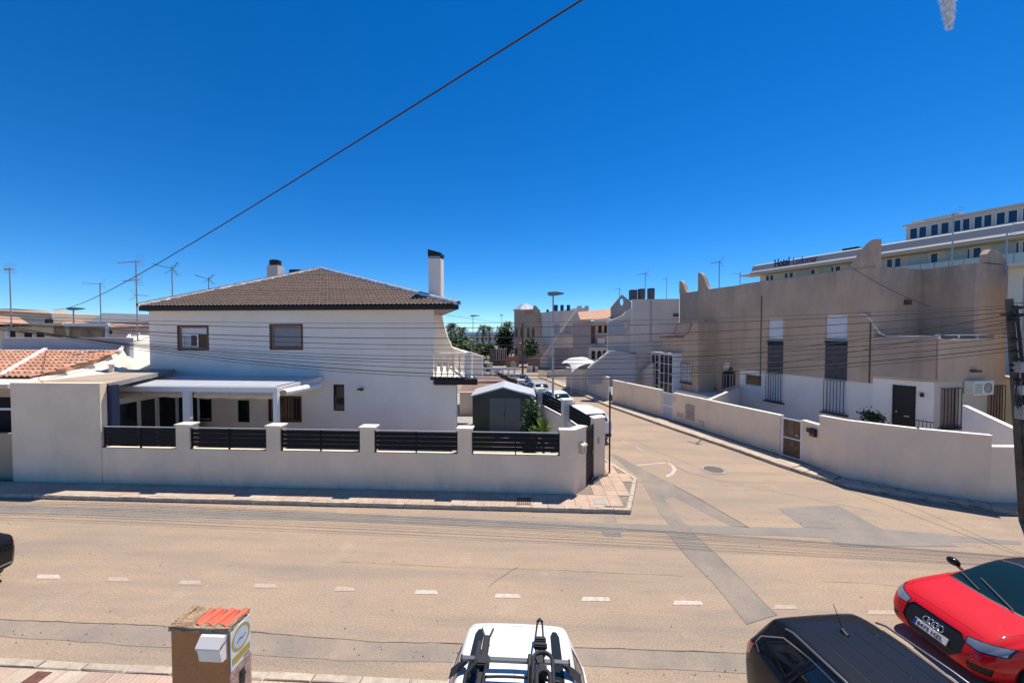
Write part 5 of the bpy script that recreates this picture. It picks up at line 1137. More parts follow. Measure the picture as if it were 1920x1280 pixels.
for a,b in ((1122,1128),(1133,1139)): arch(gg,f,a,b,609,624,0,M_dark); fbox(gg,'balcony_rail',f,a-1,621,b+1,624,-.08,-.03,M_black)
fbox(gg,'balcony_shade',f,1108,610,1116,650,-.02,-.001,M_brownfr)
fbox(gg,'ledge',f,1108,645,1140,650,-.6,-.02,M_grey); fbox(gg,'air_conditioner_casing',f,1121,634,1134,645,-.5,-.1,M_oldwhite)
f3=Fr(cw(0,D-1.0),YAW); face(gg,'arcade_wall',[(1105,684),(1105,650),(1140,652),(1140,690)],D-1.0,.3,mat('cream_arcade_render',(.60,.50,.42)))
for a,b in ((1109,1116),(1120,1127),(1130,1137)): arch(gg,f3,a,b,657,674,0,M_dark)
tiled(gg,[(1083,596,37.5),(1118,600,37.0),(1170,600,36.5),(1170,597,38),(1118,598,40),(1083,580,42)] if False else [(1088,599,49.5),(1122,598,48.3),(1146,595,48.3),(1146,578,54),(1083,585,55)])
fbox(gg,'eave',f3,1118,598,1170,603,-.4,.8,M_mortar)
# white house with the long diagonal stair wall
dw=thing('diagonal_wall_house','white house with a long diagonal parapet and blue water tanks','house',cw(6,58)); D=58.5
face(dw,'wall',[(1037,605),(1037,583),(1083,582),(1083,577),(1104,577),(1104,592),(1108,603),(1108,655),(1037,655)],D,5,M_oldwhite)
f=Fr(cw(0,D),YAW)
face(dw,'wall',[(1014,688),(1014,674),(1083,580),(1088,600),(1107,604),(1107,690)],D-1.5,.25,mat('lilac_white_render',(.68,.59,.51),n=(.6,.08)))
f4=Fr(cw(0,D-1.5),YAW); MB().bar(f4.M@Vector((f4.hit(1013,675)[0],-.05,f4.hit(1013,675)[1])),f4.M@Vector((f4.hit(1083,579)[0],-.05,f4.hit(1083,579)[1])),.3,.22).build('diagonal_coping',M_cap,dw,W0)
fbox(dw,'lower_wall_shade_sheet',f4,1040,652,1105,686,-.03,-.001,mat('painted_shade_grey',(.34,.31,.31))); fbox(dw,'garage_shutter',f4,1083,653,1104,690,-.06,-.031,mat('grey_shutter2',(.26,.24,.25)))  # shade on the lower wall is painted as a grey sheet
fbox(dw,'ledge',f4,1038,625,1106,628,-.3,-.04,M_grey); arch(dw,f4,1038,1050,606,624,-.01,M_grey); fbox(dw,'window',f4,1081,630,1084,637,-.05,-.001,M_brownfr); fbox(dw,'window',f4,1087,630,1091,637,-.05,-.001,M_brownfr); fbox(dw,'window',f4,1059,612,1072,624,-.05,-.001,M_grey)
fbox(dw,'window',f4,1026,668,1034,686,-.04,-.001,M_grey)
fbox(dw,'chimney',f,1083,573,1091,578,.2,.8,M_oldwhite); fbox(dw,'chimney',f,1097,573,1104,578,.2,.8,M_oldwhite)
M_blue=mat('dark_blue_plastic',(.01,.03,.12),rough=.4,n=None)
for a,b in ((1037.5,1046),(1050.5,1057),(1062.5,1069)):
    p0,p1=P3(a,583,cw(3,D).y+1),P3(b,583,cw(3,D).y+1); zt_=P3(a,571.5,cw(3,D).y+1).z; r=(p1.x-p0.x)/2
    o=MB().lathe([(0,0),(r,0),(r,zt_-p0.z),(0,zt_-p0.z+.03)],14,Matrix.Translation(((p0.x+p1.x)/2,p0.y,p0.z-.02))).build('water_tank',M_blue); tag(o,'dark blue roof water tank, %s of three on the white parapet'%('leftmost' if a<1040 else 'middle' if a<1055 else 'rightmost'),'water tank','blue water tanks')
MB().box(0,0,0,0,0,0)
# white hump canopy
cn=thing('fabric_canopy','white arched fabric canopy over a front yard','canopy',cw(8,34.5)); f=Fr(cw(0,34.5),YAW); mb=MB(); n=12
for i in range(n+1):
    u=i/n; a=f.hit(1069+u*53,684,0); zc=f.z_(1090,688,0)+.62*math.sin(math.pi*u)**.8*.9
    mb.v+=[Vector((a[0],-1.2,zc-.35*(1-u))),Vector((a[0],-.2,zc+.18)),Vector((a[0],1.5,zc+.25)),Vector((a[0]-.4,3.0,zc+.1))]
for i in range(n):
    for k in range(3): mb.f.append((i*4+k,i*4+4+k,i*4+5+k,i*4+k+1))
mb.build('cloth',M_awnw,cn,f,smooth=True); 
for u in (1071,1090,1118): a=f.hit(u,690,-.5); MB().tube([(a[0],-.5,0),(a[0],-.5,a[1]-.1)],.03,6).build('post',M_wmetal,cn,f)
# alley wall and far fences
aw_=thing('alley_wall','pale low wall beside the little alley opening','wall',cw(4,42)); face(aw_,'wall',[(1026,712),(1026,695),(1063,693),(1063,706)],46.3,.2,M_oldwhite,dirx=0)
gf=thing('railing_gate','dark vertical bar railing gate up the side street','gate',cw(3,45)); f=Fr(cw(0,47),YAW)
for k in range(9): fbox(gf,'bar',f,1010+k*1.9,692,1010.7+k*1.9,709,0,.03,M_black)
fbox(gf,'rail',f,1009,692,1026,693,0,.04,M_black)
g2_=thing('gate_pillars','white gate pillars with brick panel beside the railing gate','wall',cw(2,47)); f=Fr(cw(0,52.5),YAW)
fbox(g2_,'pillar',f,988,686,999,706,0,.4,M_oldwhite); fbox(g2_,'pillar',f,1003,687,1009,706,0,.4,M_oldwhite); fbox(g2_,'brick_panel',f,990,671,1013,686,.5,.8,mat('brick_red_panel',(.25,.16,.12),n=(8,.3))); fbox(g2_,'gate_leaf',f,999,689,1003,706,.1,.14,M_black)
# beige tower house with metal dome
tw=thing('tower_house','beige house with pyramid metal roof turret and blue ground floor','house',cw(3,70)); D=70
M_bt=mat('tower_beige',(.44,.345,.27),n=(.4,.12),streak=.3)
face(tw,'wall',[(964,680),(964,580),(1012,580),(1013,586),(1037,586),(1037,680)],D,8,M_bt,dirx=.1); face(tw,'curved_gable',[(999,580.3),(1000,574),(1003,572),(1008,576),(1013,586),(1013,588),(999,588)],D-.35,.3,M_bt,dirx=0)
f=Fr(cw(0,D),YAW); x0,x1=f.s_(960,0,580),f.s_(1010,0,580); zb_=f.z_(980,580); zt_=f.z_(985,566.5); xc=(x0+x1)/2; hw2=(x1-x0)/2
mb=MB(); prf=[(1.0,-.02),(.66,.38),(.42,.68),(.2,.90),(0,1.0)]
for (r,h) in prf:
    for k in range(8): t_=math.pi/8+k*math.pi/4; mb.v.append(Vector((xc+hw2*1.05*r*math.cos(t_),hw2*.9+hw2*1.05*r*math.sin(t_),zb_+(zt_-zb_)*h)))
for i in range(4):
    for k in range(8): mb.f.append((i*8+k,i*8+(k+1)%8,i*8+8+(k+1)%8,i*8+8+k))
mb.build('turret_roof',mat('silver_roof_sheet',(.20,.23,.30),c2=(.55,.57,.60),rough=.45,n=(1.6,.4)),tw,f)
for a,b in ((966,970),(976,979),(988,993),(997,1002)): fbox(tw,'window',f,a,615,b,632,-.04,-.001,M_glass)
fbox(tw,'blue_panel',f,990,633,1006,660,-.03,-.001,mat('pale_blue_paint',(.42,.52,.66))); fbox(tw,'door',f,997,634,1003,650,-.06,-.031,mat('blue_door',(.02,.08,.30)))
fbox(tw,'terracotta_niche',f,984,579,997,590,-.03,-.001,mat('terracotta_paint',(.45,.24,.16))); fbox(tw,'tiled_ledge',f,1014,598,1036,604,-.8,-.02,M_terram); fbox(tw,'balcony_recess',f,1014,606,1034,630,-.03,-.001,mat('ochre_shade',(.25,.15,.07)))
fbox(tw,'window',f,966,652,970,664,-.04,-.001,M_glass); fbox(tw,'flue',f,1025,580,1029,586,.5,1,M_dark)
# arched garden fence, orange doors and greenery in front of the tower
af=thing('arched_fence','white arched garden fence with lamps far up the street','fence',cw(-1,63)); f=Fr(cw(0,63),YAW); face(af,'wall',[(918,690),(918,655),(950,653),(950,690)],63,.2,mat('dark_fence_shade',(.16,.14,.14),n=(2,.3)),dirx=0)
for a in (931,938,945): arch(af,f,a,a+4.5,652,676,-.03,M_oldwhite,'arch_frame'); arch(af,f,a+1,a+3.5,655,675,-.06,M_dark)
od=thing('garage_door','orange brown garage door with cream semicircle','garage door',cw(0,57)); f=Fr(cw(0,57.5),YAW); fbox(od,'door',f,949,669,973,692,0,.1,mat('orange_brown_paint',(.34,.17,.10),n=(3,.15))); arch(od,f,957,968,676,692,-.01,mat('cream_paint',(.62,.52,.40)))
p=cw(2.7,61); shrub('tree',(p.x,p.y,0),1.6,4.3,1500,.35,M_leaf,'small leafy green tree before the beige tower house','tree',6,31,'ball',1.4)
# ================================================================== PALMS AND FAR TREES, FAR BUILDINGS
def palm(loc,h,L,n,label,seedn):
    o=thing('palm_tree',label,'palm tree',loc,0,'palm trees at the end of the side street'); rr=random.Random(seedn)
    MB().tube([(0,0,0),(.1,0,h*.5),(0,.1,h)],[.24,.18,.16],8).build('trunk',M_bark,o); mb=MB()
    for k in range(n):
        a=rr.uniform(0,6.28); e=rr.uniform(-.5,1.3); d=Vector((math.cos(a),math.sin(a),0)); s=Vector((-d.y,d.x,0)); l=L*rr.uniform(.8,1.1); P=[]
        for i in range(9):
            u=i/8; P.append(Vector((0,0,h))+d*(l*math.cos(e)*u)+Vector((0,0,l*math.sin(e)*u-l*.75*u*u)))
        for i in range(8):
            for sg in (-1,1):
                b=P[i]; ll=l*.28*(1-.6*i/8); t_=P[i+1]-P[i]; q=b+s*sg*ll+t_*.8-Vector((0,0,ll*.5)); mb.add([b,b+t_*.55,q],[(0,1,2)])
    mb.build('fronds',M_leafd,o,kind='stuff'); return o
for i,(px,py,D,L,lab) in enumerate([(846,612,70,2.6,'tall palm tree right beside the white house corner'),(866,619,74,2.4,'palm tree second from the white house corner'),(905,613,95,2.3,'palm tree against the sky left of the horizon buildings'),(917,615,99,2.0,'slim palm tree just right of the lone palm'),(952,607,80,2.2,'palm tree crown nearest the beige tower'),(940,617,85,1.8,'lower palm tree left of the beige tower'),(836,640,66,2.2,'low palm tree partly behind the white house')]):
    p=cw((px-960)/F*D,D); palm((p.x,p.y,0),CH+(622-py)/F*D,L,46,lab,40+i)
for i,(px,D,R_,H_,lab) in enumerate([(872,72,3.6,4.0,'rounded dark green tree mass at the end of the street'),(912,78,2.2,3.0,'green tree below the palms at the street end'),(848,64,3.0,4.4,'green bushy tree close to the white house balcony'),(950,74,2.3,6.0,'dark conifer-like tree left of the beige tower'),(868,60,2.0,3.4,'low green bush at the street end')]):
    p=cw((px-960)/F*D,D); shrub('tree',(p.x,p.y,0),R_,H_,3000,.5,M_leafd if i in(0,3) else M_leaf,lab,'tree',6,60+i,'ball',.6)
fb_=thing('far_building','long low pale building on the horizon before the sea','building',cw(-10,160)); f=Fr(cw(0,160),YAW)
fbox(fb_,'wall',f,880,629,966,646,0,10,mat('pale_far_wall',(.60,.55,.52),n=(.05,.1))); fbox(fb_,'roof_edge',f,878,627,968,629.5,-.5,10,mat('brown_far_roof',(.35,.22,.15)))
for k in range(10): fbox(fb_,'window',f,886+k*8,634,889+k*8,638,-.1,-.01,M_glass)
# left plots beyond the corner house: next houses behind the shed
nh=thing('neighbour_porch','brown tiled porch roofs with white balustrade behind the garden shed','house',cw(-3,28)); 
M_dbt=mat('dusty_brown_tiles',(.24,.15,.115),n=(3,.4)); tiled(nh,[(862,735,25),(985,735,25),(975,718,29),(868,718,29)],M_dbt); tiled(nh,[(884,716,29),(958,714,29),(956,705,32),(884,706,32)],M_dbt); f=Fr(cw(0,25),YAW)
fbox(nh,'wall',f,862,735,985,800,.1,.3,M_oldwhite); 
f=Fr(cw(0,33),YAW)
for k in range(8): fbox(nh,'railing_bar',f,886+k*11,690,889+k*11,708,0,.08,M_wmetal)
fbox(nh,'railing_rail',f,884,689,975,691.5,-.02,.1,M_wmetal); fbox(nh,'railing_rail',f,884,701,975,703,-.02,.1,M_wmetal); fbox(nh,'wall',f,884,708,975,760,0,.2,M_oldwhite)
g3=thing('garden_wall','cream garden walls and low roofs down the left side of the far street','wall',cw(-2,50)); 
for i,(D,a,b,t_,m) in enumerate([(38,890,962,697,M_oldwhite),(46,880,940,688,M_cap),(56,880,924,678,M_oldwhite)]): face(g3,'wall',[(a,740),(a,t_),(b,t_+2),(b,740)],D,.3,m,dirx=-.25)
p=cw(-3.2,44); shrub('shrub',(p.x,p.y,0),1.0,2.2,500,.3,M_leafd,'dark shrub behind the far left garden wall','shrub',5,71)
# ================================================================== STREET LAMPS, UTILITY POLE, CABLES
def lamp(px,pyt,D,label,hw_=.55,name='street_lamp'):
    p=cw((px-960)/F*D,D); h=CH+(622-pyt)/F*D; o=thing(name,label,'street lamp',(p.x,p.y,.1),YAW,'street lamps along the streets')
    MB().tube([(0,0,0),(0,0,h*.3),(0,0,h-.15)],[.085,.07,.045],10).build('pole',M_galv,o)
    MB().add([(-.34*hw_/.55,-.1,h-.12),(-.34*hw_/.55,.1,h-.12),(-.2,.15,h-.22),(-.2,-.15,h-.22),(.15,.16,h-.2),(.15,-.16,h-.2),(.62*hw_/.55,.06,h-.12),(.62*hw_/.55,-.06,h-.12),(-.3,-.1,h),(-.3,.1,h),(.15,.12,h+.02),(.15,-.12,h+.02),(.6*hw_/.55,.05,h-.04),(.6*hw_/.55,-.05,h-.04)],
        [(0,3,2,1),(3,5,4,2),(5,7,6,4),(8,9,10,11),(11,10,12,13),(0,1,9,8),(6,7,13,12),(1,2,4,10,9),(4,6,12,10),(0,8,11,5,3),(5,11,13,7)]).build('lamp_head',mat('grey_lamp_housing',(.22,.23,.22),rough=.5,n=None),o); MB().tube([(0,0,h-.3),(0,0,h-.1)],.05,8).build('collar',M_galv,o)
lamp(1037,551,22.2,'tall galvanised street lamp with flat head standing behind the parked white cars')
lamp(887,592,60,'distant street lamp before the palms',.9); lamp(824,603,58,'small distant street lamp at the edge of the white house',.6); lamp(940,591,90,'far thin street lamp over the horizon',.4)
lamp(139,579,33,'dark street lamp above the far left roofs',.9)
bp_=thing('wooden_post','rusty brown post standing before the beige tower','post',cw((980-960)/F*50,50)); MB().tube([(0,0,0),(0,0,CH+(622-606)/F*50)],.13,8).build('pole',M_rust,bp_)
# utility pole
PB=G(1926,985,0); PB=cw(14.85,11.0); PT=P3(1892,560,PB.y+.0); up_=thing('utility_pole','leaning dark utility pole with junction boxes and cable clamps at the right edge','utility pole',(PB.x,PB.y,0)); b=Vector((0,0,0)); t=PT-Vector((PB.x,PB.y,0)); d=t.normalized()
M_polew=mat('dark_timber',(.05,.04,.035),n=(4,.4),b=(30,.5,.01)); MB().tube([b,t*.5,t],[.115,.095,.08],12).build('pole',mat('weathered_concrete_pole',(.10,.085,.07),n=(3,.4),streak=.4),up_)
MB().tube([t*.30+Vector((.02,-.16,0)),t*.62+Vector((.05,-.17,0)),t*.97+Vector((-.0,-.15,0))],[.045,.04,.035],7).build('cable_trunk',M_rubber,up_)
for (u,w_,h_,m,nm) in ((.70,.10,.15,M_concrete,'junction_box'),(.50,.14,.18,M_concrete,'junction_box'),(.60,.09,.13,M_galv,'meter_box')): c=t*u+Vector((-.12,-.22,0)); bevbox(nm,m,up_,c.x-w_,c.x+w_,c.y-.1,c.y+.08,c.z-h_,c.z+h_,.02)
rr=random.Random(4); 
for k in range(11):
    u=rr.uniform(.62,.99); c=t*u+Vector((rr.uniform(-.16,.16),-.16,0)); MB().tube([c+Vector((-.16,0,0)),c,c+Vector((.14,0,.02))],[.035,.055,.03],7).build('cable_clamp',M_rubber,up_)
for k in range(7):
    c=t*rr.uniform(.55,.75)+Vector((-.15,-.2,0)); q=t*rr.uniform(.4,.55)+Vector((-.1,-.2,0)); m_=(c+q)/2+Vector((rr.uniform(-.4,.1),-.05,0)); MB().tube([c,(c+m_)/2+Vector((-.05,0,0)),m_,(m_+q)/2,q],.012,5).build('loose_cable',M_rubber,up_)
MB().bar(t*.93+Vector((-.25,0,0)),t*.93+Vector((.5,0,0)),.05).build('crossarm',M_rust,up_); MB().tube([t*.40+Vector((0,-.16,-.1)),Vector((.02,-.2,0.1))],.05,7).build('conduit',M_rust,up_)
# overhead cables from the pole across the street front
def cable(P,Q,sag,r,label,group='overhead cables across the street front',n=40,wob=0):
    P=Vector(P);Q=Vector(Q); pts=[P.lerp(Q,i/n)-Vector((0,0,4*sag*(i/n)*(1-i/n))) for i in range(n+1)]
    return tag(MB().tube(pts,r,5).build('overhead_cable',M_rubber,smooth=True),label,'cable',group)
polew=Vector((PB.x,PB.y,0))
specs=[ # y at x=281, y at x=812, attach y on pole, radius
 (601,606,568,.006),(608,615,572,.010),(622,634,578,.012),(628,647,590,.009),(640,655,598,.007),(645,668,604,.008),(648,675,611,.011),(650,681,618,.009),(652,690,626,.010),(655,700,634,.014),(660,706,640,.009)]
for i,(ya,yb_,yp,r) in enumerate(specs):
    Q=polew+t*min(.995,(((640-yp)/(640-560))*.22+.77)); Q=Vector((Q.x-.1,Q.y-.15,Q.z))
    Pm=P3(812,yb_,12.1+.05*i); Pl=P3(281,ya,12.4+.06*i)
    # parabola through Pl, Pm, Q in x ; extend to x=-30
    x0,x1,x2=Pl.x,Pm.x,Q.x; z0,z1,z2=Pl.z,Pm.z,Q.z
    def zz(x): return z0*(x-x1)*(x-x2)/((x0-x1)*(x0-x2))+z1*(x-x0)*(x-x2)/((x1-x0)*(x1-x2))+z2*(x-x0)*(x-x1)/((x2-x0)*(x2-x1))
    pts=[]; n=60
    for k in range(n+1):
        x=-34+(x2+34)*k/n; y=Q.y+(Pm.y-Q.y)*min(1.6,(x2-x)/(x2-x1)); z=zz(x); pts.append((x,y,z))
    tag(MB().tube(pts,r,5).build('overhead_cable',M_rubber,smooth=True),'%s of the thin black cables crossing the front of the white house'%(['topmost','second from the top','third from the top','fourth from the top','fifth from the top','middle one','sixth from the bottom','fourth from the bottom','third from the bottom','second lowest','lowest'][i]),'cable','overhead cables from the utility pole across the street front')
cable(polew+t*.93,(P3(1180,668,30)),.5,.012,'overhead cable running from the pole up the side street',group=None); cable(polew+t*.90,P3(1230,690,34),.6,.010,'lower overhead cable from the pole towards the far white house',group=None)
cable(P3(835,590,22),P3(1010,612,70),.1,.01,'thin cable from the white house eave towards the beige tower',group=None)
cable(polew+t*.98,(28,9,8),.3,.012,'cable leaving the pole to the right',group=None)
# loose cable hanging down the pink wall
cable(P3(1592,498,BF.o.y),P3(1745,575,BF.o.y-.2),.15,.012,'thin slack cable crossing the corner house upper wall',group=None)
# big black cable overhead, from the balcony side to the far left roofs
a=P3(1110,-12,2.2); b=P3(100,580,30); pts=[]; 
tag(MB().tube([a.lerp(b,i/40)-Vector((0,0,4*.5*(i/40)*(1-i/40))) for i in range(41)],[.006+.012*(i/40) for i in range(41)],6).build('overhead_cable',mat('dark_cable_sheath',(.05,.03,.04),n=None)),'thick dark cable running diagonally down across the blue sky','cable')
# ================================================================== VEHICLES
def pchip(xs,ys):
    n=len(xs); h=[xs[i+1]-xs[i] for i in range(n-1)]; d=[(ys[i+1]-ys[i])/h[i] for i in range(n-1)]; m=[0]*n; m[0]=d[0]; m[-1]=d[-1]
    for i in range(1,n-1):
        if d[i-1]*d[i]<=0: m[i]=0
        else: w1=2*h[i]+h[i-1]; w2=h[i]+2*h[i-1]; m[i]=(w1+w2)/(w1/d[i-1]+w2/d[i])
    def f(x):
        if x<=xs[0]: return ys[0]
        if x>=xs[-1]: return ys[-1]
        i=0
        while x>xs[i+1]: i+=1
        t=(x-xs[i])/h[i]; return ys[i]*(2*t**3-3*t*t+1)+h[i]*m[i]*(t**3-2*t*t+t)+ys[i+1]*(-2*t**3+3*t*t)+h[i]*m[i+1]*(t**3-t*t)
    return f
def paint(name,c,coat=.7,rough=.6,metal=0.0): return mat(name,c,rough=rough,n=None,coat=coat,metal=metal,spec=.1)
def catm(P,k):
    out=[]
    for i in range(len(P)-1):
        p0=P[max(i-1,0)];p1=P[i];p2=P[i+1];p3=P[min(i+2,len(P)-1)]
        for j in range(k):
            t=j/k; out.append(tuple(.5*((2*b)+(-a+c)*t+(2*a-5*b+4*c-d)*t*t+(-a+3*b-3*c+d)*t**3) for a,b,c,d in zip(p0,p1,p2,p3)))
    out.append(P[-1]); return out
def car(name,label,cat,loc,ang,st,paintm,cuts,wheels,wr=.31,glass=None,extra=None,group=None,rim=None,k=4):
    """lofted body. st rows: x, ztop, zshoulder, halfwidth, halfwidth of the roof edge, zbottom.  x=0 is the nose, car runs along +x"""
    o=thing(name,label,cat,loc,ang,group); xs=[r[0] for r in st]; f=[pchip(xs,[r[i] for r in st]) for i in range(1,6)]
    X=[]; 
    for i in range(len(xs)-1):
        n=max(2,int((xs[i+1]-xs[i])/.07)); X+= [xs[i]+(xs[i+1]-xs[i])*j/n for j in range(n)]
    X.append(xs[-1]); bm=bmesh.new(); ringv=[]
    for x in X:
        zt,zs,w,wro,zb=[g(x) for g in f]; gh=zt-zs; r=min(1,max(0,(gh-.10)/.25)) # 0 bonnet .. 1 cabin
        P=[(0,zb),(w*.80,zb),(w*.95,zb+.05),(w*.985,zb+(zs-zb)*.35),(w,zb+(zs-zb)*.68),(w*.985,zs-.05),(w*.955,zs)]
        # bonnet: soft shoulder; cabin: straight side glass then rounded cant rail
        ea=(wro,zs+gh*(.62*(1-r)+.80*r)); P+=[( (w*.955)*(1-.5*1)+ea[0]*.5+.01*r, zs+(ea[1]-zs)*.5 ),ea,(wro*.90,zs+gh*(.84*(1-r)+.945*r)),(wro*.62,zs+gh*(.95*(1-r)+.985*r)),(wro*.3,zs+gh*.995),(0,zt)]
        pts=catm(P,k); ringv.append([(a,b) for a,b in pts])
    n=len(ringv[0]); V=[]
    for x,rg in zip(X,ringv):
        row=[bm.verts.new((x,a,b)) for a,b in rg]; row2=[bm.verts.new((x,-a,b)) for a,b in rg[1:-1]]; V.append(row+row2[::-1])
    m=len(V[0])
    for i in range(len(V)-1):
        for j in range(m): bm.faces.new((V[i][j],V[i+1][j],V[i+1][(j+1)%m],V[i][(j+1)%m]))
    bm.faces.new(V[0]); bm.faces.new(V[-1][::-1])
    bmesh.ops.recalc_face_normals(bm,faces=bm.faces[:])
    def cut(poly,axis,sel):
        """poly in the two other coordinates; returns faces inside it"""
        ia=[q for q in range(3) if q!=axis]
        for i in range(len(poly)):
            a,b=poly[i],poly[(i+1)%len(poly)]; dx,dy=b[0]-a[0],b[1]-a[1]; no=[0,0,0]; no[ia[0]]=dy; no[ia[1]]=-dx; co=[0,0,0]; co[ia[0]]=a[0]; co[ia[1]]=a[1]
            x0=min(p[0] for p in poly)-.05; x1=max(p[0] for p in poly)+.05; y0=min(p[1] for p in poly)-.05; y1=max(p[1] for p in poly)+.05
            fs=[q for q in bm.faces if sel(q) and any(x0<=v.co[ia[0]]<=x1 and y0<=v.co[ia[1]]<=y1 for v in q.verts)]
            g=list({v for q in fs for v in q.verts})+list({e for q in fs for e in q.edges})+fs
            bmesh.ops.bisect_plane(bm,geom=g,plane_co=co,plane_no=no,dist=1e-5)
        return [q for q in bm.faces if sel(q) and inside((q.calc_center_median()[ia[0]],q.calc_center_median()[ia[1]]),poly)]
    parts=[]
    for c in cuts:
        nm,poly,axis,selk,mm,off,lab=(list(c)+[None])[:7]
        if selk=='R': sel=lambda q:q.calc_center_median().y<-.2 and abs(q.normal.y)>.35
        elif selk=='L': sel=lambda q:q.calc_center_median().y>.2 and abs(q.normal.y)>.35
        elif selk=='F': sel=lambda q:q.normal.x<-.12
        elif selk=='B': sel=lambda q:q.normal.x>.12
        elif selk=='T': sel=lambda q:q.normal.z>.25
        fs=cut(poly,axis,sel); parts.append((nm,mm,off,lab,[[v.co.copy() for v in q.verts] for q in fs],[[v.normal.copy() for v in q.verts] for q in fs]))
        if nm!='_keep': bmesh.ops.delete(bm,geom=fs,context='FACES')
    bm.normal_update(); bm.verts.index_update(); mb=MB(); bm_add(mb,bm); mb.build('body',paintm,o,smooth=32)
    for nm,mm,off,lab,fs,ns in parts:
        b2=bmesh.new(); 
        for q in fs:
            try: b2.faces.new([b2.verts.new(v) for v in q])
            except ValueError: pass
        bmesh.ops.remove_doubles(b2,verts=b2.verts[:],dist=1e-5); b2.normal_update()
        for v in b2.verts: v.co+=v.normal*off
        b2.verts.index_update(); p=MB(); bm_add(p,b2); b2.free()
        if p.f: p.build(nm,mm,o,smooth=40,label=lab)
    bm.free()
    # wheels
    for (wx,side,W2) in wheels:
        M=Matrix.Translation((wx,side*(W2-.10),wr))@Matrix.Rotation(R(-90)*side,4,'X')
        t=MB().lathe([(wr*.66,-.09),(wr*.9,-.10),(wr*.99,-.07),(wr,0),(wr*.99,.07),(wr*.93,.10),(wr*.72,.10),(wr*.66,.07)],28,M).build('wheel',M_rubber,o,smooth=40)
        rb=MB(); rb.lathe([(wr*.67,-.06),(wr*.67,.085),(wr*.62,.085),(wr*.60,.03)],28,M); rb.lathe([(0,.05),(wr*.16,.06),(wr*.18,.02)],14,M)
        for s in range(5):
            a=2*math.pi*s/5
            for da in (-.13,.13): rb.add([M@Vector((math.cos(a+da*q_)*rr_,math.sin(a+da*q_)*rr_,zz_)) for (rr_,q_,zz_) in ((wr*.12,2.0,.055),(wr*.63,1.0,.065),(wr*.63,.45,.065),(wr*.12,.6,.055))]+[M@Vector((math.cos(a+da*q_)*rr_,math.sin(a+da*q_)*rr_,zz_-.03)) for (rr_,q_,zz_) in ((wr*.12,2.0,.055),(wr*.63,1.0,.065),(wr*.63,.45,.065),(wr*.12,.6,.055))],[(0,1,2,3),(7,6,5,4),(0,4,5,1),(2,6,7,3)])
        rb.build('rim',rim or mat('silver_alloy',(.45,.45,.47),metal=.8,rough=.35,n=None),t); MB().lathe([(0,-.02),(wr*.66,-.02)],20,M).build('brake_backing',M_black,t)
        MB().lathe([(wr*1.12,-.16),(wr*1.14,.075*1.0)],24,M).build('arch_liner',M_dark,o)
    return o
def scale_poly(p,s):
    cx=sum(q[0] for q in p)/len(p); cy_=sum(q[1] for q in p)/len(p); return [(cx+(q[0]-cx)*s,cy_+(q[1]-cy_)*s) for q in p]
def grow(p,d):
    n=len(p); a=sum(p[i][0]*p[(i+1)%n][1]-p[(i+1)%n][0]*p[i][1] for i in range(n)); s=1 if a>0 else -1; out=[]
    for i in range(n):
        a_,b,c=Vector(p[i-1]),Vector(p[i]),Vector(p[(i+1)%n]); e1=(b-a_).normalized(); e2=(c-b).normalized(); n1=Vector((e1.y,-e1.x))*s; n2=Vector((e2.y,-e2.x))*s; m=(n1+n2).normalized(); out.append(tuple(b+m*(d/max(.4,m.dot(n1)))))
    return out
def circ(cx,cz,r,n=18): return [(cx+r*math.cos(2*math.pi*k/n),cz+r*math.sin(2*math.pi*k/n)) for k in range(n)]
def sidewin(polys,seal=M_plast,glass=None,g=.018):
    out=[]
    for s in 'RL':
        for p in polys: out+= [('window',p,1,s,glass,-.004)]
        for p in polys: out+= [('window_seal',grow(p,g),1,s,seal,.0015)]
    return out
def seams(lines,w_=.008,m=None):
    out=[]
    for s in 'RL':
        for (a,b) in lines:
            a_,b_=Vector(a),Vector(b); d=(b_-a_).normalized(); nn=Vector((-d.y,d.x))*w_/2; out.append(('panel_gap',[tuple(a_+nn),tuple(b_+nn),tuple(b_-nn),tuple(a_-nn)],1,s,m or M_black,-.003))
    return out
G_car=glassmat('tinted_car_glass',(.008,.012,.014),rough=.03,spec=.6); G_screen=glassmat('windscreen_glass',(.007,.022,.024),rough=.03,spec=.6)
P_red=paint('red_car_paint',(.62,.004,.012)); P_dark=paint('dark_blue_black_car_paint',(.003,.005,.010),coat=.5); P_white=paint('white_car_paint',(.74,.76,.77)); P_black=paint('black_car_paint',(.004,.004,.005))
M_chrome=mat('chrome',(.7,.7,.72),metal=1,rough=.12,n=None); M_lens=mat('clear_lamp_lens',(.35,.36,.38),rough=.08,n=None,coat=1,metal=.5); M_redl=mat('red_lamp_lens',(.35,.01,.01),rough=.1,n=None,coat=1)
# ------------------------------------------------------------------ RED HATCHBACK
rs=[(0,.36,.32,.50,.42,.24),(.03,.44,.38,.60,.52,.21),(.08,.56,.47,.69,.60,.19),(.14,.665,.55,.745,.64,.18),(.26,.755,.66,.80,.68,.18),(.50,.85,.76,.845,.70,.18),(.80,.91,.82,.86,.70,.17),(1.05,.96,.86,.865,.69,.16),(1.25,1.07,.89,.868,.66,.16),(1.60,1.26,.91,.87,.60,.16),(1.95,1.385,.93,.87,.56,.16),(2.3,1.42,.94,.87,.55,.16),(2.8,1.415,.96,.87,.55,.16),(3.2,1.37,.97,.865,.54,.18),(3.5,1.27,.97,.85,.53,.22),(3.75,1.06,.95,.82,.58,.26),(3.88,.93,.86,.77,.60,.30),(3.95,.75,.62,.68,.55,.34)]
rx_,ry_=6.74,6.82
winR=[[(1.42,.955),(2.05,1.32),(2.50,1.36),(2.52,.975)],[(2.58,.98),(2.56,1.355),(3.00,1.33),(3.30,1.20),(3.36,1.06)]]
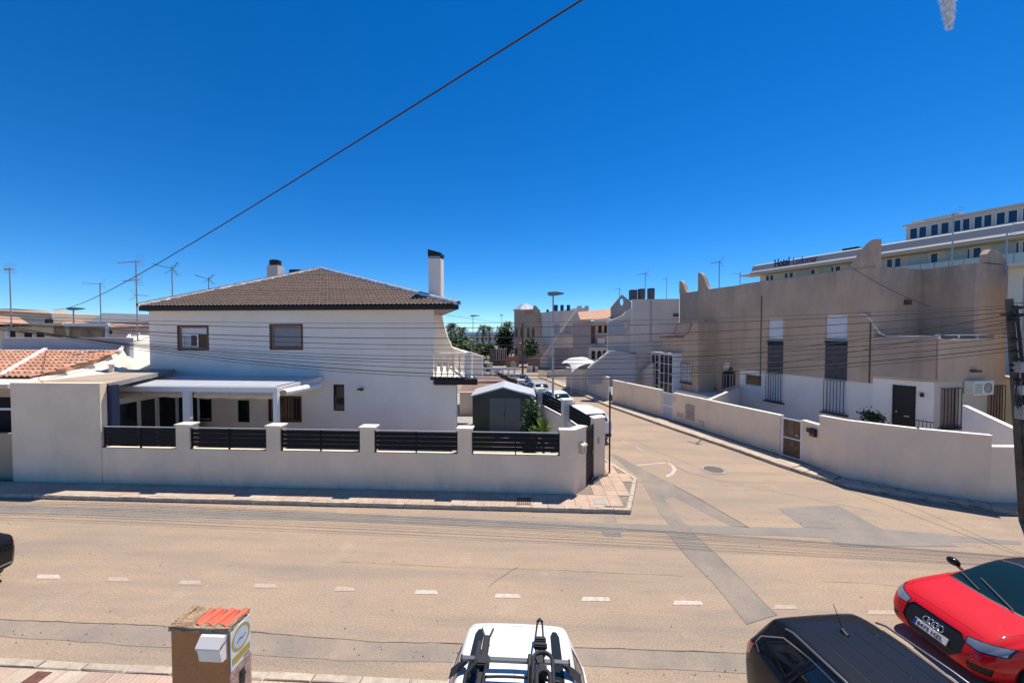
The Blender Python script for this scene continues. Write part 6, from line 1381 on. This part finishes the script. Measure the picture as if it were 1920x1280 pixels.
ws=[(1.10,-.64),(1.06,-.35),(1.04,0),(1.06,.35),(1.10,.64),(1.80,.53),(1.88,.3),(1.90,0),(1.88,-.3),(1.80,-.53)]
gr=[(-.36,.66),(.36,.66),(.45,.58),(.45,.40),(.30,.24),(-.30,.24),(-.45,.40),(-.45,.58)]
cuts=[('_hole',circ(.78,.31,.345),1,'R',M_black,0),('_hole',circ(.78,.31,.345),1,'L',M_black,0),('_hole',circ(3.2,.31,.345),1,'R',M_black,0),('_hole',circ(3.2,.31,.345),1,'L',M_black,0)]
for i in range(4): cuts[i]=('wheel_arch',)+cuts[i][1:5]+(-.05,)
cuts+=[('grille',gr,0,'F',M_black,-.012)]
for s in (-1,1):
    hl=[(s*.44,.66),(s*.80,.735),(s*.80,.63),(s*.62,.575),(s*.46,.585)]
    cuts+=[('headlight',hl,0,'F',M_lens,.003),('headlight_surround',grow(hl,.014),0,'F',M_black,.0005),('fog_lamp_intake',[(s*.52,.36),(s*.76,.40),(s*.74,.28),(s*.55,.26)],0,'F',M_black,-.008)]
cuts+=[('windscreen',ws,2,'T',G_screen,-.002),('window_seal',grow(ws,.03),2,'T',M_black,.001)]
cuts+=[('roof_panel',[(1.86,-.60),(3.22,-.57),(3.22,.57),(1.86,.60)],2,'T',P_black,.001)]
cuts+=[('bonnet_gap',[(.34,s*.655),(1.06,s*.675),(1.06,s*.683),(.34,s*.663)],2,'T',M_black,-.004) for s in (-1,1)]+[('bonnet_gap',[(.235,-.56),(.242,-.56),(.242,.56),(.235,.56)],2,'T',M_black,-.004)]
cuts+=sidewin(winR,glass=G_car)
cuts+=[('rear_window',[(3.36,-.44),(3.70,-.52),(3.70,.52),(3.36,.44)],2,'T',G_car,-.003)]
cuts+=seams([((1.15,.20),(1.22,.86)),((2.55,.28),(2.56,.95)),((1.2,.22),(2.6,.24))])
rc=car('red_hatchback','bright red hatchback with black roof parked in the bay, its front facing left','car',(rx_,ry_,0),R(3),rs,P_red,cuts,[(.78,s,.87) for s in (-1,1)]+[(3.2,s,.87) for s in (-1,1)],wr=.31,rim=mat('dark_alloy',(.06,.06,.065),metal=.6,rough=.35,n=None))
RC=MW[rc.name]
# bonnet seam as raised dark gap, plate, ring emblem, grille bars
def onx(z,y=0): # nose x at given height for the red car
    return -.012
TP=RC@Matrix.Translation((.012,0,.355))@Matrix.Rotation(R(24),4,'Y'); PFm=Fr((0,0),0); PFm.M=TP
mbp=MB(); mbp.box(-.02,-.004,-.26,.26,0,.112); pl=mbp.build('number_plate',mat('plate_white',(.74,.74,.70),n=None),rc,PFm); MB().box(-.0215,-.0202,.215,.26,.002,.11).build('plate_blue_band',mat('plate_blue',(.01,.04,.30),n=None),pl,PFm)
T=TP@Matrix.Translation((-.0225,.20,.022))@Matrix.Rotation(R(-90),4,'Z'); text('8475 HZL',pl,T,0,0,0,.085,M_black,name='plate_lettering',ext=.0008,width=.40,bold=.0012)
em=MB()
for k in range(4):
    c=Vector((-.012,-.105+.07*k,.185)); em.tube([c+Vector((0,.050*math.cos(t_),.050*math.sin(t_))) for t_ in [2*math.pi*q/20 for q in range(20)]],.0085,6,closed=True)
em.build('ring_emblem',M_chrome,rc,PFm,smooth=True)
gb=MB()
for k in range(7):
    z=.27+.052*k; w_=.30+.15*min(1,(z-.24)/.16) if z<.40 else .44
    x_=.0+(z-.24)*.36; gb.box(x_-.01,x_,-w_+.02,w_-.02,z,z+.012)
gb.build('grille_bars',mat('dark_grille_bar',(.03,.03,.03),rough=.3,n=None),rc)
gb=MB(); q=[((b-.24)*.36-.004+abs(a)*.06,a,b) for a,b in gr]; gb.tube(q,.008,6,closed=True); gb.build('grille_frame',mat('dull_chrome',(.25,.25,.26),metal=.8,rough=.3,n=None),rc)
for s in (-1,1):
    bm=bmesh.new(); bmesh.ops.create_uvsphere(bm,u_segments=16,v_segments=10,radius=1); 
    for v in bm.verts: v.co=Vector((1.52+v.co.x*.07+(.04 if v.co.x>0 else 0)*0,s*.98+v.co.y*.115,1.02+v.co.z*.075))
    bm.verts.index_update(); mm=MB(); bm_add(mm,bm); bm.free(); mr_=mm.build('wing_mirror',P_black,rc,smooth=True); MB().bar((1.50,s*.82,.96),(1.52,s*.93,.99),.05,.03).build('mirror_arm',M_plast,mr_)
for (a,b) in (((1.03,-.30),(1.28,.34)),((1.06,.18),(1.22,.60))):
    f5=pchip([r[0] for r in rs],[r[1] for r in rs]); MB().tube([(a[0],a[1],f5(a[0])+.035),(b[0],b[1],f5(b[0])+.02)],.008,5).build('wiper',M_black,rc)
bs_=MB(); 
for s in (-1,1):
    f1=pchip([r[0] for r in rs],[r[1] for r in rs]); f2_=pchip([r[0] for r in rs],[r[2] for r in rs])
    pts=[(x,s*.66*(1 if x>.3 else .9),f2_(x)+(f1(x)-f2_(x))*.72+.006) for x in (.18,.3,.5,.7,.9,1.05)]; 
for s in (-1,1):
    l_=MB(); l_.lathe([(0,0),(.04,.005),(.045,.0)],14,Matrix.Translation((.22,s*.66,.645))@Matrix.Rotation(R(-90),4,'Y')); l_.build('projector_lamp',M_chrome,rc)
# ------------------------------------------------------------------ DARK SUV, tail towards the street
ss=[(0,.70,.52,.55,.45,.34),(.06,.86,.66,.72,.60,.26),(.25,.98,.84,.83,.68,.22),(.7,1.06,.94,.885,.72,.22),(1.1,1.12,1.0,.89,.70,.22),(1.3,1.22,1.02,.89,.66,.22),(1.9,1.55,1.05,.895,.63,.22),(2.3,1.60,1.06,.895,.63,.22),(3.2,1.61,1.08,.89,.63,.22),(3.7,1.585,1.10,.88,.62,.24),(3.95,1.53,1.12,.87,.61,.27),(4.07,1.40,1.12,.85,.62,.29),(4.18,1.16,1.05,.82,.68,.30),(4.25,.98,.86,.78,.68,.33),(4.28,.7,.6,.70,.60,.36)]
suvw=[[(1.55,1.10),(1.98,1.44),(2.50,1.50),(2.52,1.11)],[(2.60,1.11),(2.58,1.50),(3.25,1.495),(3.42,1.14)],[(3.50,1.16),(3.34,1.48),(3.62,1.45),(3.86,1.26)]]
cuts=[('wheel_arch',circ(.85,.36,.40),1,s,M_black,-.05) for s in 'RL']+[('wheel_arch',circ(3.45,.36,.40),1,s,M_black,-.05) for s in 'RL']
cuts+=sidewin(suvw,glass=G_car,seal=M_black,g=.02)
cuts+=[('tail_light',[(4.02,1.12),(4.28,1.05),(4.28,.86),(4.10,.92)],1,s,M_redl,.004) for s in 'RL']
cuts+=[('rear_window',[(-.58,1.16),(.58,1.16),(.52,1.46),(-.52,1.46)],0,'B',G_car,-.004),('windscreen',[(1.22,-.62),(1.22,.62),(1.86,.56),(1.86,-.56)],2,'T',G_screen,-.003)]
for y in (-.36,-.13,.13,.36): cuts.append(('roof_groove',[(2.15,y-.007),(3.55,y-.007),(3.55,y+.007),(2.15,y+.007)],2,'T',M_black,-.006))
cuts+=seams([((2.56,.35),(2.56,1.08)),((3.44,.75),(3.50,1.1))])
p=Vector((3.82,5.68,0)); sa=R(-98)+R(0); ang=R(90)+R(8)
dirv=Vector((math.cos(ang),math.sin(ang),0)); loc=p-dirv*4.25
sv=car('dark_suv','dark blue-black SUV with roof rails and rod aerial parked nose-in at the bottom right','car',(loc.x,loc.y,.11),ang,ss,P_dark,cuts,[(.85,s,.89) for s in (-1,1)]+[(3.45,s,.89) for s in (-1,1)],wr=.35)
for s in (-1,1):
    MB().tube([(2.05,s*.66,1.545),(2.15,s*.655,1.60),(2.9,s*.65,1.625),(3.6,s*.64,1.60),(3.72,s*.635,1.555)],.013,8).build('roof_rail',mat('satin_metal_rail',(.30,.29,.27),metal=.8,rough=.3,n=None),sv,smooth=True)
    MB().tube([(1.50,s*.845,1.09),(1.98,s*.70,1.462),(2.6,s*.675,1.525),(3.3,s*.675,1.52),(3.68,s*.70,1.475),(3.96,s*.78,1.28),(4.0,s*.83,1.17),(3.9,s*.86,1.12)],.0075,6).build('window_trim',mat('satin_trim',(.42,.42,.43),metal=.7,rough=.35,n=None),sv,smooth=True)
    bevbox('wing_mirror',P_dark,sv,1.55,1.70,s*.90 if s>0 else -1.10,1.10 if s>0 else -.90,1.08,1.22,.03)
MB().tube([(3.50,0,1.59),(3.58,0,1.625)],[.03,.022],8).build('aerial_base',M_plast,sv); MB().tube([(3.56,0,1.62),(3.70,0,1.86)],[.007,.004],6).build('aerial_rod',M_plast,sv)
# ------------------------------------------------------------------ WHITE MPV with roof rack, tail towards the street
vs_=[(0,.74,.56,.55,.45,.32),(.06,.88,.68,.72,.60,.26),(.25,1.0,.86,.82,.68,.22),(.7,1.10,.98,.87,.70,.2),(1.0,1.20,1.04,.88,.70,.2),(1.6,1.62,1.08,.885,.67,.2),(2.0,1.76,1.09,.885,.66,.2),(2.6,1.80,1.10,.885,.66,.2),(3.6,1.80,1.12,.88,.655,.2),(4.0,1.775,1.13,.87,.64,.23),(4.17,1.72,1.14,.86,.62,.26),(4.27,1.60,1.14,.85,.60,.28),(4.36,1.2,1.05,.83,.68,.3),(4.40,.9,.8,.80,.70,.33),(4.42,.7,.6,.74,.66,.36)]
mpw=[[(1.35,1.14),(1.80,1.56),(2.35,1.66),(2.36,1.15)],[(2.44,1.15),(2.43,1.665),(3.25,1.665),(3.26,1.16)],[(3.36,1.17),(3.36,1.66),(3.90,1.64),(4.10,1.22)]]
cuts=[('wheel_arch',circ(.85,.33,.37),1,s,M_black,-.05) for s in 'RL']+[('wheel_arch',circ(3.6,.33,.37),1,s,M_black,-.05) for s in 'RL']
cuts+=sidewin(mpw,glass=G_car)
cuts+=[('rear_window',[(-.58,1.15),(.58,1.15),(.50,1.58),(-.50,1.58)],0,'B',G_car,-.004),('windscreen',[(1.05,-.64),(1.05,.64),(1.75,.58),(1.75,-.58)],2,'T',G_screen,-.003)]
cuts+=[('roof_seam',[(4.075,-.58),(4.083,-.58),(4.083,.58),(4.075,.58)],2,'T',M_galv,-.003),('roof_seam',[(1.9,-.004),(3.45,-.004),(3.45,.004),(1.9,.004)],2,'T',M_galv,-.003)]
G_roof=glassmat('roof_light_glass',(.02,.022,.02),rough=.05)
for s in (-1,1): cuts.append(('roof_light',[(2.9,s*.41),(3.92,s*.395),(4.0,s*.425),(4.0,s*.47),(3.92,s*.50),(2.9,s*.53)],2,'T',G_roof,.006))
vx,vy=-.19,5.00
XO=-.46
mv=car('white_mpv','white family van with bicycle roof rack parked nose-in at the bottom centre','car',(vx,vy-4.42,.11),R(90),vs_,P_white,cuts,[(.85,s,.88) for s in (-1,1)]+[(3.6,s,.88) for s in (-1,1)],wr=.32)
# rack: two bars, feet, two bike channels (car frame: y>0 is the left side seen from the driver; seen from the balcony y>0 is on the left)
rk=thing('roof_rack','black and grey roof rack with two bicycle carriers on the white van','roof rack',(vx,vy-.8,1.93),R(90))
RK=Fr((vx,vy-4.42,.11),R(90)); zr_=1.87
M_bar=mat('grey_steel_bar',(.16,.165,.17),metal=.6,rough=.4,n=None)
for bx_ in (3.43,2.75):
    MB().bar((bx_,-.575,zr_+.02),(bx_,.575,zr_+.02),.045,.028).build('cross_bar',M_bar,rk,RK)
    for s in (-1,1):
        MB().box(bx_-.028,bx_+.028,s*.575-.01,s*.575+.01,zr_+.0,zr_+.04).build('end_cap',M_plast,rk,RK)
        MB().add([(bx_-.07,s*.62-.0,zr_-.09),(bx_+.07,s*.62,zr_-.09),(bx_+.04,s*.50,zr_+.005),(bx_-.04,s*.50,zr_+.005),(bx_-.09,s*.70,zr_-.14),(bx_+.05,s*.70,zr_-.14)],[(0,1,2,3),(4,5,1,0)]).build('clamp_foot',M_plast,rk,RK)
def channel(y,x0,x1,w_,par):
    mb=MB(); mb.box(x0,x1,y-w_/2,y-w_/2+.008,zr_+.045,zr_+.075); mb.box(x0,x1,y+w_/2-.008,y+w_/2,zr_+.045,zr_+.075); mb.box(x0,x1,y-w_/2+.008,y+w_/2-.008,zr_+.045,zr_+.052)
    return mb.build('bike_channel',M_plast,par,RK)
RK=Fr((vx,vy-4.42+XO,.11),R(90)); c1=channel(.33,2.3,4.18,.075,rk); 
mb=MB(); mb.bar((4.16,.365,zr_+.06),(4.25,.40,zr_+.07),.014,.03); mb.bar((4.16,.295,zr_+.06),(4.25,.27,zr_+.07),.014,.03); mb.build('channel_fork',M_plast,rk,RK)
bevbox('channel_clamp',M_plast,rk,3.72,3.84,.26,.40,zr_+.05,zr_+.12,.012,RK); MB().box(3.72,4.05,.38,.42,zr_+.04,zr_+.09).build('support_arm',M_plast,rk,RK)
mb=MB(); mb.tube([(3.78,.38,zr_+.1),(3.55,.47,zr_+.16),(3.2,.46,zr_+.17),(2.8,.44,zr_+.12)],.018,7); mb.tube([(3.78,.29,zr_+.1),(3.55,.29,zr_+.16),(3.2,.29,zr_+.17),(2.8,.31,zr_+.12)],.014,7); mb.build('frame_holder',M_plast,rk,RK,smooth=True)
c2=channel(-.27,2.3,3.95,.085,rk)
mb=MB(); 
for yy in (-.225,-.315): mb.tube([(3.9,yy,zr_+.07),(4.1,yy+.01,zr_+.10),(4.32,yy+.018 if yy<-.25 else yy-.018,zr_+.12)],.011,7)
mb.tube([(4.32,-.297+.0,zr_+.12),(4.36,-.27,zr_+.125),(4.32,-.243,zr_+.12)],.018,7); mb.build('wheel_tray',M_plast,rk,RK,smooth=True)
for (xx,sc_) in ((4.08,1),(4.0,1.15)): bevbox('strap_buckle',M_rubber,rk,xx-.03,xx+.03,-.27-.065*sc_,-.27+.065*sc_,zr_+.07,zr_+.13,.012,RK)
def hoop(xc,y,rw,L,r,z,par):
    pts=[(xc-L,y+rw,z)]+[(xc+rw*math.sin(t_),y+rw*math.cos(t_),z+.03) for t_ in [math.pi*q/12 for q in range(13)]]+[(xc-L,y-rw,z)]
    MB().tube(pts,r,8).build('clamp_hoop',M_rubber,par,RK,smooth=True)
hoop(3.76,-.29,.10,.9,.020,zr_+.12,rk); hoop(3.52,-.29,.065,.8,.022,zr_+.17,rk); hoop(3.42,-.18,.09,.6,.018,zr_+.08,rk)
MB().tube([(3.3,-.16,zr_+.06),(3.7,-.15,zr_+.06),(3.92,-.155,zr_+.06)],.020,7).build('side_tube',M_plast,rk,RK)
bevbox('clamp_block',M_rubber,rk,3.58,3.70,-.33,-.23,zr_+.08,zr_+.19,.02,RK); bevbox('clamp_block',M_rubber,rk,3.36,3.46,-.34,-.24,zr_+.08,zr_+.17,.02,RK)
MB().box(3.30,3.36,-.305,-.275,zr_+.19,zr_+.20).build('red_release_tab',mat('red_tab',(.5,.06,.08),n=None),rk,RK)
MB().tube([(3.28-XO-.0*k,-.5+.05*k,zr_-.055+.035*math.sin(math.pi*k/20)) for k in range(21)],.013,6).build('rear_bar',M_plast,rk,RK,smooth=True)
# ------------------------------------------------------------------ BLACK CAR at the left edge
cuts=[('wheel_arch',circ(.78,.31,.345),1,s,M_black,-.05) for s in 'RL']+[('wheel_arch',circ(3.2,.31,.345),1,s,M_black,-.05) for s in 'RL']
cuts+=sidewin(winR,glass=G_car)+[('tail_light',[(3.62,.98),(3.9,.86),(3.92,.74),(3.70,.80)],1,s,M_redl,.004) for s in 'RL']+[('rear_window',[(3.36,-.44),(3.70,-.52),(3.70,.52),(3.36,.44)],2,'T',G_car,-.003)]
bq=G(31,1070,.40); bc=car('black_car','black car passing out of the picture at the left edge, only its rear corner showing','car',(bq.x-4.48,bq.y-.38,0),0,rs,P_black,cuts,[(.78,s,.87) for s in (-1,1)]+[(3.2,s,.87) for s in (-1,1)])
MB().box(3.80,3.965,-.66,.66,.40,.43).build('bumper_strip',mat('grey_bumper_strip',(.20,.20,.20),rough=.5,n=None),bc)
# ------------------------------------------------------------------ PARKED CARS up the side street
sang=math.atan2(1,-.27)+YAW   # tail nearer the camera: nose further up the street
def parked(px,py,z,label,kind,pm,dx=0,rot=0,group='cars parked in the side street'):
    q=G(px,py,z); a=sang+rot+math.pi; S=ss if kind=='suv' else rs; L=S[-1][0]
    dirn=Vector((math.cos(a),math.sin(a),0)); loc=q-dirn*L
    W=suvw if kind=='suv' else winR; r_=.36 if kind=='suv' else .31; fx,bx_=(.85,3.45) if kind=='suv' else (.78,3.2)
    cu=[('wheel_arch',circ(x,r_,r_*1.1),1,s,M_black,-.05) for s in 'RL' for x in (fx,bx_)]+sidewin(W,glass=G_car)
    if kind=='suv': cu+=[('rear_window',[(-.60,1.12),(.60,1.12),(.54,1.47),(-.54,1.47)],0,'B',G_screen,-.004),('tail_light',[(4.05,1.10),(4.28,1.05),(4.28,.72),(4.12,.76)],1,'L',M_redl,.004),('tail_light',[(4.05,1.10),(4.28,1.05),(4.28,.72),(4.12,.76)],1,'R',M_redl,.004),('windscreen',[(1.22,-.62),(1.22,.62),(1.86,.56),(1.86,-.56)],2,'T',G_screen,-.003)]
    else: cu+=[('rear_window',[(3.34,-.46),(3.74,-.54),(3.74,.54),(3.34,.46)],2,'T',G_screen,-.003),('windscreen',ws,2,'T',G_screen,-.003),('tail_light',[(3.66,.98),(3.92,.88),(3.94,.66),(3.72,.70)],1,'R',M_redl,.004),('tail_light',[(3.66,.98),(3.92,.88),(3.94,.66),(3.72,.70)],1,'L',M_redl,.004)]
    c=car('parked_car',label,'car',(loc.x,loc.y,0),a,S,pm,cu,[(fx,s,.87) for s in (-1,1)]+[(bx_,s,.87) for s in (-1,1)],wr=r_-.01,group=group)
    if kind=='suv': MB().tube([(3.7,.1,1.58),(3.78,.1,1.78)],.008,5).build('aerial_rod',M_plast,c); MB().box(4.20,4.31,-.74,.74,.36,.52).build('bumper_strip',M_plast,c)
    MB().box(L-.005,L+.02,-.26,.26,.62,.73).build('number_plate',mat('plate_white'and 'plate_white',(.74,.74,.70),n=None),c)
    return c
parked(1120,834,.0,'white SUV parked at the near end of the side street, seen from behind','suv',P_white)
parked(1058,778,.0,'second white car parked up the side street beyond the white SUV','hatch',P_white)
parked(983,733,.0,'blue car parked far up the side street','hatch',paint('blue_car_paint',(.02,.06,.22)))
parked(1019,753,.0,'silver car parked between the second white car and the distant blue car','hatch',paint('silver_car_paint',(.42,.43,.44)))

# ================================================================== NEAR PILLAR WITH LETTERBOX
PX=Fr((-4.37,4.40,0),R(0)); M_brownr=mat('brown_render',(.50,.21,.075),n=(3,.12),b=(120,.5,.006),speck=.15); M_cork=mat('crumbly_mortar_edge',(.48,.33,.20),n=(14,.4),speck=.4,b=(60,1,.03))
xa_=G(311,1186,1.90).x; xb_=G(428,1186,1.90).x; yq=G(400,1184,1.90).y
pp=thing('gate_pillar','brown rendered gate pillar with red tiles on top, white letterbox and round house sign','pillar',((xa_+xb_)/2,yq+.2,.1)); 
MB().box(xa_+.02,xb_,yq,yq+.34,.1,1.90).build('body',M_brownr,pp,W0)
bm=bmesh.new(); rr=random.Random(3)
def rough(mb,x0,x1,y0,y1,z0,z1,n,amp):
    bm=bmesh.new(); bmesh.ops.create_cube(bm,size=1); 
    for v in bm.verts: v.co=Vector(((x0+x1)/2+v.co.x*(x1-x0),(y0+y1)/2+v.co.y*(y1-y0),(z0+z1)/2+v.co.z*(z1-z0)))
    bmesh.ops.subdivide_edges(bm,edges=bm.edges[:],cuts=n,use_grid_fill=True)
    for v in bm.verts: v.co+=Vector((rr.uniform(-amp,amp),rr.uniform(-amp,amp),rr.uniform(-amp,amp)))
    bm.verts.index_update(); bm_add(mb,bm); bm.free(); return mb
rough(MB(),xa_-.005,xb_+.01,yq-.012,yq+.07,1.895,1.955,7,.006).build('mortar_edge',M_cork,pp,W0)
rough(MB(),xa_-.005,xa_+.07,yq+.07,yq+.34,1.895,1.965,5,.007).build('mortar_edge',M_cork,pp,W0); rough(MB(),xb_-.04,xb_+.005,yq+.07,yq+.34,1.895,1.955,5,.006).build('mortar_edge',M_cork,pp,W0); rough(MB(),xa_+.05,xa_+.24,yq+.05,yq+.33,1.90,1.945,4,.008).build('mortar_bed',M_cork,pp,W0)
M_redt=mat('new_red_clay_tile',(.58,.13,.07),n=(6,.12),rough=.7)
tl=hipcap(.29,.054,.048,M_redt,'roof_tile')
for k in range(3): inst(tl,'roof_tile',pp,Matrix.Translation((xa_+.33+k*.165,yq+.03,1.925))@Matrix.Rotation(R(78),4,'Z')@Matrix.Rotation(R(-2),4,'Y'))
for k in range(3): MB().box(xa_+.22+k*.165,xa_+.30+k*.165,yq+.05,yq+.33,1.90,1.935).build('channel_tile',M_redt,pp,W0)
lx0,lx1=G(386,1190,1.85).x,G(431,1190,1.85).x-.01
lbx=thing('letterbox','white plastic letterbox on the brown gate pillar','letterbox',((lx0+lx1)/2,yq-.002,1.60)); hwb=(lx1-lx0)/2
M_lw=mat('white_letterbox_plastic',(.80,.73,.64),rough=.3,n=None)
MB().profx([(-.0,0),(-.085,.01),(-.125,.20),(-.0,.235)],-hwb,hwb).build('box',M_lw,lbx); MB().profx([(-.0,.24),(-.13,.205),(-.135,.185),(-.128,.18),(-.12,.2),(-.05,.285),(0,.30)],-hwb-.006,hwb+.006).build('lid',M_lw,lbx)
MB().profx([(-.128,.20),(-.135,.205),(-.06,.292),(0,.305),(0,.29)],-hwb-.008,hwb+.008).build('lid_top',M_lw,lbx)
MB().lathe([(0,0),(.008,0),(.008,.004)],10,Matrix.Translation((0,-.124,.185))@Matrix.Rotation(R(90),4,'X')).build('lock',M_chrome,lbx)
# tiled sign on the side of the pillar
SF=Fr((xb_+.001,yq,0),R(90)); si=thing('house_sign','white ceramic sign with gold ring and gold band on the side of the brown pillar','sign',(xb_+.01,yq+.17,1.55)); 
M_sw=mat('white_glazed_sign',(.66,.68,.66),rough=.25,n=None); M_gold=mat('mustard_glaze',(.42,.33,.06),rough=.3,n=(10,.15)); 
MB().box(.012,.335,-.012,0.0,1.40,1.885).build('plate',M_sw,si,SF)
cx_,cz_=.175,1.715; mb=MB(); n=28
for k in range(n):
    t_=2*math.pi*k/n
    for r_ in (.15,.122): mb.v.append(Vector((cx_+r_*math.cos(t_),-.0135,cz_+r_*math.sin(t_))))
for k in range(n): mb.f.append((2*k,2*((k+1)%n),2*((k+1)%n)+1,2*k+1))
mb.build('gold_ring',M_gold,si,SF); MB().box(.03,.32,-.0135,-.0125,1.455,1.545).build('gold_band',M_gold,si,SF)
mb=MB(); mb.lathe([(0,.0),(.118,.0)],24,Matrix.Translation((cx_,-.013,cz_))@Matrix.Rotation(R(90),4,'X')); mb.build('blue_disc',mat('pale_blue_glaze',(.50,.56,.66),rough=.25,n=(12,.1)),si,SF)
MB().tube([(cx_-.07,-.016,cz_-.03),(cx_-.02,-.016,cz_),(cx_+.03,-.016,cz_-.02),(cx_+.08,-.016,cz_+.0)],.0025,4).build('pen_line',M_plast,si,SF)
for k in range(7): MB().box(.21+k*.015,.221+k*.015,-.0135,-.0125,1.418,1.436).build('small_print',M_plast,si,SF)
mk=thing('doorbell_box','small black doorbell box with ring below the sign on the brown pillar','doorbell',(xb_+.01,yq+.2,1.2)); MB().box(.14,.22,-.02,0,1.10,1.30).build('plate',M_plast,mk,SF); MB().tube([SF.M@Vector((.18+.03*math.cos(t_),-.035,1.24+.03*math.sin(t_))) for t_ in [2*math.pi*q/14 for q in range(14)]],.006,5,closed=True).build('ring',M_plast,mk,W0)
MB().box(xb_-.0,xb_+.012,yq+.0,yq+.34,.1,1.39).build('stone_cladding',mat('pink_stone_cladding',(.50,.34,.26),n=(12,.4),b=(50,1,.02)),pp,W0)
# ================================================================== FEATHER hanging at the top right, close to the camera
ft=thing('feather','grey-white feather hanging in front of the sky at the top right','feather',P3(1775,2,1.15))
fp=ft.location.copy(); base=Vector((0,0,.06)); tip=P3(1781,54,1.15)-fp; mb=MB(); rr=random.Random(12)
mb2=MB().tube([base,(base+tip)/2+Vector((.002,0,0)),tip],[.0012,.0009,.0004],5).build('shaft',mat('feather_shaft',(.6,.58,.52),n=None),ft)
n=170
for i in range(n):
    u=i/n; c=base.lerp(tip,u); L=(.028*(1-u)**.55+.003)*rr.uniform(.8,1.1)
    for s in (-1,1):
        d=Vector((s*.62,0,-.78)).normalized(); q=c+d*L*1.25+Vector((0,rr.uniform(-.006,.006),0)); w_=Vector((0.0,.0,.0016)); mb.add([c-w_,c+w_,q+w_*.4,q-w_*.4],[(0,1,2,3)])
mb.build('vane',mat('feather_vane',(.85,.82,.80),n=(120,.4),rough=.9),ft,kind='stuff')
MB().tube([base,base+Vector((-.01,0,.35))],.0006,4).build('thread',M_plast,ft)
